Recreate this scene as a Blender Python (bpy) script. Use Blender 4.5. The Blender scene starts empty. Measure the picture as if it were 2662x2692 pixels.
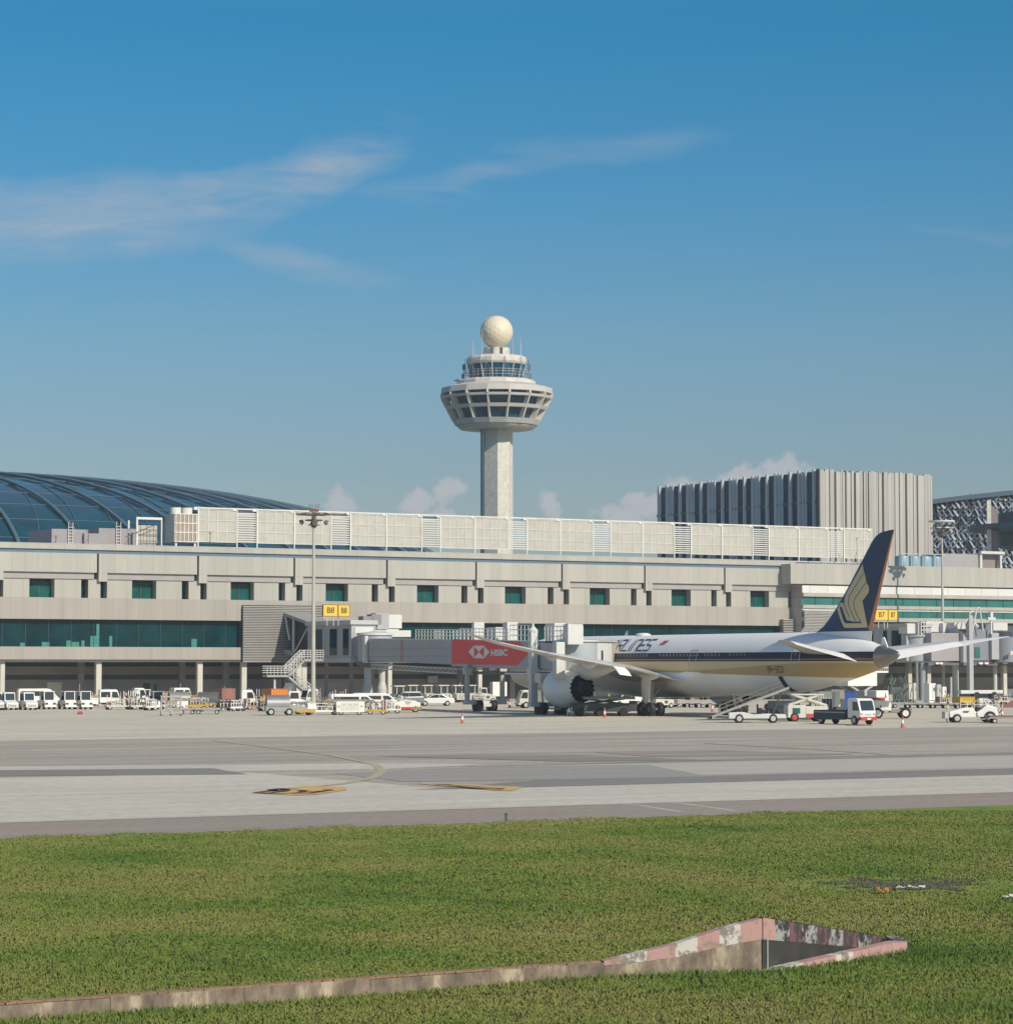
import bpy, bmesh, math, random
import numpy as np
from mathutils import Vector, Matrix, noise, geometry
R = math.radians
random.seed(7)
S = bpy.context.scene
COL = S.collection
# ------------------------------------------------------------------ camera
CH = 4.84; FPX = 7000.0; PITCH = 0.058
cam_d = bpy.data.cameras.new("camera"); cam = bpy.data.objects.new("camera", cam_d); COL.objects.link(cam)
cam.location = (0, 0, CH); cam.rotation_euler = (math.pi/2 + PITCH, 0, 0)
cam_d.sensor_width = 36; cam_d.sensor_fit = 'HORIZONTAL'; cam_d.lens = 36*FPX/2662
cam_d.clip_start = 1; cam_d.clip_end = 20000
S.camera = cam
TH = R(29.8); CT, ST = math.cos(TH), math.sin(TH)
def TF(u, v): return (u*CT - v*ST, u*ST + v*CT)          # terminal axes -> world
def UV(x, y): return (x*CT + y*ST, -x*ST + y*CT)
def ray(px, py):
    a = (px-1331)/FPX; b = -(py-1346)/FPX
    return (a, math.cos(PITCH) - b*math.sin(PITCH), math.sin(PITCH) + b*math.cos(PITCH))
def G(px, py, z=0.0):
    d = ray(px, py); t = (z-CH)/d[2]; return (d[0]*t, d[1]*t)
def FV(px, py, v):
    d = ray(px, py); t = v/(-d[0]*ST + d[1]*CT)
    return (t*(d[0]*CT + d[1]*ST), CH + t*d[2])
def DZ(px, py, Y):
    d = ray(px, py); t = Y/d[1]; return (d[0]*t, CH + t*d[2])
# ------------------------------------------------------------------ materials
MATS = {}
def nd(nt, t, **k):
    n = nt.nodes.new(t)
    for a, b in k.items(): setattr(n, a, b)
    return n
def mt(name, col, rough=.55, metal=0., var=.12, scale=.6, joint=None, spec=.5, bump=0., stretch=None, coat=0, fine=0):
    if name in MATS: return MATS[name]
    m = bpy.data.materials.new(name); m.use_nodes = True; nt = m.node_tree; L = nt.links.new
    b = nt.nodes['Principled BSDF']
    b.inputs['Roughness'].default_value = rough; b.inputs['Metallic'].default_value = metal
    b.inputs['Specular IOR Level'].default_value = spec
    b.inputs['Coat Weight'].default_value = coat
    geo = nd(nt, 'ShaderNodeNewGeometry')
    vec = geo.outputs['Position']
    if joint or stretch:
        rot = nd(nt, 'ShaderNodeVectorRotate', rotation_type='Z_AXIS'); rot.inputs['Angle'].default_value = -TH
        L(vec, rot.inputs['Vector']); vec = rot.outputs[0]
    mp = nd(nt, 'ShaderNodeMapping'); L(vec, mp.inputs['Vector'])
    if stretch: mp.inputs['Scale'].default_value = stretch
    n1 = nd(nt, 'ShaderNodeTexNoise'); n1.inputs['Scale'].default_value = scale; n1.inputs['Detail'].default_value = 7
    n1.inputs['Roughness'].default_value = .65; L(mp.outputs[0], n1.inputs['Vector'])
    cr = nd(nt, 'ShaderNodeMapRange'); cr.inputs['From Min'].default_value = .3; cr.inputs['From Max'].default_value = .72
    cr.inputs['To Min'].default_value = 1-var; cr.inputs['To Max'].default_value = 1+var*.35
    L(n1.outputs['Fac'], cr.inputs['Value'])
    val = cr.outputs[0]
    if joint:
        # joints: (period u, width u, period z, width z, strength, offset u)
        sx = nd(nt, 'ShaderNodeSeparateXYZ'); L(vec, sx.inputs[0])
        ju, wu, jv, wv, st, axis = joint
        def line(out, per, w):
            md = nd(nt, 'ShaderNodeMath', operation='PINGPONG'); md.inputs[1].default_value = per/2; L(out, md.inputs[0])
            lt = nd(nt, 'ShaderNodeMath', operation='LESS_THAN'); lt.inputs[1].default_value = w/2; L(md.outputs[0], lt.inputs[0])
            return lt.outputs[0]
        a = line(sx.outputs['X'], ju, wu); c = line(sx.outputs['Y' if axis == 'uv' else 'Z'], jv, wv)
        mx = nd(nt, 'ShaderNodeMath', operation='MAXIMUM'); L(a, mx.inputs[0]); L(c, mx.inputs[1])
        ml = nd(nt, 'ShaderNodeMath', operation='MULTIPLY_ADD'); ml.inputs[1].default_value = -st; ml.inputs[2].default_value = 1
        L(mx.outputs[0], ml.inputs[0])
        mm = nd(nt, 'ShaderNodeMath', operation='MULTIPLY'); L(val, mm.inputs[0]); L(ml.outputs[0], mm.inputs[1]); val = mm.outputs[0]
        # whole panels differ a little
        fl = nd(nt, 'ShaderNodeVectorMath', operation='DIVIDE'); fl.inputs[1].default_value = (ju, jv, 900) if axis == 'uv' else (ju, 900, jv); L(vec, fl.inputs[0])
        f2 = nd(nt, 'ShaderNodeVectorMath', operation='FLOOR'); L(fl.outputs[0], f2.inputs[0])
        wn = nd(nt, 'ShaderNodeTexWhiteNoise'); L(f2.outputs[0], wn.inputs['Vector'])
        wr = nd(nt, 'ShaderNodeMapRange'); wr.inputs['To Min'].default_value = .95; wr.inputs['To Max'].default_value = 1.03; L(wn.outputs['Value'], wr.inputs['Value'])
        m3 = nd(nt, 'ShaderNodeMath', operation='MULTIPLY'); L(val, m3.inputs[0]); L(wr.outputs[0], m3.inputs[1]); val = m3.outputs[0]
    if fine:
        n2 = nd(nt, 'ShaderNodeTexNoise'); n2.inputs['Scale'].default_value = fine; n2.inputs['Detail'].default_value = 4; L(geo.outputs['Position'], n2.inputs['Vector'])
        c2 = nd(nt, 'ShaderNodeMapRange'); c2.inputs['From Min'].default_value = .35; c2.inputs['From Max'].default_value = .65
        c2.inputs['To Min'].default_value = .9; c2.inputs['To Max'].default_value = 1.1; L(n2.outputs['Fac'], c2.inputs['Value'])
        m4 = nd(nt, 'ShaderNodeMath', operation='MULTIPLY'); L(val, m4.inputs[0]); L(c2.outputs[0], m4.inputs[1]); val = m4.outputs[0]
    vs = nd(nt, 'ShaderNodeVectorMath', operation='SCALE'); vs.inputs[0].default_value = col[:3]; L(val, vs.inputs['Scale'])
    L(vs.outputs[0], b.inputs['Base Color'])
    if bump:
        bp = nd(nt, 'ShaderNodeBump'); bp.inputs['Strength'].default_value = bump; bp.inputs['Distance'].default_value = .05
        L(n1.outputs['Fac'], bp.inputs['Height']); L(bp.outputs[0], b.inputs['Normal'])
    MATS[name] = m; return m
# ------------------------------------------------------------------ mesh builder
class M:
    def __init__(s, off=(0, 0, 0)): s.v = []; s.f = []; s.o = off; s.mi = []; s.cur = 0
    def p(s, x, y, z): s.v.append((x+s.o[0], y+s.o[1], z+s.o[2])); return len(s.v)-1
    def face(s, idx): s.f.append(tuple(idx)); s.mi.append(s.cur)
    def poly(s, pts): s.face([s.p(*q) for q in pts]); return s
    def box(s, x0, x1, y0, y1, z0, z1, rz=0, c=None):
        if x0 > x1: x0, x1 = x1, x0
        if y0 > y1: y0, y1 = y1, y0
        if z0 > z1: z0, z1 = z1, z0
        q = [(x, y, z) for z in (z0, z1) for x, y in ((x0, y0), (x1, y0), (x1, y1), (x0, y1))]
        if rz:
            cx, cy = c or ((x0+x1)/2, (y0+y1)/2); a, b = math.cos(rz), math.sin(rz)
            q = [(cx+(x-cx)*a-(y-cy)*b, cy+(x-cx)*b+(y-cy)*a, z) for x, y, z in q]
        i = [s.p(*t) for t in q]
        for f in ((3, 2, 1, 0), (4, 5, 6, 7), (0, 1, 5, 4), (1, 2, 6, 5), (2, 3, 7, 6), (3, 0, 4, 7)): s.face([i[k] for k in f])
        return s
    def bx(s, cx, cy, cz, sx, sy, sz, rz=0): return s.box(cx-sx/2, cx+sx/2, cy-sy/2, cy+sy/2, cz-sz/2, cz+sz/2, rz)
    def tube(s, a, b, r0, r1=None, n=8, cap=True):
        r1 = r0 if r1 is None else r1
        a = Vector(a); b = Vector(b); d = (b-a)
        if d.length < 1e-6: return s
        d.normalize(); e = Vector((0, 0, 1)) if abs(d.z) < .9 else Vector((1, 0, 0))
        x = d.cross(e).normalized(); y = d.cross(x)
        A = []; B = []
        for k in range(n):
            t = 2*math.pi*(k+.5)/n; w = x*math.cos(t)+y*math.sin(t)
            A.append(s.p(*(a+w*r0))); B.append(s.p(*(b+w*r1)))
        for k in range(n): s.face((A[k], B[k], B[(k+1) % n], A[(k+1) % n]))
        if cap: s.face(A); s.face(B[::-1])
        return s
    def prism(s, pts, y0, y1):      # pts in xz, extruded along y
        A = [s.p(x, y0, z) for x, z in pts]; B = [s.p(x, y1, z) for x, z in pts]; n = len(pts)
        s.face(A); s.face(B[::-1])
        for k in range(n): s.face((A[k], B[k], B[(k+1) % n], A[(k+1) % n]))
        return s
    def slab(s, pts, z0, z1):       # pts in xy, extruded along z
        A = [s.p(x, y, z0) for x, y in pts]; B = [s.p(x, y, z1) for x, y in pts]; n = len(pts)
        s.face(A[::-1]); s.face(B)
        for k in range(n): s.face((A[k], A[(k+1) % n], B[(k+1) % n], B[k]))
        return s
    def lathe(s, prof, n=24, c=(0, 0), cap=True, a0=0):   # prof (r,z)
        rings = []
        for r, z in prof: rings.append([s.p(c[0]+r*math.cos(a0+2*math.pi*k/n), c[1]+r*math.sin(a0+2*math.pi*k/n), z) for k in range(n)])
        for A, B in zip(rings, rings[1:]):
            for k in range(n): s.face((A[k], A[(k+1) % n], B[(k+1) % n], B[k]))
        if cap: s.face(rings[0][::-1]); s.face(rings[-1])
        return s
    def xlathe(s, prof, c=(0, 0), n=32, cap=False):       # prof (x,r) axis along x
        rings = []
        for x, r in prof: rings.append([s.p(x, c[0]+r*math.cos(2*math.pi*k/n), c[1]+r*math.sin(2*math.pi*k/n)) for k in range(n)])
        for A, B in zip(rings, rings[1:]):
            for k in range(n): s.face((A[k], B[k], B[(k+1) % n], A[(k+1) % n]))
        if cap: s.face(rings[0]); s.face(rings[-1][::-1])
        return s
    def rings(s, RR, close=True, cap=False):
        idx = [[s.p(*q) for q in r] for r in RR]; n = len(idx[0])
        for A, B in zip(idx, idx[1:]):
            for k in range(n if close else n-1): s.face((A[k], A[(k+1) % n], B[(k+1) % n], B[k]))
        if cap: s.face(idx[0][::-1]); s.face(idx[-1])
        return s
    def go(s, name, mat, parent=None, loc=(0, 0, 0), rz=0, smooth=False, bevel=0, recalc=True):
        me = bpy.data.meshes.new(name); me.from_pydata(s.v, [], s.f)
        ms = mat if isinstance(mat, (list, tuple)) else [mat]
        for q in ms: me.materials.append(q)
        if len(ms) > 1: me.polygons.foreach_set('material_index', s.mi)
        if recalc:
            bm = bmesh.new(); bm.from_mesh(me); bmesh.ops.recalc_face_normals(bm, faces=bm.faces)
            if bevel:
                es = [e for e in bm.edges if len(e.link_faces) == 2 and e.calc_face_angle(0) > .5]
                bmesh.ops.bevel(bm, geom=es, offset=bevel, segments=2 if bevel > .03 else 1, profile=.6, affect='EDGES', clamp_overlap=True)
            bm.to_mesh(me); bm.free()
        if smooth:
            me.polygons.foreach_set('use_smooth', [True]*len(me.polygons))
            try: me.set_sharp_from_angle(angle=R(smooth if smooth > 1 else 40))
            except Exception: pass
        me.update()
        o = bpy.data.objects.new(name, me); COL.objects.link(o); o.parent = parent; o.location = loc; o.rotation_euler = (0, 0, rz)
        return o
def tag(o, label=None, cat=None, group=None, kind=None):
    if label: o['label'] = label
    if cat: o['category'] = cat
    if group: o['group'] = group
    if kind: o['kind'] = kind
    return o
def thing(name, label, cat, loc=(0, 0, 0), rz=0, group=None):
    o = bpy.data.objects.new(name, None); COL.objects.link(o)
    o.location = loc if len(loc) == 3 else (loc[0], loc[1], 0); o.rotation_euler = (0, 0, rz)
    return tag(o, label, cat, group)
def dup(root, loc, rz=None, label=None, group=None):
    kids = {}
    for o in bpy.data.objects:
        if o.parent: kids.setdefault(o.parent, []).append(o)
    def cp(o, par):
        c = o.copy(); COL.objects.link(c); c.parent = par
        for k in kids.get(o, []): cp(k, c)
        return c
    r = cp(root, None); r.location = loc if len(loc) == 3 else (loc[0], loc[1], 0)
    if rz is not None: r.rotation_euler = (0, 0, rz)
    if label: r['label'] = label
    if group: r['group'] = group
    return r
def text(name, s, size, mat, parent, mtx, bold=0., shear=0., sx=1., ext=.01):
    c = bpy.data.curves.new(name, 'FONT'); c.body = s; c.size = size; c.offset = bold; c.shear = shear; c.extrude = ext
    c.align_x = 'CENTER'; c.align_y = 'CENTER'; c.resolution_u = 4
    t = bpy.data.objects.new(name, c); COL.objects.link(t)
    dg = bpy.context.evaluated_depsgraph_get(); me = bpy.data.meshes.new_from_object(t.evaluated_get(dg))
    bpy.data.objects.remove(t); bpy.data.curves.remove(c)
    me.transform(Matrix.Diagonal((sx, 1, 1, 1))); me.transform(mtx); me.materials.clear(); me.materials.append(mat)
    o = bpy.data.objects.new(name, me); COL.objects.link(o); o.parent = parent
    return o
# colours
concrete = mt('facade_panel', (.415, .405, .36), .75, var=.12, scale=.55, stretch=(1, 1, .12), joint=(1.7, .045, 50, .0, .30, 'uz'))
concrete2 = mt('facade_spandrel', (.37, .345, .305), .75, var=.14, scale=.55, stretch=(1, 1, .12), joint=(1.7, .045, 50, .0, .28, 'uz'))
slate = mt('slate_blue', (.10, .17, .24), .5, var=.1)
grey = mt('grey_render', (.26, .25, .25), .8, var=.15)
ltgrey = mt('light_grey_metal', (.46, .47, .46), .5, var=.12)
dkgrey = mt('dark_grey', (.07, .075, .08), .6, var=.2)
black = mt('black_rubber', (.012, .012, .013), .7, var=.2)
white = mt('white_paint', (.80, .79, .74), .4, var=.14, scale=1.2)
cream = mt('cream_paint', (.62, .60, .53), .5, var=.2, scale=2)
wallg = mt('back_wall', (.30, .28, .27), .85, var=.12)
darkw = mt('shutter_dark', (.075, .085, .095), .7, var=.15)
glassd = mt('dark_glass', (.003, .042, .050), .06, var=.6, scale=.35, spec=.16)
tealg = mt('teal_glass', (.006, .10, .088), .08, var=.5, scale=.5, spec=.2)
tealr = mt('teal_ribbon_glass', (.03, .17, .155), .1, var=.3, scale=.3, spec=.6)
carglass = mt('vehicle_glass', (.03, .045, .05), .08, var=.2, spec=.8)
steel = mt('galvanised_steel', (.42, .42, .40), .45, metal=.3, var=.15)
mastm = mt('mast_steel', (.47, .45, .40), .6, var=.12)
red = mt('red_paint', (.50, .06, .05), .5, var=.15)
redad = mt('red_panel', (.80, .035, .045), .45, var=.05)
yel = mt('sign_yellow', (.78, .52, .07), .5, var=.06)
orange = mt('orange_paint', (.62, .23, .05), .6, var=.2)
pinkm = mt('faded_red_paint', (.36, .17, .14), .7, var=.3, scale=1.5)
yelp = mt('yellow_paint', (.55, .36, .06), .6, var=.2, scale=2)
blue = mt('blue_tarp', (.02, .07, .32), .6, var=.2)
greenlt = mt('grey_green_metal', (.20, .215, .20), .5, var=.2)
beige = mt('beige_mesh_infill', (.48, .465, .41), .8, var=.14, scale=.8)
skin = mt('skin', (.30, .17, .11), .6)
hiv = mt('hi_vis', (.55, .60, .08), .7, var=.1)
navycloth = mt('navy_cloth', (.02, .025, .04), .9)
# ------------------------------------------------------------------ light and sky
SUN_EL, SUN_AZ = R(33), math.atan2(.655, -.756)      # azimuth clockwise from +Y
sd = bpy.data.lights.new("sun", 'SUN'); sd.energy = 4.4; sd.angle = R(.5); sd.color = (1, .90, .76)
so = bpy.data.objects.new("sun", sd); COL.objects.link(so)
sv = Vector((math.sin(SUN_AZ)*math.cos(SUN_EL), math.cos(SUN_AZ)*math.cos(SUN_EL), math.sin(SUN_EL)))
so.rotation_euler = sv.to_track_quat('Z', 'Y').to_euler(); so.location = (40, -40, 60)
w = bpy.data.worlds.new("World"); S.world = w; w.use_nodes = True; nt = w.node_tree; L = nt.links.new
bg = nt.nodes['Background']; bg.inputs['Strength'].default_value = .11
sky = nd(nt, 'ShaderNodeTexSky', sky_type='NISHITA'); sky.sun_disc = False
sky.sun_elevation = SUN_EL; sky.sun_rotation = SUN_AZ; sky.air_density = 1.0; sky.dust_density = .6; sky.ozone_density = 2.5
tc = nd(nt, 'ShaderNodeTexCoord')
sp = nd(nt, 'ShaderNodeSeparateXYZ'); L(tc.outputs['Generated'], sp.inputs[0])
def mth(op, a, b=None, c=None, clamp=False):
    n = nd(nt, 'ShaderNodeMath', operation=op); n.use_clamp = clamp
    for i, q in enumerate((a, b, c)):
        if q is None: continue
        if isinstance(q, (int, float)): n.inputs[i].default_value = q
        else: L(q, n.inputs[i])
    return n.outputs[0]
# sky tint by height above the horizon; unseen overhead whitened for added fill
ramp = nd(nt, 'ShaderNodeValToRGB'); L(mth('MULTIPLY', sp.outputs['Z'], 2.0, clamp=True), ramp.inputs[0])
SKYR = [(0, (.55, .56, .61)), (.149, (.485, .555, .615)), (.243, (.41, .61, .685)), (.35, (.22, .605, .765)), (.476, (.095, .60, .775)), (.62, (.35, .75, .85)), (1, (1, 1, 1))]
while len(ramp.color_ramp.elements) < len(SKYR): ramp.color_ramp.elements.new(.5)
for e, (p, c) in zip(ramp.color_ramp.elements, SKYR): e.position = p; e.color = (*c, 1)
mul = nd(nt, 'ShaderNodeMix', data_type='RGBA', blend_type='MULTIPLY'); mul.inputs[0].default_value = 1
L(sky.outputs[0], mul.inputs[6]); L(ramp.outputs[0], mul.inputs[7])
ysafe = mth('MAXIMUM', sp.outputs['Y'], .05)
tx = mth('DIVIDE', sp.outputs['X'], ysafe); tz = mth('DIVIDE', sp.outputs['Z'], ysafe)
cx = nd(nt, 'ShaderNodeCombineXYZ'); L(tx, cx.inputs[0]); L(tz, cx.inputs[1])
nz = nd(nt, 'ShaderNodeTexNoise'); nz.inputs['Scale'].default_value = 130; nz.inputs['Detail'].default_value = 8; nz.inputs['Roughness'].default_value = .6; L(cx.outputs[0], nz.inputs['Vector'])
mp = nd(nt, 'ShaderNodeMapping'); mp.inputs['Rotation'].default_value = (0, 0, R(-14)); mp.inputs['Scale'].default_value = (4.5, 22, 1); L(cx.outputs[0], mp.inputs[0])
nc = nd(nt, 'ShaderNodeTexNoise'); nc.inputs['Scale'].default_value = 1.7; nc.inputs['Detail'].default_value = 9; nc.inputs['Roughness'].default_value = .55; nc.inputs['Distortion'].default_value = .5; L(mp.outputs[0], nc.inputs['Vector'])
nb = nd(nt, 'ShaderNodeTexNoise'); nb.inputs['Scale'].default_value = 9; nb.inputs['Detail'].default_value = 6; L(cx.outputs[0], nb.inputs['Vector'])
def blob(px, py, rx, ry, ang=0.):
    """soft elliptical bump in the direction of (px, py); returns 0..1"""
    x0 = (px-1331)/7000; z0 = (1752-py)/7000
    a = mth('SUBTRACT', tx, x0); b = mth('SUBTRACT', tz, z0); c, s = math.cos(ang), math.sin(ang)
    u = mth('ADD', mth('MULTIPLY', a, c*7000/rx), mth('MULTIPLY', b, s*7000/rx))
    v = mth('ADD', mth('MULTIPLY', a, -s*7000/ry), mth('MULTIPLY', b, c*7000/ry))
    d = mth('ADD', mth('MULTIPLY', u, u), mth('MULTIPLY', v, v))
    return mth('SUBTRACT', 1.0, d, clamp=True)
def union(L_):
    o = L_[0]
    for q in L_[1:]: o = mth('MAXIMUM', o, q)
    return o
cum = union([blob(895, 1322, 62, 58), blob(890, 1375, 70, 60), blob(1095, 1330, 75, 55), blob(1180, 1290, 62, 55), blob(1130, 1370, 110, 60), blob(1440, 1330, 50, 50),
             blob(1690, 1330, 100, 60), blob(1640, 1370, 110, 70), blob(1790, 1290, 90, 50), blob(1960, 1250, 120, 40, .25), blob(2060, 1235, 95, 50, .2), blob(1900, 1300, 150, 60)])
cm = mth('MULTIPLY', mth('SUBTRACT', mth('ADD', cum, mth('MULTIPLY', mth('SUBTRACT', nz.outputs['Fac'], .5), 2.6)), .35), 2.2, clamp=True)
cm = mth('MULTIPLY', mth('MINIMUM', cm, mth('MULTIPLY', cum, 5.0, clamp=True)), .80)
mp2 = nd(nt, 'ShaderNodeMapping'); mp2.inputs['Rotation'].default_value = (0, 0, R(-20)); mp2.inputs['Scale'].default_value = (9, 55, 1); L(cx.outputs[0], mp2.inputs[0])
nf_ = nd(nt, 'ShaderNodeTexNoise'); nf_.inputs['Scale'].default_value = 2.6; nf_.inputs['Detail'].default_value = 9; nf_.inputs['Roughness'].default_value = .62; nf_.inputs['Distortion'].default_value = .8; L(mp2.outputs[0], nf_.inputs['Vector'])
sw = nd(nt, 'ShaderNodeSeparateColor'); L(nb.outputs['Color'], sw.inputs[0])
tx = mth('ADD', tx, mth('MULTIPLY_ADD', sw.outputs[0], .10, -.05)); tz = mth('ADD', tz, mth('MULTIPLY_ADD', sw.outputs[1], .05, -.025))
cir = union([blob(40, 600, 640, 150, .06), blob(420, 540, 420, 95, .28), blob(780, 440, 380, 95, .40), mth('MULTIPLY', blob(1240, 445, 430, 60, .2), .6), mth('MULTIPLY', blob(700, 690, 420, 50, -.14), .42),
             mth('MULTIPLY', blob(1600, 370, 320, 45, .18), .35), mth('MULTIPLY', blob(2560, 600, 260, 25, 0), .3)])
cc = mth('MULTIPLY', mth('MULTIPLY', cir, .66), mth('ADD', mth('MULTIPLY_ADD', nc.outputs['Fac'], 2.3, -.82), mth('MULTIPLY_ADD', nf_.outputs['Fac'], 1.5, -.55), clamp=True))
msk = mth('MAXIMUM', cm, cc)
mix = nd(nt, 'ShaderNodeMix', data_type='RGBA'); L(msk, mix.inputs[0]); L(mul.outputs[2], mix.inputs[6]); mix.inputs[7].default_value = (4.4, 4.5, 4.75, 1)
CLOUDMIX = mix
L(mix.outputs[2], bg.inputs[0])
S.view_settings.view_transform = 'Standard'; S.view_settings.look = 'None'; S.view_settings.gamma = 1; S.view_settings.exposure = 0
# ------------------------------------------------------------------ ground
V_GRASS, V_SHOULDER = 72.4, 79.6
def gmat(name, stops, scale, fine, rough=.95, vary=None):
    m = bpy.data.materials.new(name); m.use_nodes = True; n = m.node_tree; K = n.links.new; b = n.nodes['Principled BSDF']
    b.inputs['Roughness'].default_value = rough; b.inputs['Specular IOR Level'].default_value = .12
    g = nd(n, 'ShaderNodeNewGeometry'); rot = nd(n, 'ShaderNodeVectorRotate', rotation_type='Z_AXIS'); rot.inputs['Angle'].default_value = -TH; K(g.outputs['Position'], rot.inputs['Vector'])
    mp = nd(n, 'ShaderNodeMapping'); mp.inputs['Scale'].default_value = (.75, .6, .2); K(rot.outputs[0], mp.inputs[0])
    a = nd(n, 'ShaderNodeTexNoise'); a.inputs['Scale'].default_value = scale; a.inputs['Detail'].default_value = 8; a.inputs['Roughness'].default_value = .62; K(mp.outputs[0], a.inputs['Vector'])
    c = nd(n, 'ShaderNodeTexNoise'); c.inputs['Scale'].default_value = fine; c.inputs['Detail'].default_value = 5; K(g.outputs['Position'], c.inputs['Vector'])
    ad = nd(n, 'ShaderNodeMix', data_type='FLOAT'); ad.inputs[0].default_value = .35; K(a.outputs['Fac'], ad.inputs[2]); K(c.outputs['Fac'], ad.inputs[3]); ad.inputs[0].default_value = .22
    src = ad.outputs[0]
    if vary:
        at = nd(n, 'ShaderNodeAttribute', attribute_name=vary); mm = nd(n, 'ShaderNodeMath', operation='MULTIPLY_ADD'); mm.inputs[1].default_value = .10; K(at.outputs['Fac'], mm.inputs[0])
        sb = nd(n, 'ShaderNodeMath', operation='SUBTRACT'); sb.inputs[1].default_value = .05; K(src, sb.inputs[0]); K(sb.outputs[0], mm.inputs[2]); src = mm.outputs[0]
    r = nd(n, 'ShaderNodeValToRGB'); K(src, r.inputs[0])
    while len(r.color_ramp.elements) < len(stops): r.color_ramp.elements.new(.5)
    for e, (p, q) in zip(r.color_ramp.elements, stops): e.position = p; e.color = (*q, 1)
    K(r.outputs[0], b.inputs['Base Color'])
    if vary:   # blades scatter light like a mat: bend their normals upwards
        s1 = nd(n, 'ShaderNodeVectorMath', operation='SCALE'); s1.inputs['Scale'].default_value = .35; K(g.outputs['Normal'], s1.inputs[0]); s1.inputs['Scale'].default_value = .22
        s2 = nd(n, 'ShaderNodeVectorMath', operation='ADD'); s2.inputs[1].default_value = (0, 0, .65); K(s1.outputs[0], s2.inputs[0]); s3 = nd(n, 'ShaderNodeVectorMath', operation='NORMALIZE'); K(s2.outputs[0], s3.inputs[0]); K(s3.outputs[0], b.inputs['Normal'])
    return m
GST = [(.28, (.08, .18, .032)), (.40, (.15, .235, .05)), (.48, (.21, .275, .062)), (.56, (.27, .29, .083)), (.70, (.34, .305, .125))]
soil = gmat('lawn_soil', [(p, tuple(q*.97 for q in c)) for p, c in GST], .22, 3.5)
P_C = G(2000, 2553); 
# open drain inlet: triangle between corner, far end and near end
pitA = (4.03, 42.50); pitB = (6.62, 47.0); pitC = (6.56, 45.35)
outer = [(-9000, -400), (9000, -400), (9000, 12000), (-9000, 12000)]
hole = [pitA, pitB, pitC]
def tess(o, h):
    ring = [Vector((x, y, 0)) for x, y in o]; hr = [Vector((x, y, 0)) for x, y in h]
    vs = ring+hr; return vs, geometry.tessellate_polygon([ring, hr])
vs, tr = tess(outer, hole)
g = M()
for q in vs: g.p(q.x, q.y, 0)
for t in tr: g.face(t)
go_ = g.go('ground', soil, recalc=False)
me = go_.data
for p_ in me.polygons:
    if p_.normal.z < 0: p_.flip()
tag(go_, kind='structure')
U0, U1 = -600, 1500
def strip(name, m, v0, v1, z, u0=U0, u1=U1):
    b = M(); a = [TF(u0, v0), TF(u1, v0), TF(u1, v1), TF(u0, v1)]
    b.poly([(x, y, z) for x, y in a]); return tag(b.go(name, m, recalc=False), kind='structure')
tw = mt('taxiway_asphalt', (.45, .40, .325), .9, var=.36, scale=.34, stretch=(.07, 1, 1), joint=(7.5, .06, 5.0, .08, .2, 'uv'), fine=2)
sh = mt('shoulder_asphalt', (.33, .275, .225), .92, var=.16, scale=.5, stretch=(.08, 1, 1), fine=3)
cs = mt('taxiway_concrete', (.58, .54, .445), .85, var=.16, scale=.6, stretch=(.06, 1, 1), joint=(7.5, .06, 5.0, .08, .2, 'uv'), fine=2)
ap = mt('apron_concrete', (.63, .575, .45), .85, var=.24, scale=.26, stretch=(.14, 1, 1), joint=(7.5, .07, 7.5, .12, .2, 'uv'), fine=1.5)
strip('shoulder', sh, V_GRASS, V_SHOULDER+.5, .004)
strip('taxiway', tw, V_SHOULDER, 168, .008)
strip('apron', ap, 167, 900, .012)
def gpoly(name, m, pts, z, kind='structure'):
    b = M(); b.poly([(*G(x, y), z) for x, y in pts]); return tag(b.go(name, m, recalc=False), kind=kind)
strip('taxiway_edge_slab', cs, V_SHOULDER, 92.4, .012)
strip('taxiway_edge_slab', cs, 92.42, 111.5, .0125, u1=FV(960, 2050, 100)[0])
asp = mt('new_asphalt', (.24, .23, .205), .92, var=.2, scale=.7, stretch=(.12, 1, 1), fine=3)
asp2 = mt('worn_asphalt', (.34, .32, .285), .92, var=.22, scale=.5, stretch=(.1, 1, 1), fine=3)
def vstrip(name, m, v0, v1, pxa, z, pxb=None, skew=0):
    u0 = FV(pxa, 2050, v0)[0]; u1 = U1 if pxb is None else FV(pxb, 2050, v0)[0]
    b = M(); q = [TF(u0, v0), TF(u1, v0), TF(u1+skew*0, v1), TF(u0+skew, v1)]
    b.poly([(x, y, z) for x, y in q]); tag(b.go(name, m, recalc=False), kind='structure')
vstrip('asphalt_strip', asp, 92.6, 98.2, 1090, .016, skew=9)
vstrip('asphalt_strip', mt('old_asphalt', (.29, .265, .23), .92, var=.25, scale=.5, stretch=(.08, 1, 1)), 113.0, 116.6, 1190, .016, skew=26)
gpoly('asphalt_patch', asp2, [(880, 2035), (1060, 2056), (1300, 2054), (1862, 2042), (1700, 2012), (1320, 2016), (1100, 2024)], .020)
gpoly('asphalt_patch', asp, [(-900, 2052), (0, 2042), (652, 2037), (560, 2021), (0, 2026), (-900, 2040)], .020)
gpoly('concrete_band', cs, [(-900, 2046), (0, 2037), (1000, 2024), (1300, 2010), (1000, 2008), (0, 2016), (-900, 2028)], .016)
strip('concrete_band', mt('pale_slab', (.50, .46, .39), .88, var=.2, scale=.5, stretch=(.07, 1, 1)), 99.5, 112.5, .014, u0=FV(1500, 2040, 105)[0])
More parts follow.
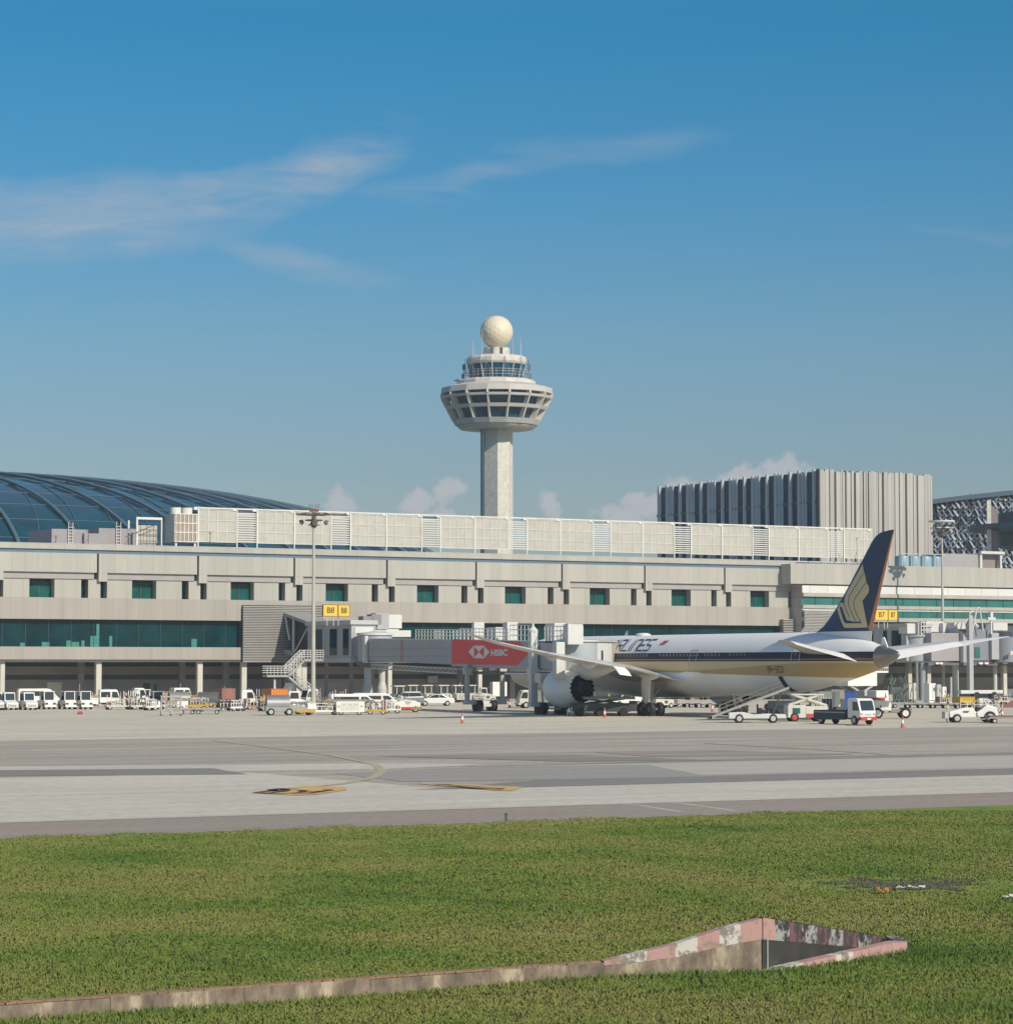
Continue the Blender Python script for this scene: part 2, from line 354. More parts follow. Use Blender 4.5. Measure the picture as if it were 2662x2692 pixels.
gpoly('rubber_stain', mt('stain_dark', (.30, .26, .22), .9, var=.3, scale=.6, stretch=(.1, 1, 1)), [(1000, 1990), (1500, 1986), (1900, 2000), (1500, 2003)], .026)
gpoly('rubber_stain', mt('stain', (.34, .29, .24), .9, var=.2, scale=.5, stretch=(.1, 1, 1)), [(1560, 1978), (1900, 1974), (2250, 1984), (2100, 1988), (1700, 1990)], .024)
def gline(name, m, pts, wpx, z, kind='structure'):
    P = [G(x, y) for x, y in pts]; b = M(); n = len(P); Lf = []; Rt = []
    for i, (x, y) in enumerate(P):
        a = P[max(0, i-1)]; c = P[min(n-1, i+1)]; dx, dy = c[0]-a[0], c[1]-a[1]; l = math.hypot(dx, dy)
        Lf.append(b.p(x-dy/l*wpx/2, y+dx/l*wpx/2, z)); Rt.append(b.p(x+dy/l*wpx/2, y-dx/l*wpx/2, z))
    for i in range(n-1): b.face((Rt[i], Rt[i+1], Lf[i+1], Lf[i]))
    return tag(b.go(name, m, recalc=False), kind=kind)
yl = mt('worn_yellow_line', (.52, .44, .29), .85, var=.35, scale=2.2)
gline('taxiway_line', yl, [(560, 1948), (647, 1958), (762, 1973), (866, 1986), (945, 2002), (985, 2012), (999, 2022), (1003, 2030), (987, 2041), (966, 2050), (900, 2062), (800, 2072)], .42, .028)
gline('taxiway_line', mt('faint_yellow', (.50, .44, .32), .9, var=.3), [(1850, 1955), (2150, 1972), (2400, 1990)], .35, .028)
# pale tyre scuffs on the shoulder
pale = mt('pale_scuff', (.52, .46, .41), .9, var=.2)
gline('scuff_mark', pale, [(1600, 2112), (1680, 2118), (1790, 2135)], .25, .008)
gline('scuff_mark', pale, [(1700, 2106), (1800, 2114), (1930, 2132)], .25, .008)
# painted location markings in yellow and black, lying flat
yb = mt('marking_yellow', (.64, .42, .15), .85, var=.22, scale=1.2); bk = mt('marking_black', (.05, .04, .035), .85, var=.3, scale=1.5)
gpoly('ground_marking', yb, [(664, 2087), (700, 2079), (800, 2068), (905, 2071), (912, 2079), (830, 2091), (780, 2093)], .030)
gline('ground_marking', bk, [(690, 2088), (740, 2088.5), (790, 2086), (800, 2081), (780, 2079)], .34, .034)
gline('ground_marking', bk, [(672, 2086), (710, 2087), (745, 2083), (755, 2078), (735, 2075), (712, 2078), (722, 2083)], .38, .034)
gline('ground_marking', bk, [(672, 2086), (720, 2081), (752, 2075.5), (780, 2076)], .38, .034)
gline('ground_marking', bk, [(800, 2082), (830, 2084), (868, 2080), (858, 2078)], .38, .034)
gline('ground_marking', bk, [(768, 2089), (810, 2088), (845, 2083)], .38, .034)
gpoly('ground_marking', yb, [(1095, 2062), (1130, 2060), (1375, 2071), (1345, 2081), (1300, 2080)], .030)
gpoly('ground_marking', bk, [(1135, 2063), (1180, 2064), (1330, 2074), (1318, 2078.5), (1240, 2076)], .034)
gline('ground_marking', yb, [(1150, 2066), (1220, 2069), (1300, 2076)], .3, .038)
gline('ground_marking', yb, [(1190, 2065), (1260, 2069), (1322, 2075)], .3, .038)
# apron: kerbed island and red safety line on the far right
gpoly('apron_red_band', mt('red_band', (.36, .14, .12), .9, var=.2), [(2600, 1843), (2900, 1840), (2900, 1857), (2560, 1862)], .020)
# ------------------------------------------------------------------ drain walls
def drainmat():
    m = bpy.data.materials.new('weathered_concrete'); m.use_nodes = True; n = m.node_tree; K = n.links.new; b = n.nodes['Principled BSDF']; b.inputs['Roughness'].default_value = .9
    g = nd(n, 'ShaderNodeNewGeometry'); mp = nd(n, 'ShaderNodeMapping'); mp.inputs['Scale'].default_value = (1, 1, .45); K(g.outputs['Position'], mp.inputs[0])
    a = nd(n, 'ShaderNodeTexNoise'); a.inputs['Scale'].default_value = 2.4; a.inputs['Detail'].default_value = 10; a.inputs['Roughness'].default_value = .7; K(mp.outputs[0], a.inputs['Vector'])
    r = nd(n, 'ShaderNodeValToRGB'); K(a.outputs['Fac'], r.inputs[0])
    st = [(.34, (.09, .07, .055)), (.45, (.17, .135, .10)), (.54, (.25, .20, .145)), (.60, (.38, .315, .225)), (.7, (.48, .40, .29))]
    while len(r.color_ramp.elements) < 5: r.color_ramp.elements.new(.5)
    for e, (p, q) in zip(r.color_ramp.elements, st): e.position = p; e.color = (*q, 1)
    K(r.outputs[0], b.inputs['Base Color']); return m
wc = drainmat()
def chip(name, col, dark=(.10, .085, .075), lo=.42, hi=.5):
    m = bpy.data.materials.new(name); m.use_nodes = True; n = m.node_tree; K = n.links.new; b = n.nodes['Principled BSDF']; b.inputs['Roughness'].default_value = .85
    g = nd(n, 'ShaderNodeNewGeometry'); a = nd(n, 'ShaderNodeTexNoise'); a.inputs['Scale'].default_value = 5; a.inputs['Detail'].default_value = 9; a.inputs['Roughness'].default_value = .7; K(g.outputs['Position'], a.inputs['Vector'])
    r = nd(n, 'ShaderNodeValToRGB'); K(a.outputs['Fac'], r.inputs[0]); e = r.color_ramp.elements; e[0].position = lo; e[0].color = (*dark, 1); e[1].position = hi; e[1].color = (*col, 1)
    K(r.outputs[0], b.inputs['Base Color']); return m
pk = chip('chipped_pink_paint', (.46, .27, .245), (.30, .22, .18), .40, .50); wt = chip('chipped_white_paint', (.56, .53, .47), (.24, .21, .18), .45, .51)
pkd = chip('dark_pink_paint', (.20, .10, .10), (.06, .05, .05), .45, .6); wtd = chip('grey_white_paint', (.34, .33, .31), (.035, .035, .035), .47, .56)  # darker paint for the inlet's inner faces
dark_in = mt('dark_concrete', (.05, .05, .045), .95, var=.4, scale=2)  # darker concrete for the far wall and pit floor
dr = thing('drain_wall', 'low stained concrete drain wall running through the grass to the painted inlet', 'wall', (1.6, 41.5, 0))
def wallseg(m, A, B, zA0, zA1, zB0, zB1, t, name, par, off):
    """upright wall from A to B, front face on the A-B line, thickness t away from the camera"""
    dx, dy = B[0]-A[0], B[1]-A[1]; l = math.hypot(dx, dy); nx, ny = -dy/l*t, dx/l*t
    b = M(); q = []
    for (x, y), z0, z1 in ((A, zA0, zA1), (B, zB0, zB1)):
        q += [(x, y, z0), (x, y, z1), (x+nx, y+ny, z1), (x+nx, y+ny, z0)]
    i = [b.p(x-off[0], y-off[1], z) for x, y, z in q]
    for f in ((0, 1, 5, 4), (1, 2, 6, 5), (2, 3, 7, 6), (0, 3, 2, 1), (4, 5, 6, 7), (0, 4, 7, 3)): b.face([i[k] for k in f])
    return b.go(name, m, par)
A0 = G(-900, 2705, .26); A1 = G(1587, 2530, .26)
o = (1.6, 41.5); prev = A0
N = 7
for k in range(N):
    B = (A0[0]+(A1[0]-A0[0])*(k+1)/N, A0[1]+(A1[1]-A0[1])*(k+1)/N)
    zz = .25+.008*math.sin(k*2.1); wallseg(wc, prev, (B[0]-.006, B[1]), -.3, zz, -.3, zz, .16, 'wall_block', dr, o); prev = B
earthb = mt('earthy_edge', (.30, .19, .11), .95, var=.35, scale=6); q_ = M(); r_ = random.Random(2); dxw, dyw = A1[0]-A0[0], A1[1]-A0[1]; lw = math.hypot(dxw, dyw); nxw, nyw = -dyw/lw, dxw/lw; kk = int(lw/.09)
for k in range(kk):
    f = k/kk; cx_, cy_ = A0[0]+dxw*f+nxw*.1, A0[1]+dyw*f+nyw*.1; hh = .012+.03*abs(noise.noise(Vector((f*lw*1.1, 3, 0))))*r_.uniform(.5, 1.3)+.012
    q_.bx(cx_-o[0], cy_-o[1], .25+hh/2, .11, r_.uniform(.12, .2), hh, math.atan2(dyw, dxw)+r_.uniform(-.2, .2))
q_.go('earthy_edge', earthb, dr)
inl = thing('drain_inlet', 'painted pink and white concrete drain inlet sunk in the grass', 'drain inlet', (4.0, 42.5, 0))
o = (4.0, 42.5)
C0 = (A1[0], A1[1]); C1 = (4.02, 42.35)
def lerp(a, b, t): return a+(b-a)*t
tops = [(0, .27), (.46, .50), (.72, .70), (1, .86)]
def topz(t):
    for (a, za), (b, zb) in zip(tops, tops[1:]):
        if t <= b: return lerp(za, zb, (t-a)/(b-a))
    return tops[-1][1]
def along(A, B, t): return (lerp(A[0], B[0], t), lerp(A[1], B[1], t))
ts = [0, .16, .30, .46, .60, .72, .86, 1]
for a, b in zip(ts, ts[1:]): wallseg(wc, along(C0, C1, a), along(C0, C1, b), -1.2, topz(a)-.002, -1.2, topz(b)-.002, .2, 'side_wall', inl, o)
cuts = [(0, .11, pk), (.11, .27, wt), (.27, .45, pk), (.45, .59, wt), (.59, .73, pk), (.73, .865, wt), (.865, 1.005, pk)]
def band(A, B, a, b, m, zt, h, t0, name='painted_band'):
    # a skin of paint 6 mm proud of front and top
    dx, dy = B[0]-A[0], B[1]-A[1]; l = math.hypot(dx, dy); nx, ny = -dy/l, dx/l
    pa, pb = along(A, B, a), along(A, B, b)
    mm = M()
    def pt(P, z, k): return (P[0]+nx*k-o[0], P[1]+ny*k-o[1], z)
    ha, hb = (h(a), h(b)) if callable(h) else (h, h)
    mm.poly([pt(pa, zt(a)-ha, -.006), pt(pb, zt(b)-hb, -.006), pt(pb, zt(b)+.005, -.006), pt(pa, zt(a)+.005, -.006)])
    mm.poly([pt(pa, zt(a)+.005, -.006), pt(pb, zt(b)+.005, -.006), pt(pb, zt(b)+.005, t0+.004), pt(pa, zt(a)+.005, t0+.004)])
    return mm.go(name, m, inl, recalc=False)
for a, b, m in cuts: band(C0, C1, a, b, m, topz, lambda t: .06+.26*t**.8, .2)
D0 = (4.06, 42.52); D1 = (6.62, 47.05)
tz2 = lambda t: lerp(.86, .10, t)
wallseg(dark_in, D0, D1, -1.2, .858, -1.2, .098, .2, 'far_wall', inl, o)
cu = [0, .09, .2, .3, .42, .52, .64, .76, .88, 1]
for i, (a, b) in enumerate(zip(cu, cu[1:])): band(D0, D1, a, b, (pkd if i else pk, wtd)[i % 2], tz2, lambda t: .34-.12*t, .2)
# light paint on the top of the far wall
mm = M(); dx, dy = D1[0]-D0[0], D1[1]-D0[1]; l = math.hypot(dx, dy); nx, ny = -dy/l, dx/l
mm.poly([(D0[0]-nx*.006-o[0], D0[1]-ny*.006-o[1], .872), (D1[0]-nx*.006-o[0], D1[1]-ny*.006-o[1], .112), (D1[0]+nx*.25-o[0], D1[1]+ny*.25-o[1], .112), (D0[0]+nx*.25-o[0], D0[1]+ny*.25-o[1], .872)])
mm.go('coping', wt, inl, recalc=False)
E0 = (4.0, 42.28); E1 = (6.5, 45.08); tz3 = lambda t: lerp(.03, .20, t)
wallseg(wc, E0, E1, -1.2, .028, -1.2, .198, .2, 'near_wall', inl, o)
for a, b, m in ((0, .3, wt), (.3, .55, pk), (.55, .68, wt), (.68, 1, pk)): band(E0, E1, a, b, m, tz3, .18, .2)
wallseg(pk, (6.48, 45.05), (6.75, 45.22), -.3, .205, -.3, .205, .3, 'end_block', inl, o); wallseg(wtd, (6.66, 47.2), (6.60, 45.36), -1.2, .11, -1.2, .19, .2, 'end_wall', inl, o)
b = M(); b.poly([(x-o[0], y-o[1], -1.1) for x, y in hole]); b.go('pit_floor', dark_in, inl, recalc=False)
b = M(); b.tube((4.14-o[0], 42.62-o[1], -.9), (4.14-o[0], 42.62-o[1], .5), .02); b.go('pipe', steel, inl)
# bare earth and scraps
dirt = mt('bare_earth', (.085, .062, .05), .95, var=.35, scale=1.2)
def earth(cx, cy, rx, ry, n=120, seed=1):
    b = M(); P = []
    for k in range(n):
        t = 2*math.pi*k/n; r = 1+.7*noise.noise(Vector((math.cos(t)*1.9, math.sin(t)*1.9, seed)))+.45*noise.noise(Vector((math.cos(t)*6, math.sin(t)*6, seed)))
        P.append((*G(cx+rx*r*math.cos(t), cy-ry*r*math.sin(t)), .012))
    b.poly(P); return b.go('bare_earth', dirt, recalc=False)
tag(earth(2390, 2326, 185, 15), 'dark patch of bare earth in the grass on the right', 'bare earth', kind='stuff')
scrap = [(2320, 2352, .24, .12, orange, 'small orange scrap lying in grass below the bare earth'), (2408, 2341, .38, .06, white, 'white rag in the grass beside the bare earth'),
         (2368, 2341, .2, .04, white, 'tiny white scrap between the orange scrap and the white rag'), (2655, 2366, .34, .07, white, 'white rag in dark grass by the right edge of the photo')]
for x, y, l, h, m, lb in scrap:
    b = M()
    for k in range(5): b.bx((k-2)*l/5, random.uniform(-.02, .02), h*(.3+.25*math.sin(k*1.9+x)), l/5.2, .09, h*(.5+.3*math.cos(k+x)), random.uniform(-.2, .2))
    tag(b.go('litter_scrap', m, loc=(*G(x, y), .06), bevel=.006), lb, 'litter')
b = M(); b.tube((0, 0, 0), (0, 0, .2), .035, n=10).lathe([(.045, .2), (.045, .25), (.02, .27)], 10)
tag(b.go('edge_marker', mt('green_plastic', (.05, .12, .09), .5), loc=(*G(1330, 2160), 0)), 'small green edge marker standing where the grass meets the shoulder', 'marker')
# ------------------------------------------------------------------ grass
def build_grass():
    rng = np.random.default_rng(3)
    X = []; Y = []
    def seg_d(px, py, A, B):
        ax, ay = A; bx, by = B; t = np.clip(((px-ax)*(bx-ax)+(py-ay)*(by-ay))/((bx-ax)**2+(by-ay)**2), 0, 1)
        return np.hypot(px-(ax+t*(bx-ax)), py-(ay+t*(by-ay)))
    y0 = 25.0
    while y0 < 88:
        y1 = y0*1.06; half = .205*y1+4.0; area = 2*half*(y1-y0)
        dens = 2100*(34/max(y0, 34))**1.8
        n = int(area*dens); X.append(rng.uniform(-half, half, n)); Y.append(rng.uniform(y0, y1, n)); y0 = y1
    X = np.concatenate(X); Y = np.concatenate(Y)
    v = -X*ST+Y*CT; jag = .7*np.sin(X*.9)+.5*np.sin(X*2.3+1)+.4*np.sin(X*5.1+2)
    k = v < V_GRASS+jag*.6+rng.normal(0, .35, len(X))
    # pit, walls
    def inside(px, py, T, g=.0):
        c = [(T[(i+1) % 3][0]-T[i][0])*(py-T[i][1])-(T[(i+1) % 3][1]-T[i][1])*(px-T[i][0]) for i in range(3)]
        return ((c[0] > 0) & (c[1] > 0) & (c[2] > 0)) | ((c[0] < 0) & (c[1] < 0) & (c[2] < 0))
    k &= ~inside(X, Y, hole)
    for A, B in ((A0, A1), (C0, C1), (D0, D1), (E0, E1)): k &= seg_d(X, Y, A, B) > .2
    # bare earth patch
    ex, ey = G(2390, 2326); er = ((X-ex)/2.9)**2+((Y-ey)/1.9)**2; k &= ~((er < 1) & (rng.random(len(X)) < .72))
    X = X[k]; Y = Y[k]; n = len(X)
    # tuft structure: heights vary on several scales
    nz_ = np.zeros(n)
    for f, a in ((.35, 1), (.9, .7), (2.3, .6), (6.0, .5)):
        p = rng.uniform(0, 6, 4); nz_ += a*np.sin(X*f+p[0]+1.7*np.sin(Y*f*.7+p[1]))*np.sin(Y*f*1.3+p[2]+1.3*np.sin(X*f*.8+p[3]))
    dwall = np.minimum(seg_d(X, Y, A0, A1), seg_d(X, Y, C0, C1)); dwall = np.minimum(dwall, seg_d(X, Y, E0, E1))
    dark = np.exp(-((X-13.5)/3.5)**2-((Y-(52))/3.0)**2)
    near_front = (Y < np.interp(X, [A0[0], A1[0], C1[0], E1[0]], [A0[1], A1[1], C1[1], E1[1]]))
    h = (.05+.016*nz_)*np.clip(42/Y, .5, 1)+.10*np.exp(-dwall/.6)+.05*dark; h = np.clip(h, .022, .26)*rng.uniform(.5, 1.35, n)
    h = np.where(near_front & (dwall < 2.2), h*1.0, h)
    w_ = (.0036+.00014*Y)*rng.uniform(.7, 1.4, n)
    az = rng.uniform(0, 2*np.pi, n); ln = h*rng.uniform(.15, .8, n); la = rng.uniform(0, 2*np.pi, n)
    dx = np.cos(az)*w_; dy = np.sin(az)*w_; tx_ = np.cos(la)*ln; ty_ = np.sin(la)*ln
    co = np.empty((n, 5, 3), np.float32)
    co[:, 0] = np.stack([X-dx, Y-dy, np.zeros(n)], 1); co[:, 1] = np.stack([X+dx, Y+dy, np.zeros(n)], 1)
    co[:, 2] = np.stack([X-dx*.7+tx_*.35, Y-dy*.7+ty_*.35, h*.6], 1); co[:, 3] = np.stack([X+dx*.7+tx_*.35, Y+dy*.7+ty_*.35, h*.6], 1)
    co[:, 4] = np.stack([X+tx_, Y+ty_, h], 1)
    base = np.arange(n, dtype=np.int32)[:, None]*5
    me = bpy.data.meshes.new('grass'); me.vertices.add(n*5); me.vertices.foreach_set('co', co.ravel())
    li = np.concatenate([base+np.array([0, 1, 3, 2]), base+np.array([2, 3, 4])], 1).ravel().astype(np.int32)
    me.loops.add(len(li)); me.loops.foreach_set('vertex_index', li)
    me.polygons.add(n*2); st = (np.arange(n)[:, None]*7+np.array([0, 4])).ravel().astype(np.int32)
    me.polygons.foreach_set('loop_start', st); me.update(calc_edges=True)
    at = me.attributes.new('tint', 'FLOAT', 'POINT')
    lush = np.exp(-dwall/.9)*1.8+dark*2.2
    tv = .5+rng.uniform(-.28, .28, n)-lush*.8-.25*nz_; at.data.foreach_set('value', np.repeat(tv, 5).astype(np.float32))
    gm = gmat('grass_blades', GST, .22, 3.5, vary='tint', rough=.6)
    me.materials.append(gm)
    o = bpy.data.objects.new('grass', me); COL.objects.link(o)
    tag(o, 'short rough grass covering the airfield verge', 'grass', kind='stuff'); print('blades', n)
build_grass()
# ------------------------------------------------------------------ terminal (built along u, v, z of its own axes)
F = 316.0
def yat(y100): return y100+(1754-y100)*157/13454      # same edge, seen at the first seam
def fz(y100, v=None): return FV(257, yat(y100), v or F)[1]
U_0 = FV(257, 1480, F)[0]
Wb = (FV(1904, 1500, F)[0]-U_0)/7
def sm(n): return U_0+n*Wb
def root_f(name, label, cat, u, v, group=None):
    x, y = TF(u, v); return thing(name, label, cat, (x, y, 0), TH, group), (-u, -v, 0)
T, o = root_f('terminal_building', 'long beige panelled airport terminal with dark ribbon windows behind the apron', 'terminal', U_0, F)
zt, z1, z2, z3, z4, z5, z6, z7, z8, z9, z10, z11 = [fz(y) for y in (1428, 1443, 1451, 1503, 1520, 1526, 1570, 1627, 1631, 1700, 1704, 1740)]
NB = range(-4, 8)
uL = sm(-4); uE = FV(2089, 1480, F)[0]
RZ = zt-.25
M(o).box(uL, uE, F-.12, F+.6, z1+.02, zt).go('parapet', concrete, T, bevel=.04)
M(o).box(uL, uE, F+.12, F+.6, z2-.05, z1+.02).go('shadow_gap_stripe', slate, T)  # recessed shadow gap, its bluish shade put into the colour
M(o).box(uL, uE, F+.6, F+58, z3+.05, RZ).go('upper_block', grey, T)
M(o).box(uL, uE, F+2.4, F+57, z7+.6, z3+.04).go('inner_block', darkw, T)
M(o).box(uL, uE, F-.14, F+.35, zt, zt+.06).go('coping', ltgrey, T)
k = Wb/13.0
for n in NB:
    a, b_ = sm(n), min(sm(n+1), uE)
    last = n == 7
    if last: b_ = uE
    q = M(o); q.box(a+.16, b_-.10, F, F+.34, z3, z2-.05)
    q.go('fascia_panel', concrete, T, bevel=.015)
    M(o).box(a+.16, a+1.25*k, F+.002, F+1.5, z4-.28, z3).go('pilaster', concrete, T)
    M(o).box(a+1.3*k, b_-.35, F+.34, F+1.2, z4, z3-.003).go('beam', mt('beam_grey', (.36, .34, .33), .8, var=.12), T)
    # window storey: panels proud of deep recesses
    def pan(x0, x1): M(o).box(x0, min(x1, uE-.02), F+.5, F+1.9, z6, z4-.02).go('wall_panel', concrete, T)
    pan(a+1.4*k, a+4.6*k); pan(a+7.75*k, a+11.1*k); pan(a+12.0*k, a+13.55*k)
    if not last or b_-a > 12: pass
    M(o).box(a+4.6*k, a+7.75*k, F+1.72, F+1.78, z6, z4-.3).go('window', tealg, T)
    M(o).box(a+11.1*k, a+12.0*k, F+1.72, F+1.78, z6, z4-.3).go('window', glassd, T)
    if not last: M(o).box(a+13.55*k, a+14.4*k, F+1.72, F+1.78, z6, z4-.3).go('window', glassd, T)
    q = M(o); q.box(a+4.6*k, a+7.75*k, F+1.62, F+1.70, z4-.45, z4-.3); q.box(a+6.1*k, a+6.2*k, F+1.62, F+1.70, z6, z4-.3); q.go('window_frame', dkgrey, T)
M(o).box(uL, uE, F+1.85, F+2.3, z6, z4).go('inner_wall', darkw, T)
LV0 = FV(637, 1650, F)[0]; LV1 = FV(850, 1650, F)[0]
LW0 = FV(2052, 1640, F)[0]
M(o).box(uL, LV0, F+.30, F+1.9, z7, z6).go('spandrel', concrete2, T)
M(o).box(LV1, uE, F+.30, F+1.9, z7, z6).go('spandrel', concrete2, T)
M(o).box(LV0, LV1, F+.30, F+1.9, z7+2.05, z6).go('spandrel', concrete2, T)
M(o).box(uL, LV0, F+.30, F+1.5, z11, z9).go('lower_spandrel', concrete2, T)
M(o).box(LV1, uE, F+.30, F+1.5, z11, z9).go('lower_spandrel', concrete2, T)
for (a, b_) in ((uL, LV0), (LV1, LW0)):
    M(o).box(a, b_, F+1.20, F+1.26, z9, z7).go('ribbon_window', glassd, T)
    x = a+.4
    while x < b_: M(o).box(x, x+.07, F+1.12, F+1.195, z9, z7).go('mullion', mt('mullion_teal', (.02, .07, .075), .4), T); x += 3.0
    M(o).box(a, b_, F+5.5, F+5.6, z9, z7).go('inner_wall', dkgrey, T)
# lit columns and furniture behind the ribbon, painted as pale green boards
for px, w_, y0, y1 in ((245, 8, 1672, 1698), (257, 4, 1640, 1698), (291, 4, 1672, 1698), (120, 10, 1688, 1698), (180, 6, 1684, 1698), (198, 10, 1688, 1698), (218, 4, 1684, 1698), (60, 7, 1690, 1698), (510, 7, 1680, 1698)):
    u0, za = FV(px-w_, y1, F+1.19); u1, zb = FV(px+w_, y0, F+1.19)
    M(o).box(u0, u1, F+1.17, F+1.198, z9+.02, zb).go('interior_board', mt('pale_green_board', (.05, .24, .20), .4, var=.3, scale=1.5), T)
# louvre screen around the bridge head
q = M(o); n = 34; zb = z11-.02; zt_ = z7+2.0
for i in range(n):
    z = zb+(zt_-zb)*i/n; q.box(LV0, LV1, F-.25, F-.08, z, z+(zt_-zb)/n*.5)
q.go('louvre_slats', mt('louvre_metal', (.44, .42, .39), .6, var=.1), T)
M(o).box(LV0+.02, LV1-.02, F+.02, F+.28, zb, zt_).go('louvre_backing', dkgrey, T)
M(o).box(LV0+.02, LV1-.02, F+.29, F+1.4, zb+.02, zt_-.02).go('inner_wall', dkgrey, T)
# second louvre by the wing
q = M(o)
za, zb2 = FV(2060, 1662, F)[1], FV(2060, 1626, F)[1]
for i in range(13):
    z = za-1.2+(zb2-za+1.2)*i/13; q.box(LW0, uE-.05, F-.6, F+.2, z, z+.11)
q.go('louvre_slats', MATS['louvre_metal'], T); M(o).box(LW0+.05, uE-.1, F+.22, F+1.2, z9, z7).go('louvre_backing', dkgrey, T)
# undercroft: soffit, back wall with shutters, columns
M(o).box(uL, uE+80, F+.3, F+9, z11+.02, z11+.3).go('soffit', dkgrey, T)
VB = F+8
zz = [FV(100, y, VB)[1] for y in (1742, 1752, 1774, 1787)]
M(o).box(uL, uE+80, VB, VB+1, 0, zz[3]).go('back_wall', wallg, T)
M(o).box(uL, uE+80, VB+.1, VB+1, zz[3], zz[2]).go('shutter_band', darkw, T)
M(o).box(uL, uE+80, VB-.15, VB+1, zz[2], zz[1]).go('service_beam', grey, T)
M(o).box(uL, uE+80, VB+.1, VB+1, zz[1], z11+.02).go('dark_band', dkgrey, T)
for px, wd in ((5, .6), (258, .72), (524, .72), (640, .72), (798, .72), (1023, .6), (1260, .6), (1490, .6), (1700, .6), (1900, .6), (2085, .7), (-260, .6), (-530, .6), (-810, .6)):
    u = FV(px, 1800, F+1.0)[0]
    M(o).box(u-wd/2, u+wd/2, F+.75, F+1.4, 0, z11+.02).go('column', mt('column_paint', (.56, .54, .48), .7, var=.12), T, bevel=.05)
    M(o).box(u-1.2, u-.5, F+4.5, F+5.2, 0, z11+.02).go('column', grey, T)
for px, y0, y1, wpx, m in ((143, 1794, 1850, 38, cream), (4, 1797, 1830, 12, dkgrey), (385, 1796, 1840, 18, dkgrey), (408, 1800, 1830, 8, tealr), (880, 1790, 1850, 36, wallg), (1280, 1760, 1850, 120, dkgrey), (1430, 1750, 1850, 150, dkgrey)):  # doors, plus two wide dark sheets painting the undercroft's shade
    u0, za = FV(px-wpx/2, y1, VB-.06); u1, zb = FV(px+wpx/2, y0, VB-.06)
    M(o).box(u0, u1, VB-.06, VB-.01, 0, zb).go('door_and_shade_sheet', m, T)
u0, za = FV(1122, 1795, VB-.3); u1, zb = FV(1147, 1777, VB-.3)
q = M(o); q.box(u0, u1, VB-.7, VB-.2, za, zb); q.go('vent_box', ltgrey, T, bevel=.05)
# roof deck
M(o).box(uL, uE, F+.6, F+60, RZ-.3, RZ+.02).go('roof', mt('roof_membrane', (.34, .33, .31), .9, var=.2), T)
# ------------------------------------------------------------------ terminal wing on the right
W, ow = root_f('terminal_wing', 'right-hand terminal block with twin teal ribbon windows under a plain fascia', 'terminal', uE, F)
VW = F-2.2
uw0 = FV(2107, 1500, VW)[0]; uw1 = uE+95
wz = lambda y: FV(2107, y, VW)[1]
a0, a1, a2, a3, a4, a5, a6, a7, a8, a9, a10 = [wz(y) for y in (1483, 1535, 1539, 1558, 1568, 1590, 1599, 1604, 1622, 1633, 1700)]
M(ow).box(uw0-2.2, uw1, VW-.3, F+40, a1, a0).go('fascia_panel', concrete, W)
M(ow).box(uw0, uw1, VW, F+40, a2-.02, a1).go('shadow_gap', dkgrey, W)
M(ow).box(uw0, uw1, VW-.1, VW+.4, a3, a2).go('white_panel_band', mt('white_panel', (.66, .66, .62), .5, var=.06, joint=(3.2, .07, 50, 0, .5, 'uz')), W)
M(ow).box(uw0, uw1, VW-.35, VW+.4, a4, a3-.01).go('ledge', concrete, W)
M(ow).box(uw0, uw1, VW+.05, VW+.1, a5, a4).go('ribbon_window', tealr, W)
M(ow).box(uw0, uw1, VW-.30, VW+.4, a6, a5).go('ledge', concrete, W)
M(ow).box(uw0, uw1, VW-.1, VW+.4, a7, a6-.01).go('white_panel_band', MATS['white_panel'], W)
M(ow).box(uw0, uw1, VW+.05, VW+.1, a8, a7).go('ribbon_window', tealr, W)
M(ow).box(uw0, uw1, VW-.30, VW+.4, a9, a8).go('ledge', concrete, W)
x = uw0+2.4
while x < uw1:
    for za_, zb_ in ((a5, a4), (a8, a7)): M(ow).box(x, x+.06, VW-.02, VW+.045, za_, zb_).go('mullion', MATS['mullion_teal'], W)
    x += 3.2
M(ow).box(uw0, uw1, VW+.4, F+40, a9, a1-.02).go('core_wall', grey, W)
M(ow).box(uw0, uw1, VW+.3, F+6, z11, a9-.01).go('lower_wall', darkw, W)
q = M(ow)
for i in range(30): z = z11+1+(a6-.2-z11-1)*i/30; q.box(uw0, uw0+6, VW-.6, VW-.32, z, z+.13)
q.go('louvre_slats', MATS['louvre_metal'], W)
M(ow).box(uw0-.02, uw0, VW+.05, F+6, z11, a1-.05).go('side_wall', mt('side_panel', (.40, .37, .35), .8, var=.1, joint=(900, .0, 1.35, .06, .4, 'uz')), W)
for px in (2250, 2390, 2440, 2640, 2800):
    u = FV(px, 1800, F+.8)[0]; M(ow).box(u-.35, u+.35, F+.6, F+1.3, 0, z11).go('column', MATS['column_paint'], W, bevel=.05)
M(ow).box(uE+.1, uw1, VW-.3, F+40, a0, a0+.05).go('coping', ltgrey, W)
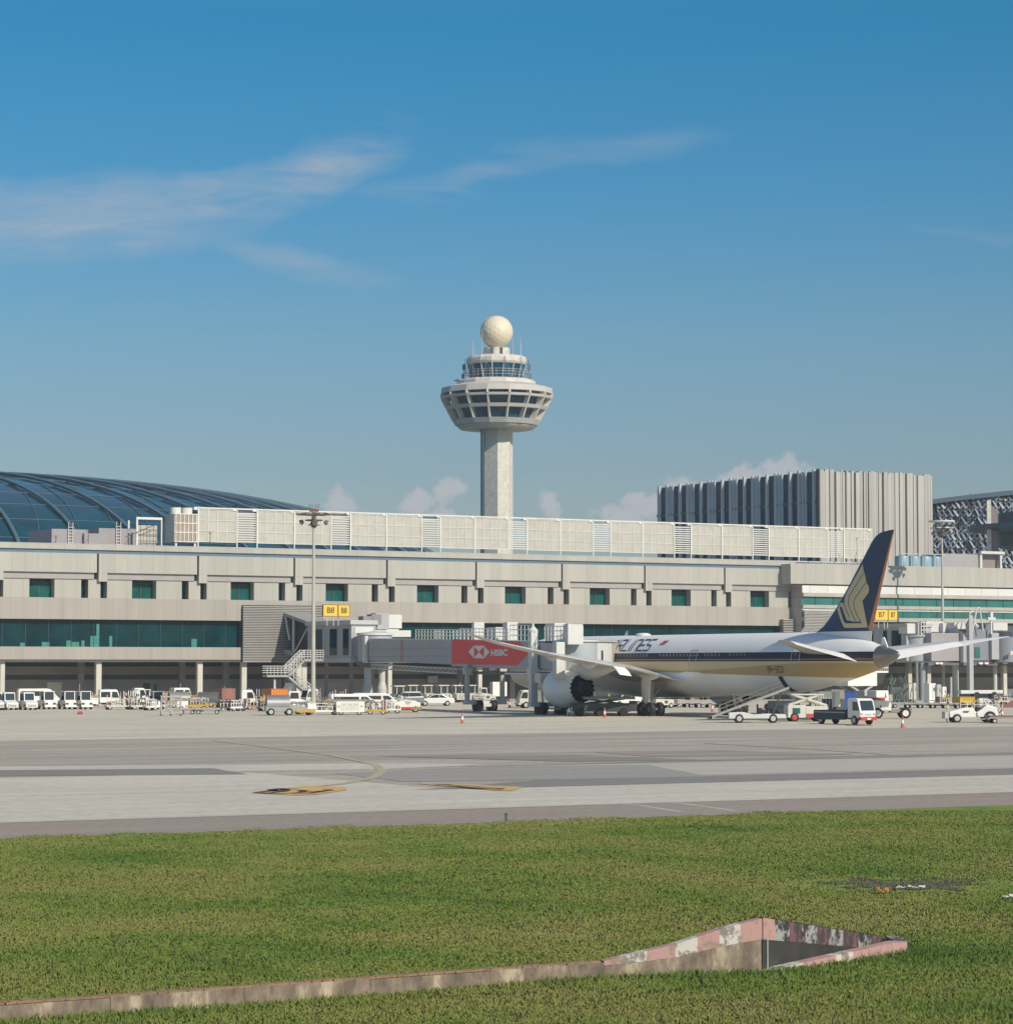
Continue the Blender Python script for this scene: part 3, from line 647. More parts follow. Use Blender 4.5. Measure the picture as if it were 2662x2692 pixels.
# ------------------------------------------------------------------ rooftop plant
VS = F+6
ups = [FV(p, 1380, VS)[0] for p in (622, 870, 1107, 1336, 1558, 1771, 1976, 2175)]
per = (ups[-1]-ups[0])/7
sc0 = FV(520, 1400, VS)[0]; sc1 = FV(2289, 1400, VS)[0]
zs1 = FV(520, 1333, VS)[1]; zs0 = FV(520, 1424, VS)[1]
SCR, os_ = root_f('plant_screen', 'long row of white mesh panels and louvres screening plant on the terminal roof', 'roof screen', sc0, VS)
wm = mt('white_steel', (.70, .69, .63), .5, var=.12)
def mesh_panel(a, b_):
    M(os_).box(a+.12, b_-.12, VS+.02, VS+.06, zs0+.02, zs1-.30).go('mesh_panel', beige, SCR)
    q = M(os_)
    for i in range(5): x = a+.15+(b_-a-.3)*i/4; q.box(x-.035, x+.035, VS-.045, VS+.018, zs0, zs1-.25)
    for i in range(4): z = zs0+(zs1-.3-zs0)*i/3; q.box(a+.1, b_-.1, VS-.05, VS-.003, z-.03, z+.04)
    q.go('panel_grid', wm, SCR)
posts = [sc0]
mesh_panel(sc0, ups[0])
for i in range(8):
    a = ups[0]+i*per; lw = per*.21; half = (per-lw)/2
    q = M(os_)
    for j in range(13): z = zs0+.05+(zs1-.5-zs0)*j/13; q.box(a+.1, a+lw-.1, VS-.02, VS+.12, z, z+.17)
    q.go('louvre_slats', mt('louvre_pale', (.60, .60, .56), .5, var=.1), SCR)
    if i in (0, 1, 2):
        M(os_).box(a+.15, a+lw-.15, VS+.5, VS+.55, zs0, zs1-.3).go('backing_sheet', mt('pale_sheet', (.5, .51, .52), .6), SCR)
    posts += [a, a+lw]
    if i < 7: mesh_panel(a+lw, a+lw+half); mesh_panel(a+lw+half, a+per); posts.append(a+lw+half)
    else: mesh_panel(a+lw, sc1); posts.append(sc1)
for x in posts:
    q = M(os_); q.box(x-.07, x+.07, VS-.16, VS-.06, RZ-.1, zs1+.05); q.bx(x-.35, VS+.15, zs1-.18, .5, .5, .38); q.go('post', wm, SCR)
q = M(os_)
for a, b_ in zip(posts, posts[1:]): q.box(a+.12, b_-.6, VS-.12, VS+.12, zs1-.2, zs1)
q.go('top_rail', wm, SCR, bevel=.03)
M(os_).box(sc0, sc1, VS-.2, VS+1.2, RZ, RZ+.35).go('plinth', mt('plinth', (.33, .32, .31), .8), SCR)
q = M(os_); random.seed(5)
for i in range(46):
    x = sc0+(sc1-sc0)*(i+.5)/46; q.tube((x-1.4, VS-.3, RZ+.5), (x+1.2, VS-.3, RZ+.5), .12, n=6)
q.go('pipe', ltgrey, SCR)
# cooling towers behind the screen
def cooling(u, v, w_, h, label):
    C, oc = root_f('cooling_tower', label, 'cooling tower', u, v, 'cooling towers on the terminal roof')
    M(oc).box(u-w_/2, u+w_/2, v-1.6, v+1.6, RZ+1.0, RZ+h).go('casing', mt('casing_grey', (.46, .46, .45), .6), C, bevel=.04)
    M(oc).box(u-w_/2+.25, u+w_/2-.25, v-1.66, v-1.602, RZ+1.2, RZ+h-.2).go('infill_panel', mt('tan_infill', (.34, .28, .23), .8, var=.15), C)
    q = M(oc)
    for i in range(6): x = u-w_/2+.2+(w_-.4)*i/5; q.box(x-.05, x+.05, v-1.75, v-1.662, RZ+1.1, RZ+h)
    for i in range(4): z = RZ+1.1+(h-1.1)*i/3; q.box(u-w_/2, u+w_/2, v-1.74, v-1.665, z-.06, z+.06)
    q.go('grid_frame', wm, C)
    for s in (-1, 1): M(oc).lathe([(w_*.21, RZ+h), (w_*.22, RZ+h+.9), (w_*.19, RZ+h+.9), (w_*.18, RZ+h+.1)], 18, (u+s*w_*.24, v), cap=False).go('fan_stack', wm, C, smooth=True)
    for s in (-1, 1):
        M(oc).box(u+s*w_*.4-.12, u+s*w_*.4+.12, v-1.5, v-1.2, RZ, RZ+1.05).go('leg', wm, C)
    return C
cu0 = FV(480, 1400, VS-1)[0]
cooling(cu0, VS-.5, FV(512, 1400, VS-2)[0]-FV(450, 1400, VS-2)[0], zs1-RZ-1.1, 'tan and white cooling tower standing left of the roof screen')
b = M(os_); 
FR, of_ = root_f('roof_gantry', 'white steel gantry frame with ladder left of the cooling tower', 'gantry', FV(385, 1400, VS)[0], VS)
g0, gz = FV(358, 1359, VS); g1 = FV(426, 1362, VS)[0]
q = M(of_); q.box(g0, g1, VS-.12, VS+.12, gz-.3, gz); q.box(g0, g0+.22, VS-.1, VS+.1, RZ, gz-.3); q.box(g1-.15, g1, VS-.1, VS+.1, RZ, gz-.3)
q.box(g0+.1, g0+.3, VS+3, VS+3.2, RZ, gz-.3); q.go('frame', wm, FR)
q = M(of_); q.box(g0+.5, g1-.3, VS+.8, VS+.86, RZ+.9, gz-1.0); q.go('infill_panel', beige, FR)
q = M(of_)
for i in range(4): x = g0+.6+(g1-g0-.9)*i/3; q.box(x-.03, x+.03, VS-.05, VS+.0, RZ, gz-1)
for z in (RZ+.9, RZ+1.8, RZ+2.6): q.tube((g0+.5, VS-.1, z), (g1-.2, VS-.1, z), .04, n=6)
q.tube((g0-1.6, VS-.4, RZ+1.6), (g0+2.6, VS-.4, gz-.9), .05, n=6); q.go('handrail', dkgrey, FR)
gi = 0
for px0, px1, y0, vv, lb in ((136, 232, 1390, F+14, 'grey rooftop plant room with ladder, left one near the photo edge'), (260, 360, 1388, F+16, 'grey rooftop plant room with ladder beside the steel gantry')):
    u0, zz_ = FV(px0, y0, vv); u1 = FV(px1, y0, vv)[0]
    P_, op = root_f('plant_room', lb, 'plant room', (u0+u1)/2, vv)
    M(op).box(u0, u1, vv, vv+9, RZ, zz_).go('wall', mt('plant_render', (.33, .31, .32), .85, var=.1), P_)
    M(op).box(u0+(u1-u0)*.85, u1+2.5, vv-.6, vv+5, RZ, zz_-.5).go('lower_wall', MATS['plant_render'], P_)
    q = M(op); x = lerp(u0, u1, .5)
    for s in (-.3, .3): q.tube((x+s, vv-.25, RZ), (x+s, vv-.25, zz_+.9), .045, n=6)
    z = RZ+.3
    while z < zz_+.5: q.tube((x-.3, vv-.25, z), (x+.3, vv-.25, z), .04, n=6); z += .4
    q.go('ladder', wm, P_)
for px, hgt, lb in ((147, 1.4, 'slim vent pipe on the roof above the left plant room'), (232, 2.2, 'dark lightning rod on the roof right of the left plant room'), (339, 2.6, 'dark lightning rod beside the gantry'), (552, 2.4, 'thin lightning rod with forked tip in front of the first mesh panel'), (2252, 4.2, 'thin forked rod on the roof in front of the last mesh panel')):
    u = FV(px, 1420, F+2.5)[0]; q = M(); q.tube((0, 0, 0), (0, 0, hgt), .045, n=6); q.tube((0, 0, hgt-.4), (-.3, 0, hgt), .03, n=5); q.tube((0, 0, hgt-.4), (.3, 0, hgt), .03, n=5); q.tube((-.9, 0, 0), (0, 0, hgt*.5), .03, n=5)
    x, y = TF(u, F+2.5); tag(q.go('lightning_rod', dkgrey, loc=(x, y, RZ), rz=TH), lb, 'rod', 'rods on the terminal roof')
# water tanks and hut on the wing roof
for i, px in enumerate((2370, 2400, 2430, 2457)):
    u = FV(px, 1480, F+5)[0]; q = M(); q.lathe([(1.05, 0), (1.1, .4), (1.1, 1.6), (1.0, 1.9), (.5, 2.05)], 20)
    x, y = TF(u, F+5); tw_ = thing('roof_tank', ['first', 'second', 'third', 'fourth'][i]+' pale blue cylindrical tank from the left on the wing roof', 'tank', (x, y, a0), TH, 'tanks on the wing roof')
    q.go('tank_body', mt('pale_blue_tank', (.26, .38, .45), .4, var=.25), tw_, smooth=True)
    q = M(); q.box(-.95, -.85, -1.2, -1.1, 0, 2.2); q.box(.85, .95, -1.2, -1.1, 0, 2.2); q.box(-.95, .95, -1.2, -1.1, 2.2, 2.3); q.go('support_frame', ltgrey, tw_)
u0, zh = FV(2475, 1455, F+7); u1 = FV(2572, 1448, F+7)[0]; u2 = FV(2628, 1462, F+7)[0]
H_, oh = root_f('roof_hut', 'grey rooftop hut with cream framed opening on the wing roof', 'roof hut', u1, F+7)
M(oh).box(u0, u1, F+7, F+12, a0, zh).go('wall', mt('hut_grey', (.34, .33, .33), .7), H_)
M(oh).box(u1, u2, F+7.6, F+12, a0, zh+.15).go('recess', mt('hut_tan', (.25, .21, .19), .8), H_)
q = M(oh); q.box(u1-.05, u1+.35, F+6.6, F+7, a0, zh+.1); q.box(u2-.3, u2+.05, F+6.6, F+7, a0, zh+.1); q.box(u1-.1, u2+.4, F+6.3, F+7, zh+.1, zh+.5); q.go('frame', cream, H_)
# ------------------------------------------------------------------ control tower
TWY = 554.0
tx0 = DZ(1304.8, 1500, TWY)[0]
tower = thing('control_tower', 'white control tower with flared faceted cab and golf-ball radome', 'control tower', (tx0, TWY, 0))
tc1 = mt('tower_concrete', (.60, .57, .50), .7, var=.08, scale=.15, fine=1.2); tc2 = mt('tower_band', (.52, .50, .46), .7, var=.1, scale=.4)
tg = mt('tower_glass', (.002, .085, .155), .08, var=.7, scale=.5, spec=.22)
# octagonal shaft, one arris towards the apron
oc = [(-3.0, -1.2), (.25, -3.35), (2.65, -2.2), (3.4, .3), (2.4, 2.6), (0, 3.3), (-2.4, 2.6)]
M().slab(oc, 0, 54.2).go('shaft', tc1, tower)
M().box(-3.32, -2.6, -1.0, 1.6, 0, 54.2).go('glazed_slot', mt('slot_blue', (.01, .05, .09), .2), tower)
M().box(-2.55, -2.38, -1.75, -1.1, 0, 54.1).go('slot_edge', slate, tower)
n = 16; A0_ = math.pi/16+.04
def ringz(prof, name, m, nn=16, smooth=False, cap=False): return M().lathe(prof, nn, (0, 0), cap, A0_).go(name, m, tower, smooth=smooth)
ringz([(3.0, 54.2), (7.6, 54.25), (8.15, 54.7), (8.15, 55.0), (7.9, 55.0)], 'base_disc', tc2, 48)
RC = lambda z: 8.75+(z-55)*(11.75-8.75)/(60.6-55)
ringz([(7.9, 55.0), (8.7, 55.05), (RC(56.1), 56.1), (RC(56.1)-1.3, 56.1)], 'ring_beam', tc2)
ringz([(RC(58.2)-1.2, 58.2), (RC(58.2), 58.2), (RC(58.9), 58.9), (RC(58.9)-1.2, 58.9)], 'ring_beam', tc2)
ringz([(RC(60.5)-1.2, 60.5), (RC(60.5), 60.5), (11.85, 61.0), (10.6, 61.0)], 'ring_beam', tc2)
ringz([(10.6, 61.6), (11.85, 61.6), (11.7, 62.75), (8.4, 63.6), (8.2, 63.6)], 'roof_ring', tc2)
ringz([(RC(56.1)-1.35, 56.0), (RC(61)-1.5, 61.7)], 'window_band', tg)
for k in range(16):
    a = A0_+2*math.pi*k/16; q = M(); ca, sa = math.cos(a), math.sin(a); t = .16
    def P(r, z, s): return (r*ca-s*t*sa, r*sa+s*t*ca, z)
    for zb_, zt__ in ((56.05, 58.25), (58.85, 60.55), (60.95, 61.65)):
        r0, r1 = RC(zb_)+.02, min(RC(zt__), 11.85)+.02
        i = [q.p(*P(r, z, s)) for r, z in ((r0-1.4, zb_), (r0, zb_), (r1, zt__), (r1-1.4, zt__)) for s in (-1, 1)]
        for f in ((0, 2, 4, 6), (1, 7, 5, 3), (2, 3, 5, 4), (0, 1, 3, 2), (6, 4, 5, 7)): q.face([i[j] for j in f])
    q.go('fin', mt('tower_fin', (.62, .59, .53), .7, var=.08), tower)
ringz([(8.2, 63.1), (8.2, 64.2), (7.6, 64.55), (7.1, 64.6), (5.5, 64.6)], 'upper_drum', tc1)
ringz([(5.4, 64.6), (5.3, 65.2), (6.05, 67.7)], 'cab_glass', tg, 16)
for k in range(16):
    a = A0_+2*math.pi*k/16; M().tube((5.35*math.cos(a), 5.35*math.sin(a), 64.9), (6.12*math.cos(a), 6.12*math.sin(a), 67.8), .13, n=6).go('mullion', tc2, tower)
ringz([(5.9, 67.7), (6.15, 67.75), (6.4, 68.2), (6.4, 68.9), (6.0, 69.45), (5.2, 69.6), (2.8, 69.65)], 'cab_roof', tc1, 16)
ringz([(2.75, 69.6), (2.75, 71.3), (2.2, 71.4)], 'roof_drum', tc1, 20, cap=True)
q = M()
for z in (65.3, 65.9, 66.4):
    for k in range(32):
        a, b_ = 2*math.pi*k/32, 2*math.pi*(k+1)/32; q.tube((6.9*math.cos(a), 6.9*math.sin(a), z), (6.9*math.cos(b_), 6.9*math.sin(b_), z), .055, n=5)
for k in range(32):
    a = 2*math.pi*k/32; q.tube((6.9*math.cos(a), 6.9*math.sin(a), 64.5), (6.9*math.cos(a), 6.9*math.sin(a), 66.4), .05, n=5)
q.go('gallery_railing', steel, tower)
q = M()
for a in (-2.9, -2.5, -1.9, -1.3, -.7, -.25, .1):
    q.tube((6.95*math.cos(a), 6.95*math.sin(a), 64.6), (6.7*math.cos(a), 6.7*math.sin(a), 69.0), .07, n=5)
    q.tube((6.95*math.cos(a+.25), 6.95*math.sin(a+.25), 65.4), (6.7*math.cos(a), 6.7*math.sin(a), 67.9), .05, n=5)
q.go('maintenance_frame', slate, tower)
for s in (-1, 1): M().box(s*6.8-.35, s*6.8+.35, -.5, .5, 66.8, 67.9).go('antenna_box', slate, tower); M().box(s*7.0-.3, s*7.0+.3, -.4, .4, 65.0, 65.9).go('antenna_box', slate, tower)
for x, y, z0_, z1_ in ((-5.0, -1.5, 69, 73.0), (-4.7, 0, 69, 72.2), (5.1, -1, 69, 72.3), (3.4, 1.5, 69, 73.8), (-3.0, -1.8, 69.4, 75.2), (5.0, 1.2, 69, 74)):
    M().tube((x, y, z0_), (x, y, z1_), .08, .05, n=5).go('antenna', ltgrey, tower)
q = M(); q.tube((-8.3, -1, 63.8), (-8.3, -1, 64.8), .08, n=5); q.box(-8.9, -7.6, -1.1, -.9, 64.3, 64.6); q.go('wind_sensor', dkgrey, tower)
for a in (-1.9, -1.2): M().bx(2.85*math.cos(a), 2.85*math.sin(a), 70.5, .5, .3, 1.5).go('door', dkgrey, tower)
bm = bmesh.new(); bmesh.ops.create_icosphere(bm, subdivisions=3, radius=3.45); me = bpy.data.meshes.new('radome'); bm.to_mesh(me); bm.free()
me.materials.append(mt('radome_cream', (.70, .62, .47), .55, var=.05)); rd = bpy.data.objects.new('radome', me); COL.objects.link(rd); rd.parent = tower; rd.location = (0, 0, 74.75); rd.rotation_euler = (.3, .5, .35)
# ------------------------------------------------------------------ fluted office block right of the tower
BY = 470.0; bx_, bz = DZ(2150, 1233, BY)
ub, vb = UV(bx_, BY)
BL, ob = root_f('fluted_block', 'tall fluted grey block with dark windows on its shaded left side', 'building', ub, vb)
def ext_u(px):   # length along u from the corner to the pixel column
    a = (px-1331)/FPX; return (a*BY-bx_)/(CT-a*ST)
LR = ext_u(2452); a = (1727-1331)/FPX; LLn = (a*BY-bx_)/(-ST-a*CT)
flu = mt('fluted_cladding', (.44, .43, .40), .7, var=.1, scale=.1)
M(ob).box(ub+.3, ub+LR-.3, vb+.3, vb+LLn, 0, bz-.4).go('core_wall', darkw, BL)
random.seed(11); q = M(ob); q2 = M(ob); x = 0; j = 0
while x < LR:
    w_ = random.choice((.35, .5, .7, .9)); d_ = random.choice((.0, .12, .35, .5)); w_ = min(w_, LR-x)
    (q if j % 3 else q2).box(ub+x+.03, ub+x+w_-.03, vb-d_, vb+.32, 0, bz-random.choice((0, .1, .35))); x += w_; j += 1
q.go('fluted_wall', flu, BL); q2.go('fluted_wall', mt('fluted_cladding_warm', (.39, .37, .34), .7, var=.1, scale=.1), BL)
y = .8; j = 0
bg_ = mt('block_glass', (.006, .03, .055), .15, var=.4, spec=.2)
M(ob).box(ub+.12, ub+.2, vb+.4, vb+LLn, 0, bz-.5).go('window_wall', bg_, BL)
q = M(ob)
for z in (bz-6, bz-10.5, bz-15, bz-19.5): q.box(ub-.05, ub+.1, vb+.4, vb+LLn, z, z+.5)
q.go('floor_edge', dkgrey, BL)
q = M(ob)
finm = mt('fin_cladding', (.50, .55, .58), .7, var=.1)
while y < LLn:
    w_ = (.8, .5, .6, .9)[j % 4]; d_ = (.30, .14, .22, .34)[j % 4]
    i = [q.p(ub+a, vb+b_, z) for z in (0, bz-.04*(j % 3)) for a, b_ in ((.1, y), (-d_, y+w_*.25), (-d_*.6, y+w_), (.1, y+w_))]
    for f in ((0, 1, 5, 4), (1, 2, 6, 5), (2, 3, 7, 6), (4, 5, 6, 7)): q.face([i[k] for k in f])
    y += w_+(1.9, .25, .3, 1.9)[j % 4]; j += 1
q.go('fin', finm, BL)
q = M(ob); q.box(ub-.2, ub+.3, vb-.45, vb+.4, 0, bz+.02); q.go('corner_post', dkgrey, BL)
M(ob).box(ub+.4, ub+LR-.2, vb+.4, vb+LLn, bz-.42, bz-.3).go('roof', ltgrey, BL)
# ------------------------------------------------------------------ lattice-faced building far right
LY = 520.0
lx0, lz0 = DZ(2440, 1315, LY); lx1, lz1 = DZ(2950, 1262, LY)
LB = thing('lattice_building', 'grey lattice-screened building with curved dark top edge at far right', 'building', ((lx0+lx1)/2, LY, 0))
ox = (lx0+lx1)/2
def ltop(t): return lz0+(lz1-lz0)*(t**.85)
Nn = 40
q = M(); A = []
for i in range(Nn+1):
    t = i/Nn; x = lerp(lx0, lx1, t)-ox; A.append((x, ltop(t)))
q = M()
for (xa, za), (xb, zb_) in zip(A, A[1:]):
    i = [q.p(xx, yy, zz_) for yy in (1.5, 20) for xx, zz_ in ((xa, 0), (xb, 0), (xb, zb_-1.2), (xa, za-1.2))]
    for f in ((0, 1, 2, 3), (3, 2, 6, 7)): q.face([i[k] for k in f])
q.go('glass_wall', mt('lattice_glass', (.02, .04, .06), .15, var=.5), LB)
q = M()
for (xa, za), (xb, zb_) in zip(A, A[1:]):
    i = [q.p(xx, yy, zz_) for yy in (-.6, 21) for xx, zz_ in ((xa, za-.9), (xb, zb_-.9), (xb, zb_), (xa, za))]
    for f in ((0, 1, 2, 3), (3, 2, 6, 7), (0, 4, 5, 1)): q.face([i[k] for k in f])
q.go('roof_edge', mt('edge_blue', (.07, .11, .15), .5), LB)
random.seed(4); q = M(); q2 = M()
dx = 1.05; dz = 1.55; row = 0; z = 14.
while z < 45:
    x = lx0-ox+(dx/2 if row % 2 else 0)
    while x < lx1-ox:
        t = (x+ox-lx0)/(lx1-lx0)
        if z < ltop(max(0, t))-1.2:
            for s in (-1, 1):
                j1, j2 = random.uniform(-.12, .12), random.uniform(-.5, .9); wd = random.uniform(.16, .30)
                Q = q if random.random() < .6 else q2
                a = Vector((x, j2*.4, z)); b_ = Vector((x+s*dx*.95+j1, random.uniform(-.6, .9), z+dz)); n_ = Vector((wd, random.uniform(-.3, .3), .08))
                Q.poly([tuple(a-n_), tuple(a+n_), tuple(b_+n_*.6), tuple(b_-n_*.6)])
        x += dx
    z += dz; row += 1
q.go('lattice_screen', mt('lattice_metal', (.34, .37, .41), .6, metal=0, var=.2), LB, recalc=False); q2.go('lattice_screen', mt('lattice_metal_dim', (.17, .21, .26), .6, metal=0, var=.2), LB, recalc=False)
# dark elevated deck in front of it
dxx, dzz = DZ(2760, 1385, 480)
DK = thing('skytrain_deck', 'dark teal curved deck structure at the right edge in front of the lattice', 'station', (dxx, 480, 0))
M().lathe([(4, dzz-5.2), (9.5, dzz-3.6), (9.8, dzz-1.2), (9.6, dzz+2.4), (2, dzz+2.6)], 40).go('deck', mt('deck_teal', (.025, .075, .10), .45, var=.15), DK, smooth=50)
M().lathe([(1, dzz-3.2), (14.6, dzz-.6), (14.4, dzz+.2), (4, dzz+.4)], 40).go('canopy', mt('canopy_teal', (.02, .065, .085), .5, var=.15), DK, smooth=50)
M().lathe([(3, 0), (3, dzz-4)], 20).go('support_column', dkgrey, DK)
px_, pz_ = DZ(2598, 1316, 474); 
PP = thing('lattice_pylon', 'cream stair pylon standing before the lattice screen', 'pylon', (px_, 474, 0))
M().box(-.35, .35, -.3, .3, 0, pz_).go('post', cream, PP); M().box(.35, 1.6, -.2, .3, 0, pz_-1.4).go('stair_wall', mt('dull_mauve', (.25, .2, .2), .8), PP)
# ------------------------------------------------------------------ glass dome
DY = 560.0; sc = DY/FPX; dcx = (-530-1331)*sc; Rc, wD, hD = 750*sc, 1120*sc, (1752-1249)*(511/FPX)+CH
dome = thing('glass_dome', 'huge blue-green glass dome with curved ribs behind the terminal at left', 'dome', (dcx, DY, 0))
def dp(th, t, off=0.):
    r = Rc+(wD+off)*math.sin(t); return (r*math.sin(th), -r*math.cos(th), (hD+off)*(max(0, math.cos(t))**.70 if abs(t) > .01 else 1))
q = M(); nth, ntt = 150, 26
q.rings([[dp(-.3+2.3*i/nth, math.pi/2*j/ntt) for j in range(ntt+1)] for i in range(nth+1)], close=False)
dg_ = mt('dome_glass', (.003, .058, .085), .07, var=.55, scale=.05, spec=.45, fine=.2)
q.go('dome_glass', dg_, dome, smooth=True)
def ribpath(th, sl, n=22, off=.45): return [dp(th+sl*(k/n), math.pi/2*(-.06+1.06*k/n), off) for k in range(n+1)]
ribm = mt('dome_rib', (.09, .15, .19), .4, var=.1)
dth = .082
for i in range(-3, 26):
    th = -.12+dth*i
    if th > 1.95: break
    q = M(); P_ = ribpath(th, -.03)
    for a, b_ in zip(P_, P_[1:]): q.tube(a, b_, .34, n=6, cap=False)
    q.go('rib', ribm, dome, smooth=True)
q = M()
for i in range(0, 34):
    th = -.12+dth*i*.66
    P_ = [dp(th-.16*(k/14), math.pi/2*(.2+.8*k/14), .1) for k in range(15)]
    for a, b_ in zip(P_, P_[1:]): q.tube(a, b_, .09, n=4, cap=False)
for j in range(7, 26, 2):
    t = math.pi/2*j/26
    for i in range(80):
        a, b_ = dp(-.2+2.1*i/80, t, .1), dp(-.2+2.1*(i+1)/80, t, .1); q.tube(a, b_, .07, n=4, cap=False)
q.go('glazing_bars', mt('dome_bar', (.07, .13, .17), .5), dome)
# ------------------------------------------------------------------ aircraft (local x = metres forward of the tail tip, y = port, z = up)
PHI = .512; ACX, ACY = 34.45, 234.0
air = thing('airliner', 'white, gold and navy twin-engine airliner parked nose-in at the boarding bridge', 'airliner', (ACX, ACY, 0), math.pi/2+PHI)
HX, HY = -math.sin(PHI), math.cos(PHI); PX_, PY_ = -math.cos(PHI), -math.sin(PHI)
def AC(px, py, yl=0.):     # pixel -> (x, z) on the plane y = yl of the aircraft
    d = ray(px, py); ox_, oy_ = ACX+PX_*yl, ACY+PY_*yl
    # solve t*d - H*s = O
    det = d[0]*(-HY)-(-HX)*d[1]; t = (ox_*(-HY)-(-HX)*oy_)/det; s = (d[0]*oy_-d[1]*ox_)/det
    return s, CH+t*d[2]
SEC = [(0, 6.0, 5.82, .08), (.3, 6.18, 5.6, .28), (1.2, 6.42, 5.12, .6), (2.6, 6.72, 4.68, .92), (4.3, 7.12, 4.25, 1.25), (7.5, 7.62, 3.56, 1.78), (10, 7.86, 3.1, 2.15), (13, 7.98, 2.62, 2.5),
       (16, 8.0, 2.32, 2.74), (20, 8.0, 2.12, 2.86), (24, 8.0, 2.06, 2.885), (57, 8.0, 2.06, 2.885), (60.5, 7.9, 2.12, 2.75), (63.5, 7.45, 2.3, 2.4), (66, 6.5, 2.65, 1.8), (67.6, 5.4, 3.1, 1.1), (68.2, 4.4, 3.7, .4)]
SA = np.array(SEC)
def sec(d):
    # monotone-ish smooth interpolation
    i = max(0, min(len(SEC)-2, int(np.searchsorted(SA[:, 0], d))-1)); x0, x1 = SA[i, 0], SA[i+1, 0]; t = (d-x0)/(x1-x0)
    def m(k): 
        k = max(0, min(len(SEC)-1, k)); a = SA[max(0, k-1)]; b_ = SA[min(len(SEC)-1, k+1)]; return (b_[1:]-a[1:])/max(1e-6, b_[0]-a[0])
    h = x1-x0; p0, p1, m0, m1 = SA[i, 1:], SA[i+1, 1:], m(i)*h, m(i+1)*h
    if (abs(p1-p0) < 1e-6).all(): m0 = m1 = p0*0
    r = (2*t**3-3*t**2+1)*p0+(t**3-2*t**2+t)*m0+(-2*t**3+3*t**2)*p1+(t**3-t**2)*m1
    return r
def fpt(d, a):   # a = angle from port (+y) upwards
    zt_, zb_, hw = sec(d); zc = (zt_+zb_)/2; return (d, hw*math.cos(a), zc+(zt_-zb_)/2*math.sin(a))
def onskin(d, z, off=.0, side=1):
    zt_, zb_, hw = sec(d); zc = (zt_+zb_)/2; rz_ = (zt_-zb_)/2; s = max(-1, min(1, (z-zc)/rz_)); a = math.asin(s)
    return (d, side*(hw*math.cos(a)+off*math.cos(a)), zc+rz_*s+off*s)
def livery():
    m = bpy.data.materials.new('airline_livery'); m.use_nodes = True; n = m.node_tree; K = n.links.new; b = n.nodes['Principled BSDF']
    b.inputs['Roughness'].default_value = .5; b.inputs['Specular IOR Level'].default_value = .25; b.inputs['Coat Weight'].default_value = .08; b.inputs['Coat Roughness'].default_value = .12
    t = nd(n, 'ShaderNodeTexCoord'); s = nd(n, 'ShaderNodeSeparateXYZ'); K(t.outputs['Object'], s.inputs[0]); X, Z = s.outputs['X'], s.outputs['Z']
    def ma(op, a, b_, c=None, cl=False):
        q = nd(n, 'ShaderNodeMath', operation=op); q.use_clamp = cl
        for i, v in enumerate((a, b_, c)):
            if v is None: continue
            if isinstance(v, (int, float)): q.inputs[i].default_value = v
            else: K(v, q.inputs[i])
        return q.outputs[0]
    nz_ = nd(n, 'ShaderNodeTexNoise'); nz_.inputs['Scale'].default_value = .35; nz_.inputs['Detail'].default_value = 6; K(t.outputs['Object'], nz_.inputs['Vector'])
    wv = ma('MULTIPLY_ADD', nz_.outputs['Fac'], .14, .92)
    cur = None
    def mixc(f, c1, c2):
        q = nd(n, 'ShaderNodeMix', data_type='RGBA'); K(f, q.inputs[0])
        for i, c in ((6, c1), (7, c2)):
            if isinstance(c, tuple): q.inputs[i].default_value = (*c, 1)
            else: K(c, q.inputs[i])
        return q.outputs[2]
    # gold band lower edge falls towards the tail
    low = ma('MINIMUM', ma('MULTIPLY_ADD', X, .0165, 3.72), 4.42)
    tailend = ma('LESS_THAN', X, 6.8)
    g = ma('MULTIPLY', ma('GREATER_THAN', Z, low), ma('LESS_THAN', Z, 5.34))
    sky_wave = ma('MULTIPLY', ma('GREATER_THAN', ma('ADD', ma('MULTIPLY', ma('SINE', ma('MULTIPLY', X, .16), 0.), .22), ma('MULTIPLY_ADD', X, -.012, 5.05)), Z), 1.0)  # sky reflection on the gold band, put into its colour with a wavy edge
    col = mixc(g, (.84, .83, .80), mixc(sky_wave, (.66, .53, .29), (.50, .36, .16)))
    dk = ma('MULTIPLY', ma('GREATER_THAN', Z, 5.335), ma('LESS_THAN', Z, 6.17))
    dk = ma('MULTIPLY', dk, ma('LESS_THAN', X, 62.0))
    col = mixc(dk, col, (.022, .016, .030))
    ln = ma('MULTIPLY', ma('MULTIPLY', ma('GREATER_THAN', Z, 5.47), ma('LESS_THAN', Z, 5.545)), ma('LESS_THAN', X, 62))
    col = mixc(ln, col, (.42, .27, .20))
    vs = nd(n, 'ShaderNodeVectorMath', operation='SCALE'); K(col, vs.inputs[0]); K(wv, vs.inputs['Scale']); K(vs.outputs[0], b.inputs['Base Color'])
    return m
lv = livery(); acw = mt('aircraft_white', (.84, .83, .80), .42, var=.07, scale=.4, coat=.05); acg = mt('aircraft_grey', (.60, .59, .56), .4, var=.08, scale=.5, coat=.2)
acd = mt('engine_dark', (.016, .018, .02), .45, metal=.4, var=.4, scale=3); cone = mt('bare_metal', (.30, .27, .25), .35, metal=.75, var=.2)
navy = mt('fin_navy', (.006, .028, .085), .45, var=.1, coat=.05); gold = mt('logo_gold', (.62, .50, .28), .35, var=.06); orr = mt('rudder_orange', (.62, .24, .12), .45, var=.1)
NS = 64; q = M()
ds = list(np.linspace(2.6, 24, 40))+list(np.linspace(25, 57, 20))+list(np.linspace(57.8, 68.2, 22))
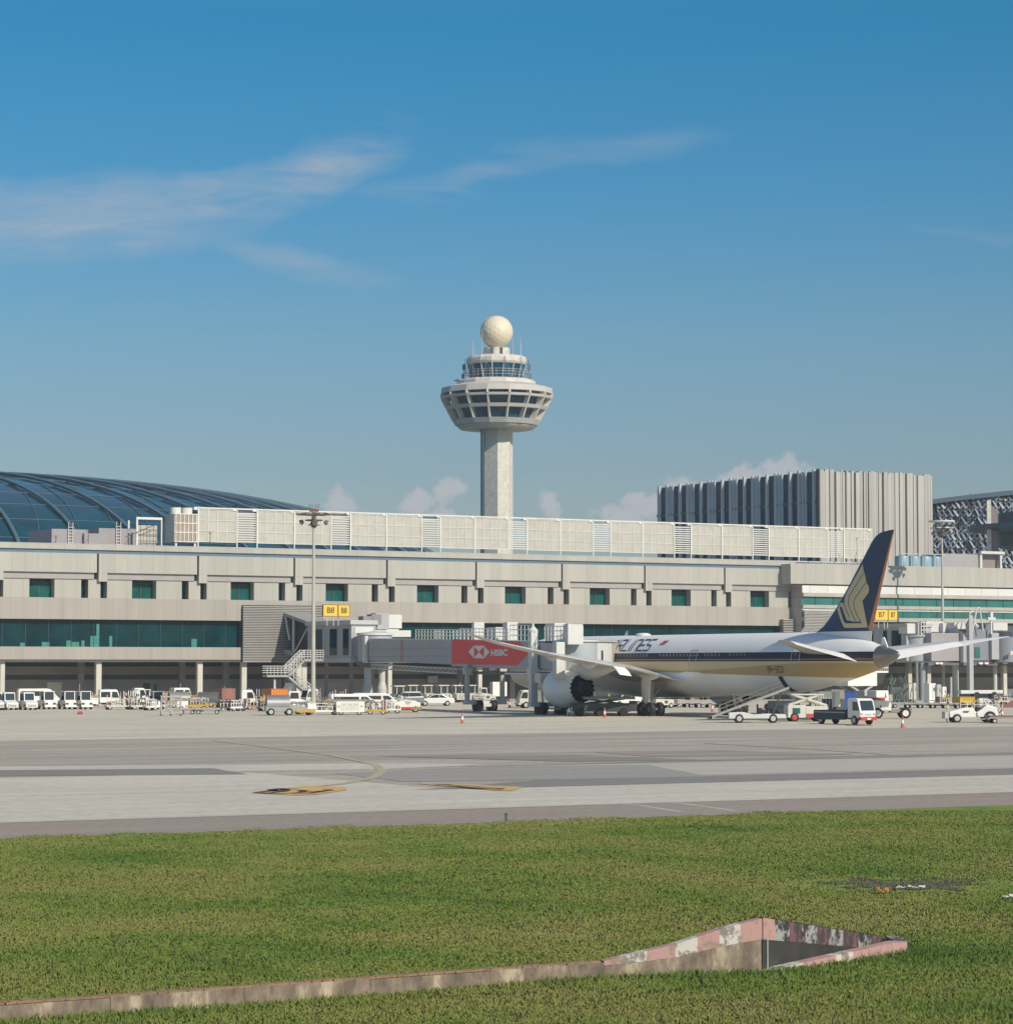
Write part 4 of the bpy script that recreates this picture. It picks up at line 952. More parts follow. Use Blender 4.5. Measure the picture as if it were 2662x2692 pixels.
q.rings([[fpt(d, 2*math.pi*k/NS) for k in range(NS)] for d in ds]); q.face(range(len(q.v)-NS, len(q.v))); q.face(range(NS))
q.go('fuselage', lv, air, smooth=60)
q = M(); q.rings([[fpt(d, 2*math.pi*k/NS) for k in range(NS)] for d in (0.02, .15, .3, .7, 1.2, 1.9, 2.58)]); q.face(range(NS)); q.go('tail_cone', cone, air, smooth=60)
q = M()  # belly fairing
ff = [(24, 0), (26.5, .1), (29, .35), (31.5, .7), (34, .95), (38, 1), (42, .95), (45, .6), (48, .15), (50, 0)]
rr = []
for d, f in ff:
    zt_, zb_, hw = sec(d); r_ = []
    for k in range(25):
        a = math.pi*(1.0+k/24); x = (hw-.05+.42*f)*math.cos(a); zc_ = lerp((zt_+zb_)/2, 4.0, f**.5 if f > 0 else 0); x = (hw*(1-.02*(1-f))-.05+.36*f*abs(math.sin(a))**.7)*math.cos(a); z = zc_+(zb_+.06-.4*f-zc_)*abs(math.sin(a))**lerp(1.0, .8, f); r_.append((d, x, z))
    rr.append(r_)
q.rings(rr, close=False); q.go('belly_fairing', acw, air, smooth=60)
# cabin windows
wmt = mt('cabin_window', (.17, .15, .19), .3, var=.2, spec=.3)
win = None
def winmesh():
    q = M(); n_ = 12; P_ = []
    for k in range(n_):
        a = 2*math.pi*k/n_; c, s = math.cos(a), math.sin(a)
        P_.append((.145*math.copysign(abs(c)**.6, c), .25*math.copysign(abs(s)**.6, s)))
    q.poly([(x, 0, z) for x, z in P_]); return q
x = 19.8; wi = []
while x < 60:
    if not (35.0 < x < 36.5 or 22.6 < x < 23.6 or 26.9 < x < 27.6 or 49 < x < 50.6): wi.append(x)
    x += .61
for d in wi:
    px_ = onskin(d, 5.86, .012)
    if win is None: win = winmesh().go('cabin_window', wmt, air, recalc=False); o_ = win
    else: o_ = win.copy(); COL.objects.link(o_)
    o_.location = px_; o_.rotation_euler = (-math.asin((5.86-5.03)/2.97)*1.0, 0, 0)
# doors (port): thin raised outline following the skin
def door(d0, w_, z0_, z1_, name='door'):
    q = M(); t = .05
    def strip_(pts):
        for (a, b_) in zip(pts, pts[1:]):
            (xa, za), (xb, zb_) = a, b_; l = math.hypot(xb-xa, zb_-za); nx, nz2 = -(zb_-za)/l*t, (xb-xa)/l*t
            q.poly([onskin(xa-nx, za-nz2, .02), onskin(xb-nx, zb_-nz2, .02), onskin(xb+nx, zb_+nz2, .02), onskin(xa+nx, za+nz2, .02)])
    x0, x1 = d0-w_/2, d0+w_/2
    left = [(x0, z0_+(z1_-z0_)*i/8) for i in range(9)]; right = [(x1, z0_+(z1_-z0_)*i/8) for i in range(9)]
    strip_(left); strip_(right); strip_([(x0, z1_), (x1, z1_)]); strip_([(x0, z0_), (x1, z0_)])
    f = q.go(name, mt('door_outline', (.46, .43, .38), .5), air, recalc=False)
    q = M(); q.poly([onskin(d0-.12, 5.75, .03), onskin(d0+.12, 5.75, .03), onskin(d0+.12, 6.05, .03), onskin(d0-.12, 6.05, .03)]); q.go('door_window', wmt, f, recalc=False)
dA = AC(2083, 1730, 2.7)[0]; dB = AC(1820, 1740, 2.85)[0]
door(dA, 1.1, 4.72, 6.72); door(dB, 1.15, 4.45, 6.4)
# open cargo hatch: dark curved opening low on the port side
h0, h1 = AC(2060, 1800, 2.2)[0], 0
q = M(); rows = []
for i in range(9):
    t = i/8; z = lerp(3.95, 2.55, t); cxx = h0+.1+lerp(.25, .22, t**1.3); hw_ = lerp(.30, .34, t)
    rows.append([onskin(cxx-hw_, z, .025), onskin(cxx, z, .025), onskin(cxx+hw_, z, .025)])
q.rings(rows, close=False); q.go('cargo_opening', mt('hatch_dark', (.02, .035, .04), .8), air, recalc=False)
# lettering by strokes that follow the skin
def strokes(name, paths, mat, d_at, z0_, h, wd, t, slant=.0, off=.03):
    q = M()
    for path in paths:
        pts = []
        for (xa, za), (xb, zb_) in zip(path, path[1:]):
            m_ = max(1, int(abs(zb_-za)*h/.25)+int(abs(xb-xa)*wd/.3))
            for i in range(m_): pts.append((lerp(xa, xb, i/m_), lerp(za, zb_, i/m_)))
        pts.append(path[-1]); W_ = [(d_at-(x*wd+z*h*slant), z0_+z*h) for x, z in pts]
        Lf = []; Rt = []
        for i, (x, z) in enumerate(W_):
            a = W_[max(0, i-1)]; c = W_[min(len(W_)-1, i+1)]; dx, dz_ = c[0]-a[0], c[1]-a[1]; l = math.hypot(dx, dz_) or 1
            e = .5*t if i in (0, len(W_)-1) else 0; sgn = -1 if i == 0 else 1
            x += dx/l*e*sgn; z += dz_/l*e*sgn
            Lf.append(q.p(*onskin(x-dz_/l*t/2, z+dx/l*t/2, off))); Rt.append(q.p(*onskin(x+dz_/l*t/2, z-dx/l*t/2, off)))
        for i in range(len(W_)-1): q.face((Lf[i], Lf[i+1], Rt[i+1], Rt[i]))
    return q.go(name, mat, air, recalc=False)
GL = {'A': [[(0, 0), (.75, .95), (1, 1), (1, 0)], [(.3, .38), (1, .38)]], 'I': [[(.5, 0), (.5, 1)]], 'R': [[(0, 0), (0, 1), (.85, 1), (1, .9), (1, .6), (.85, .5), (.2, .5)], [(.45, .5), (1, 0)]], 'L': [[(0, 1), (0, 0), (.95, 0)]],
      'N': [[(0, 0), (0, 1), (.1, 1), (.8, 1), (1, .85), (1, 0)]], 'E': [[(1, 1), (0, 1), (0, 0), (.95, 0)], [(0, .5), (.85, .5)]], 'S': [[(1, 1), (.15, 1), (0, .88), (0, .62), (.15, .52), (.85, .48), (1, .38), (1, .12), (.85, 0), (0, 0)]],
      'G': [[(1, 1), (.15, 1), (0, .85), (0, .12), (.15, 0), (.95, 0), (.95, .45), (.5, .45)]], 'P': [[(0, 0), (0, 1), (.85, 1), (1, .9), (1, .58), (.85, .48), (0, .48)]], 'O': [[(.15, 1), (.85, 1), (1, .85), (1, .15), (.85, 0), (.15, 0), (0, .15), (0, .85), (.15, 1)]],
      '9': [[(0, 0), (1, 0), (1, 1), (0, 1), (0, .5), (1, .5)]], 'V': [[(0, 1), (.5, 0), (1, 1)]], '-': [[(.1, .5), (.9, .5)]], 'C': [[(1, 1), (0, 1), (0, 0), (1, 0)]], 'D': [[(0, 0), (0, 1), (.8, 1), (1, .85), (1, .15), (.8, 0), (0, 0)]]}
def word(name, w_, mat, d0, z0_, h, cw, gap, t, slant):
    P_ = []; x = 0
    for ch in w_:
        if ch == ' ': x += cw*.8; continue
        k_ = .35 if ch == 'I' else 1
        for p in GL[ch]: P_.append([((x+a*cw*k_)/1.0, b_) for a, b_ in p])
        x += cw*k_+gap
    return strokes(name, P_, mat, d0, z0_, h, 1.0, t, slant)
# place: R starts at px 1614 bottom, S ends at px 1713 top
dR = AC(1615, 1713, 2.6)[0]; dS = AC(1702, 1713, 2.6)[0]
nvy = mt('titles_navy', (.02, .03, .11), .4)
cw = (dR-dS)/(5+.35+5*.24); gap = cw*.24
word('airline_titles', 'RLINES', nvy, dR, 6.42, 1.08, cw, gap, .15, .20)
word('airline_titles', 'AI', nvy, dR+cw*1.35+gap*2, 6.42, 1.08, cw, gap, .15, .20)
dF = AC(1727, 1697, 2.4)[0]; dF2 = AC(1741, 1697, 2.4)[0]
q = M(); q.poly([onskin(dF, 6.98, .03), onskin(dF2, 6.98, .03), onskin(dF2-.3, 7.38, .03), onskin(dF-.3, 7.38, .03)]); fl_ = q.go('flag', mt('flag_red', (.62, .05, .05), .4), air, recalc=False)
q = M(); c0 = dF-.3
for k_ in range(8):
    a = -2.2+4.4*k_/8; a2 = -2.2+4.4*(k_+1)/8; r = .11
    q.poly([onskin(c0-.12+r*math.cos(a), 7.2+r*math.sin(a), .04), onskin(c0-.12+r*math.cos(a2), 7.2+r*math.sin(a2), .04), onskin(c0-.12+.6*r*math.cos(a2), 7.2+.6*r*math.sin(a2), .04), onskin(c0-.12+.6*r*math.cos(a), 7.2+.6*r*math.sin(a), .04)])
q.go('crescent', white, fl_, recalc=False)
d9 = AC(2015, 1764, 2.75)[0]; dD = AC(2054, 1764, 2.7)[0]
word('registration', '9V-SCD', mt('reg_dark', (.06, .05, .035), .5), d9, 4.33, .50, (d9-dD)/6.9, (d9-dD)/6.9*.2, .07, 0.)
# ---- fin traced from outline, given real thickness
FZ = 1/6.44
def fpx(x, y): return AC(2140+x*FZ, 1380+y*FZ, 0.)
LE = [(-60, 1880), (50, 1815), (110, 1775), (180, 1700), (300, 1530), (400, 1370), (520, 1160), (700, 815), (870, 490), (980, 275), (1060, 170), (1150, 115), (1260, 88), (1352, 76)]
TE = [(962, 1925), (975, 1815), (1000, 1690), (1355, 78)]
def interp_poly(P_, z):
    Q = sorted([fpx(x, y) for x, y in P_], key=lambda t: t[1])
    return float(np.interp(z, [t[1] for t in Q], [t[0] for t in Q]))
zmax = fpx(1352, 76)[1]; zbase = fpx(100, 1812)[1]
def fth(c, ch): c = min(max(c, 0), 1); return max(.012, ch*.085*(2.6*math.sqrt(c)*(1-c)**.9)*.62)
def finy(x, z): le, te = interp_poly(LE, z), interp_poly(TE, z); ch = le-te; return fth((le-x)/max(ch, .01), ch)
cs_ = [0, .012, .03, .06, .1, .16, .24, .34, .45, .56, .68, .8, .93]
def finrows(zs, c0, c1, cl):
    rows = []
    for z in zs:
        le, te = interp_poly(LE, z), interp_poly(TE, z); ch = le-te; up = []; 
        for c in cl: x = le-c*ch; up.append((x, fth(c, ch), z))
        rows.append(up+[(x, -y, z) for x, y, z in up[::-1]])
    return rows
zs = list(np.linspace(zbase, zmax-1.4, 16))+list(np.linspace(zmax-1.25, zmax-.02, 9))
q = M(); q.rings(finrows(zs, 0, 1, cs_), cap=True); fin = q.go('fin', navy, air, smooth=50)
zs_r = list(np.linspace(7.0, zmax-.02, 26))
def rudrow(z):
    le, te = interp_poly(LE, z), interp_poly(TE, z); ch = le-te; xs = [te+ch*.068, te]; return [(xs[0], fth(.93, ch), z), (xs[1], .015, z), (xs[1], -.015, z), (xs[0], -fth(.93, ch), z)]
q = M(); q.rings([rudrow(z) for z in zs_r if z > zbase], cap=True); q.go('rudder_edge', orr, fin)
q = M(); q.rings(finrows(list(np.linspace(6.7, zbase-.003, 6)), 0, 1, cs_+[1.0]), cap=True); q.go('fin_root', acw, air, smooth=50)
def decal(name, pts, mat, off, par):
    P_ = [fpx(x, y) for x, y in pts]; bm = bmesh.new(); f = bm.faces.new([bm.verts.new((x, 0, z)) for x, z in P_]); bmesh.ops.triangulate(bm, faces=[f])
    for _ in range(3): bmesh.ops.subdivide_edges(bm, edges=[e for e in bm.edges if e.calc_length() > .35], cuts=1, use_grid_fill=True); bmesh.ops.triangulate(bm, faces=bm.faces)
    for v_ in bm.verts: v_.co.y = finy(v_.co.x, v_.co.z)+off
    me = bpy.data.meshes.new(name); bm.to_mesh(me); bm.free(); me.materials.append(mat); o_ = bpy.data.objects.new(name, me); COL.objects.link(o_); o_.parent = par; return o_
bird = [(848, 665), (862, 700), (868, 740), (868, 780), (872, 800), (880, 815), (897, 855), (910, 895), (915, 940), (918, 965), (928, 985), (945, 1020), (958, 1060), (962, 1100), (950, 1150), (905, 1220), (840, 1310), (812, 1360), (803, 1400), (808, 1450), (830, 1510), (925, 1735), (740, 1745), (590, 1747), (562, 1730), (540, 1690), (440, 1450), (422, 1425), (470, 1328), (490, 1316), (530, 1322), (556, 1340), (555, 1300), (555, 1230), (570, 1180), (620, 1080), (700, 930), (780, 790)]
decal('bird_emblem', bird, gold, .03, fin)
decal('emblem_inset', [(470, 1380), (515, 1392), (540, 1440), (608, 1615), (640, 1643), (740, 1643), (829, 1638), (835, 1664), (590, 1668), (565, 1640), (545, 1590), (500, 1465)], navy, .045, fin)  # navy inner shape of the bird emblem
def fline(pts, wd):
    P_ = [fpx(x, y) for x, y in pts]; q = M(); A = []; B = []
    for i, (x, z) in enumerate(P_):
        a, c = P_[max(0, i-1)], P_[min(len(P_)-1, i+1)]; dx, dz_ = c[0]-a[0], c[1]-a[1]; l = math.hypot(dx, dz_); nx, nz2 = -dz_/l*wd, dx/l*wd
        A.append(q.p(x+nx, finy(x+nx, z+nz2)+.05, z+nz2)); B.append(q.p(x-nx, finy(x-nx, z-nz2)+.05, z-nz2))
    for i in range(len(P_)-1): q.face((A[i], A[i+1], B[i+1], B[i]))
    q.go('emblem_line', navy, fin, recalc=False)
fline([(548, 1338), (575, 1390), (600, 1450), (630, 1515), (652, 1575)], .035)
fline([(876, 822), (820, 910), (760, 1010), (700, 1110), (650, 1190), (630, 1240), (625, 1300), (635, 1360), (680, 1480), (720, 1570), (755, 1645)], .03)
fline([(917, 970), (860, 1060), (805, 1145), (750, 1230), (722, 1290), (716, 1345), (728, 1410), (770, 1520), (825, 1645)], .03)
# ---- lifting surfaces
def airf(xl, xt, z, th, inc=0.):
    ch = xl-xt; U = []; 
    for c, u_, l_ in ((0, 0, 0), (.02, .3, -.2), (.08, .62, -.36), (.2, .92, -.5), (.38, 1, -.5), (.6, .8, -.3), (.8, .45, -.08), (1, .03, -.03)): U.append((xl-c*ch, c, u_, l_))
    top = [(x, z+u_*th+inc*(1-c)) for x, c, u_, l_ in U]; bot = [(x, z+l_*th+inc*(1-c)) for x, c, u_, l_ in U[::-1]]
    return top+bot[1:-1]
WS = [(0, 44.8, 31.3, 3.15, .95, .55), (2.9, 43.0, 30.9, 3.42, .9, .55), (6, 40.8, 30.3, 4.15, .68, .52), (9.6, 38.3, 29.6, 4.75, .5, .46), (12, 36.5, 29.0, 5.0, .42, .42), (18, 32.4, 27.1, 5.75, .3, .32), (24, 28.5, 25.0, 6.6, .2, .22), (27.5, 26.1, 23.7, 7.15, .14, .16), (29.6, 24.3, 22.7, 7.55, .08, .1), (31, 22.6, 22.0, 7.85, .03, .02)]
def wing(side, SS, name, mat, addz=0):
    q = M(); q.rings([[(x, side*y, z+addz) for x, z in airf(xl, xt, zz_, th, inc)] for y, xl, xt, zz_, th, inc in SS], cap=True)
    return q.go(name, mat, air, smooth=35)
def wat(y, k): return float(np.interp(y, [s[0] for s in WS], [s[k] for s in WS]))
for side in (1, -1):
    wg = wing(side, WS, 'wing', acw if side < 0 else acg)  # starboard white for its sunlit top, port grey: light put into colour
    for y0_, y1_, dr_, ln_ in ((9.9, 11.5, .85, 1.15), (3.3, 9.6, .10, 1.2), (12.0, 20.6, .09, .8), (21, 27, .04, .5)):
        q = M(); ra = []
        for y in (y0_, y1_):
            xt, z = wat(y, 2), wat(y, 3); ra.append([(xt+.25, side*y, z+.07), (xt-ln_*.5, side*y, z-dr_*.5+.03), (xt-ln_, side*y, z-dr_-.02), (xt-ln_*.5, side*y, z-dr_*.5-.07), (xt+.25, side*y, z-.07)])
        q.rings(ra, cap=True); q.go('flap', acw, wg)
    for y, r, ln_ in ((6.4, .30, 4.2), (14.5, .24, 3.2), (19.5, .19, 2.6)):
        xt, z = wat(y, 2), wat(y, 3); q = M(); rr = []
        for t in np.linspace(0, 1, 9):
            s_ = r*math.sin(math.pi*min(1, t*1.0))**.55+.01; x = xt+ln_*.62-ln_*t; zz_ = z-.16-.25*math.sin(math.pi*t)
            rr.append([(x, side*(y)+s_*.55*math.cos(a), zz_+s_*math.sin(a)) for a in np.linspace(0, 2*math.pi, 12, endpoint=False)])
        q.rings(rr, cap=True); q.go('flap_fairing', acg, wg, smooth=True)
# tailplane, elevators drooped
TS = [(0, 13.2, 6.4, 5.75, .28, .1), (1.3, 12.2, 6.0, 5.9, .25, .1), (9.3, 5.2, 3.3, 7.05, .09, .03), (9.9, 4.3, 3.0, 7.12, .04, .0)]
for side in (1, -1):
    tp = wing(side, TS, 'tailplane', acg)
    q = M(); ra = []
    for y, xt, z, ln_ in ((1.5, 6.0, 5.93, 1.9), (5.4, 4.75, 6.49, 1.35), (9.2, 3.35, 7.03, .7)):
        ra.append([(xt+.1, side*y, z+.06), (xt-ln_, side*y, z-.34*ln_), (xt-ln_, side*y, z-.34*ln_-.03), (xt+.1, side*y, z-.06)])
    q.rings(ra, cap=True); q.go('elevator', acw, tp)
# ---- engines
def engine(side):
    yc = 9.75*side; zc = 2.72; d0 = 37.85
    e = bpy.data.objects.new('engine', None); COL.objects.link(e); e.parent = air; e.location = (d0, yc, zc)
    q = M(); n_ = 60
    prof = [(0, 1.36), (.35, 1.43), (1.1, 1.66), (2.0, 1.84), (2.9, 1.93), (3.7, 1.92), (4.4, 1.82), (4.9, 1.66), (5.02, 1.53), (4.85, 1.42), (4.2, 1.42)]
    rr = []
    for i, (x, r) in enumerate(prof):
        rr.append([(x+(-.16 if (k % 3) != 0 else .16)*(1 if i == 0 else 0)+(.0), r*math.cos(2*math.pi*k/n_), r*math.sin(2*math.pi*k/n_)*(1.02)) for k in range(n_)])
    q.rings(rr); q.go('nacelle', acw, e, smooth=50)
    q = M(); rr = []
    for i, (x, r) in enumerate([(.0, 1.33), (.4, 1.36), (1.5, 1.3), (3.5, 1.2)]):
        rr.append([(x+(-.15 if (k % 3) != 0 else .17)*(1 if i == 0 else 0), r*math.cos(2*math.pi*k/n_), r*math.sin(2*math.pi*k/n_)) for k in range(n_)])
    q.rings(rr); q.face(range(len(q.v)-n_, len(q.v))); q.go('exhaust_duct', acd, e, smooth=50, recalc=False)
    q = M(); q.xlathe([(3.4, 1.0), (1.2, .98), (.2, .82), (-.75, .6), (-.75, .5), (-.2, .5)], n=36); q.go('core_cowl', mt('core_metal', (.05, .05, .052), .4, metal=.6, var=.3), e, smooth=40)
    q = M(); q.xlathe([(-.3, .44), (-.8, .38), (-1.5, .05)], n=24, cap=True); q.go('exhaust_plug', acd, e, smooth=40)
    q = M(); q.xlathe([(4.2, 1.42), (4.1, .0001)], n=36); q.go('fan', acd, e)
    q = M(); q.xlathe([(4.9, 1.66), (5.04, 1.54), (4.85, 1.415)], n=48)
    q.go('inlet_lip', cone, e, smooth=60)
    q = M(); rr = []   # pylon with aft fairing
    for x, z0_, z1_, hw in ((5.0, 1.55, 1.75, .12), (3.2, 1.6, 2.35, .28), (1.0, 1.2, 2.55, .36), (-1.0, .75, 2.45, .42), (-3.0, 1.0, 2.35, .40), (-5.0, 1.45, 2.25, .26), (-6.8, 1.95, 2.15, .06)):
        rr.append([(x, hw*c, lerp(z0_, z1_, .5)+(z1_-z0_)/2*s) for c, s in [(math.cos(a), math.sin(a)) for a in np.linspace(0, 2*math.pi, 12, endpoint=False)]])
    q.rings(rr, cap=True); q.go('pylon', acg, e, smooth=50)
    M().bx(2.2, (1.78)*side, .2, .12, .04, .12).go('cowl_latch', acd, e)
engine(1); engine(-1)
# ---- undercarriage
def wheels(par, x0, y0_, xs, ys, r, w_):
    for x in xs:
        for y in ys:
            wh = M(); t = [(r*.55, -w_/2), (r*.9, -w_/2), (r, -w_*.28), (r, w_*.28), (r*.9, w_/2), (r*.55, w_/2), (r*.3, w_*.2), (.001, w_*.2)]
            rr = [[(x0+x+a*math.cos(2*math.pi*k/24), y0_+y+b_, r+a*math.sin(2*math.pi*k/24)) for k in range(24)] for a, b_ in t]
            wh.rings(rr); o_ = wh.go('wheel', mt('tyre', (.018, .018, .02), .75, var=.2, scale=4), par, smooth=40)
            hb = M(); hb.tube((x0+x, y0_+y-w_*.3, r), (x0+x, y0_+y+w_*.3, r), r*.5, n=16); hb.go('hub', mt('hub_grey', (.20, .2, .2), .5, metal=.3), o_)
for side in (1, -1):
    g_ = bpy.data.objects.new('main_gear', None); COL.objects.link(g_); g_.parent = air; xg, yg = 32.9, 4.9*side
    wheels(g_, xg, yg, (-.75, .75), (-.52, .52), .69, .5)
    q = M(); q.tube((xg, yg, .75), (xg, yg-.2*side, 3.3), .19, n=14); q.tube((xg-.8, yg, .72), (xg+.8, yg, .72), .15, n=10); q.tube((xg-.75, yg-.6, .69), (xg-.75, yg+.6, .69), .09); q.tube((xg+.75, yg-.6, .69), (xg+.75, yg+.6, .69), .09)
    q.tube((xg, yg, 1.7), (xg, yg-1.6*side, 3.1), .1); q.tube((xg, yg, 1.5), (xg+1.6, yg-.3*side, 3.0), .08); q.go('strut', mt('gear_grey', (.40, .40, .38), .4, metal=.2), g_, smooth=40)
    q = M(); i = [q.p(xg+a, yg+.42*side+c*side, z) for c in (0, .06) for a, z in ((-.75, 3.55), (.95, 3.65), (.95, 2.6), (.72, 1.15), (-.42, 1.1), (-.62, 2.2))]
    for f in ((0, 1, 2, 3, 4, 5), (11, 10, 9, 8, 7, 6)): q.face([i[k] for k in f])
    for k in range(6): q.face((i[k], i[(k+1) % 6], i[(k+1) % 6+6], i[k+6]))
    q.go('gear_door', acw, g_)
    q = M(); q.box(xg-1.5, xg+1.6, 1.2*side, 3.6*side, 1.66, 1.74); q.go('wheel_well', acd, g_)
ng = bpy.data.objects.new('nose_gear', None); COL.objects.link(ng); ng.parent = air
wheels(ng, 62.2, 0, (0,), (-.3, .3), .5, .34); M().tube((62.2, 0, .5), (62.5, 0, 2.4), .12).go('strut', MATS['gear_grey'], ng)
# antennas and dome on the roof
dm = AC(1690, 1665)[0]
q = M(); q.rings([[(dm+x*1.1, .65*r*math.cos(a), 7.95+.3*r*max(0, math.sin(a))) for a in np.linspace(0, math.pi, 12)] for x, r in ((-1, .02), (-.85, .6), (-.5, .95), (0, 1), (.5, .95), (.85, .6), (1, .02))], close=False); q.go('satcom_dome', acw, air, smooth=True)
for px, h in ((1644, .55), (2108, .5), (2127, .45)):
    d = AC(px, 1660)[0]; q = M(); i = [q.p(d+a, c, 7.95+z) for c in (-.03, .03) for a, z in ((-.3, 0), (.25, 0), (-.25, h), (-.4, h))]
    for f in ((0, 1, 2, 3), (7, 6, 5, 4), (0, 4, 5, 1), (1, 5, 6, 2), (2, 6, 7, 3)): q.face([i[k] for k in f])
    q.go('blade_antenna', acw, air)
q = M(); i = [q.p(1.9+a, -.25+c, z) for c in (-.05, .05) for a, z in ((.9, 6.5), (-.1, 6.3), (.55, 7.45), (.85, 7.4))]
for f in ((0, 1, 2, 3), (7, 6, 5, 4), (0, 4, 5, 1), (1, 5, 6, 2), (2, 6, 7, 3), (3, 7, 4, 0)): q.face([i[k] for k in f])
q.go('tail_inlet_flap', acw, air)
# ------------------------------------------------------------------ boarding bridge at the aircraft
PD = TF(*UV(*G(10, 1900))) # (unused helper value keeps axes explicit)
P1v = F-22.5; d_ = ray(985, 1700); t_ = P1v/(-d_[0]*ST+d_[1]*CT); P1 = (d_[0]*t_, d_[1]*t_)
P2 = DZ(1480, 1700, 266)[0], 266.0
LB_ = math.hypot(P2[0]-P1[0], P2[1]-P1[1]); AB = math.atan2(P2[1]-P1[1], P2[0]-P1[0]); cb, sb = math.cos(AB), math.sin(AB)
def BR(px, py, off=0.):  # pixel -> (distance along, z) on the corridor's visible face (offset to the right of travel)
    ox_, oy_ = P1[0]+sb*off, P1[1]-cb*off; d = ray(px, py); det = d[0]*(-sb)+cb*d[1]; t = (ox_*(-sb)+cb*oy_)/det; s = (d[0]*oy_-d[1]*ox_)/det
    return s, CH+t*d[2]
JB = thing('boarding_bridge', 'grey telescopic boarding bridge with red bank advertisement docked to the airliner', 'boarding bridge', (P1[0], P1[1], 0), AB)
bgm = mt('bridge_grey', (.40, .41, .42), .6, var=.10, scale=.5); bgl = mt('bridge_light', (.62, .62, .59), .5, var=.1, scale=.6); bgd = mt('bridge_dark_grey', (.14, .145, .15), .7, var=.2)  # three greys: mid, light, and dark for undersides and seams
HW = 1.55
s0, zb0 = BR(1023, 1737, HW); s1, zt0 = BR(1023, 1676, HW); s2, zb2_ = BR(1182, 1741, HW)
def sect(name, xa, xb, za0, za1, zb0_, zb1_, hw, m, par=JB):
    """box tunnel from xa to xb: floor za0->zb0_, roof za1->zb1_"""
    q = M(); i = [q.p(x, y, z) for x, z0_, z1_ in ((xa, za0, za1), (xb, zb0_, zb1_)) for y, z in ((-hw, z0_), (hw, z0_), (hw, z1_), (-hw, z1_))]
    for f in ((0, 1, 2, 3), (7, 6, 5, 4), (0, 4, 5, 1), (1, 5, 6, 2), (2, 6, 7, 3), (3, 7, 4, 0)): q.face([i[k] for k in f])
    return q.go(name, m, par, bevel=.03)
fl = lambda x: lerp(5.60, 4.55, x/LB_)
def pxs(px, off=HW): return BR(px, 1700, off)[0]
xA, xB, xC, xD, xE = 1.2, pxs(1187), pxs(1403), pxs(1471, 1.25), LB_
sect('inner_tunnel', xA, xB+.5, fl(xA), fl(xA)+2.72, fl(xB), fl(xB)+2.72, HW-.1, bgm)
tn = sect('outer_tunnel', xB, xC, fl(xB)-.15, fl(xB)+2.78, fl(xC)-.15, fl(xC)+2.78, HW+.05, bgm)
sect('end_tunnel', xC, xD, fl(xC)-.05, fl(xC)+2.6, fl(xD)-.05, fl(xD)+2.6, HW-.2, bgm)
# faint orange stripe and panel seams
q = M(); a, b_ = pxs(1052, HW-.1), pxs(1060, HW-.1); y = -(HW-.1)-.004
q.poly([(a, y, fl(a)+.1), (b_, y, fl(b_)+.1), (b_, y, fl(b_)+2.7), (a, y, fl(a)+2.7)]); q.go('faded_stripe', mt('faded_orange', (.50, .27, .23), .6, var=.25), JB, recalc=False)
q = M()
for f in (.33, .66): q.box(xA+.2, xB-.1, -(HW-.1)-.015, -(HW-.1), fl((xA+xB)/2)+2.7*f-.2, fl((xA+xB)/2)+2.7*f-.17)
q.go('panel_seam', bgd, JB)
# red advertisement with hexagonal end
yv = -(HW+.05)-.02
def bp(px, py, y=yv): s, z = BR(px, py, -y); return (s, y, z)
ad = M().poly([bp(1187, 1745), bp(1360, 1749.5), bp(1387, 1720), bp(1365, 1687), bp(1187, 1681)]).go('advertisement', redad, JB, recalc=False)
# white hexagon emblem with red triangles
y2 = yv-.012; y3 = yv-.024
hx = [(1231, 1714), (1245.5, 1697.5), (1271.5, 1697.5), (1286.5, 1714.5), (1272, 1731), (1245.5, 1730.5)]
wsig = mt('sign_white', (.78, .76, .72), .5, var=.03)
em = M().poly([bp(x, y, y2) for x, y in hx]).go('emblem', wsig, ad, recalc=False)
M().poly([bp(1245.5, 1700, y3), bp(1258.5, 1714, y3), bp(1245.5, 1729, y3)]).go('emblem_triangle', redad, ad, recalc=False)
M().poly([bp(1271.5, 1700, y3), bp(1271.5, 1729, y3), bp(1258.5, 1714, y3)]).go('emblem_triangle', redad, ad, recalc=False)
sA_, zA_ = BR(1290, 1717, -yv); sB_, _ = BR(1334, 1717, -yv); _, zh1 = BR(1312, 1709, -yv); _, zh2 = BR(1312, 1724.5, -yv)
hgt = zh1-zh2
mtx = Matrix.Translation(((sA_+sB_)/2, y2, (zh1+zh2)/2)) @ Matrix.Rotation(math.pi/2, 4, 'X')
t_ = text('ad_lettering', 'HSBC', hgt/.70, wsig, ad, mtx, bold=.035, sx=1.0, ext=.004)
wid = max(v.co.x for v in t_.data.vertices)-min(v.co.x for v in t_.data.vertices); cxx = (sA_+sB_)/2; fct = (sB_-sA_)/wid
for v_ in t_.data.vertices: v_.co.x = cxx+(v_.co.x-cxx)*fct
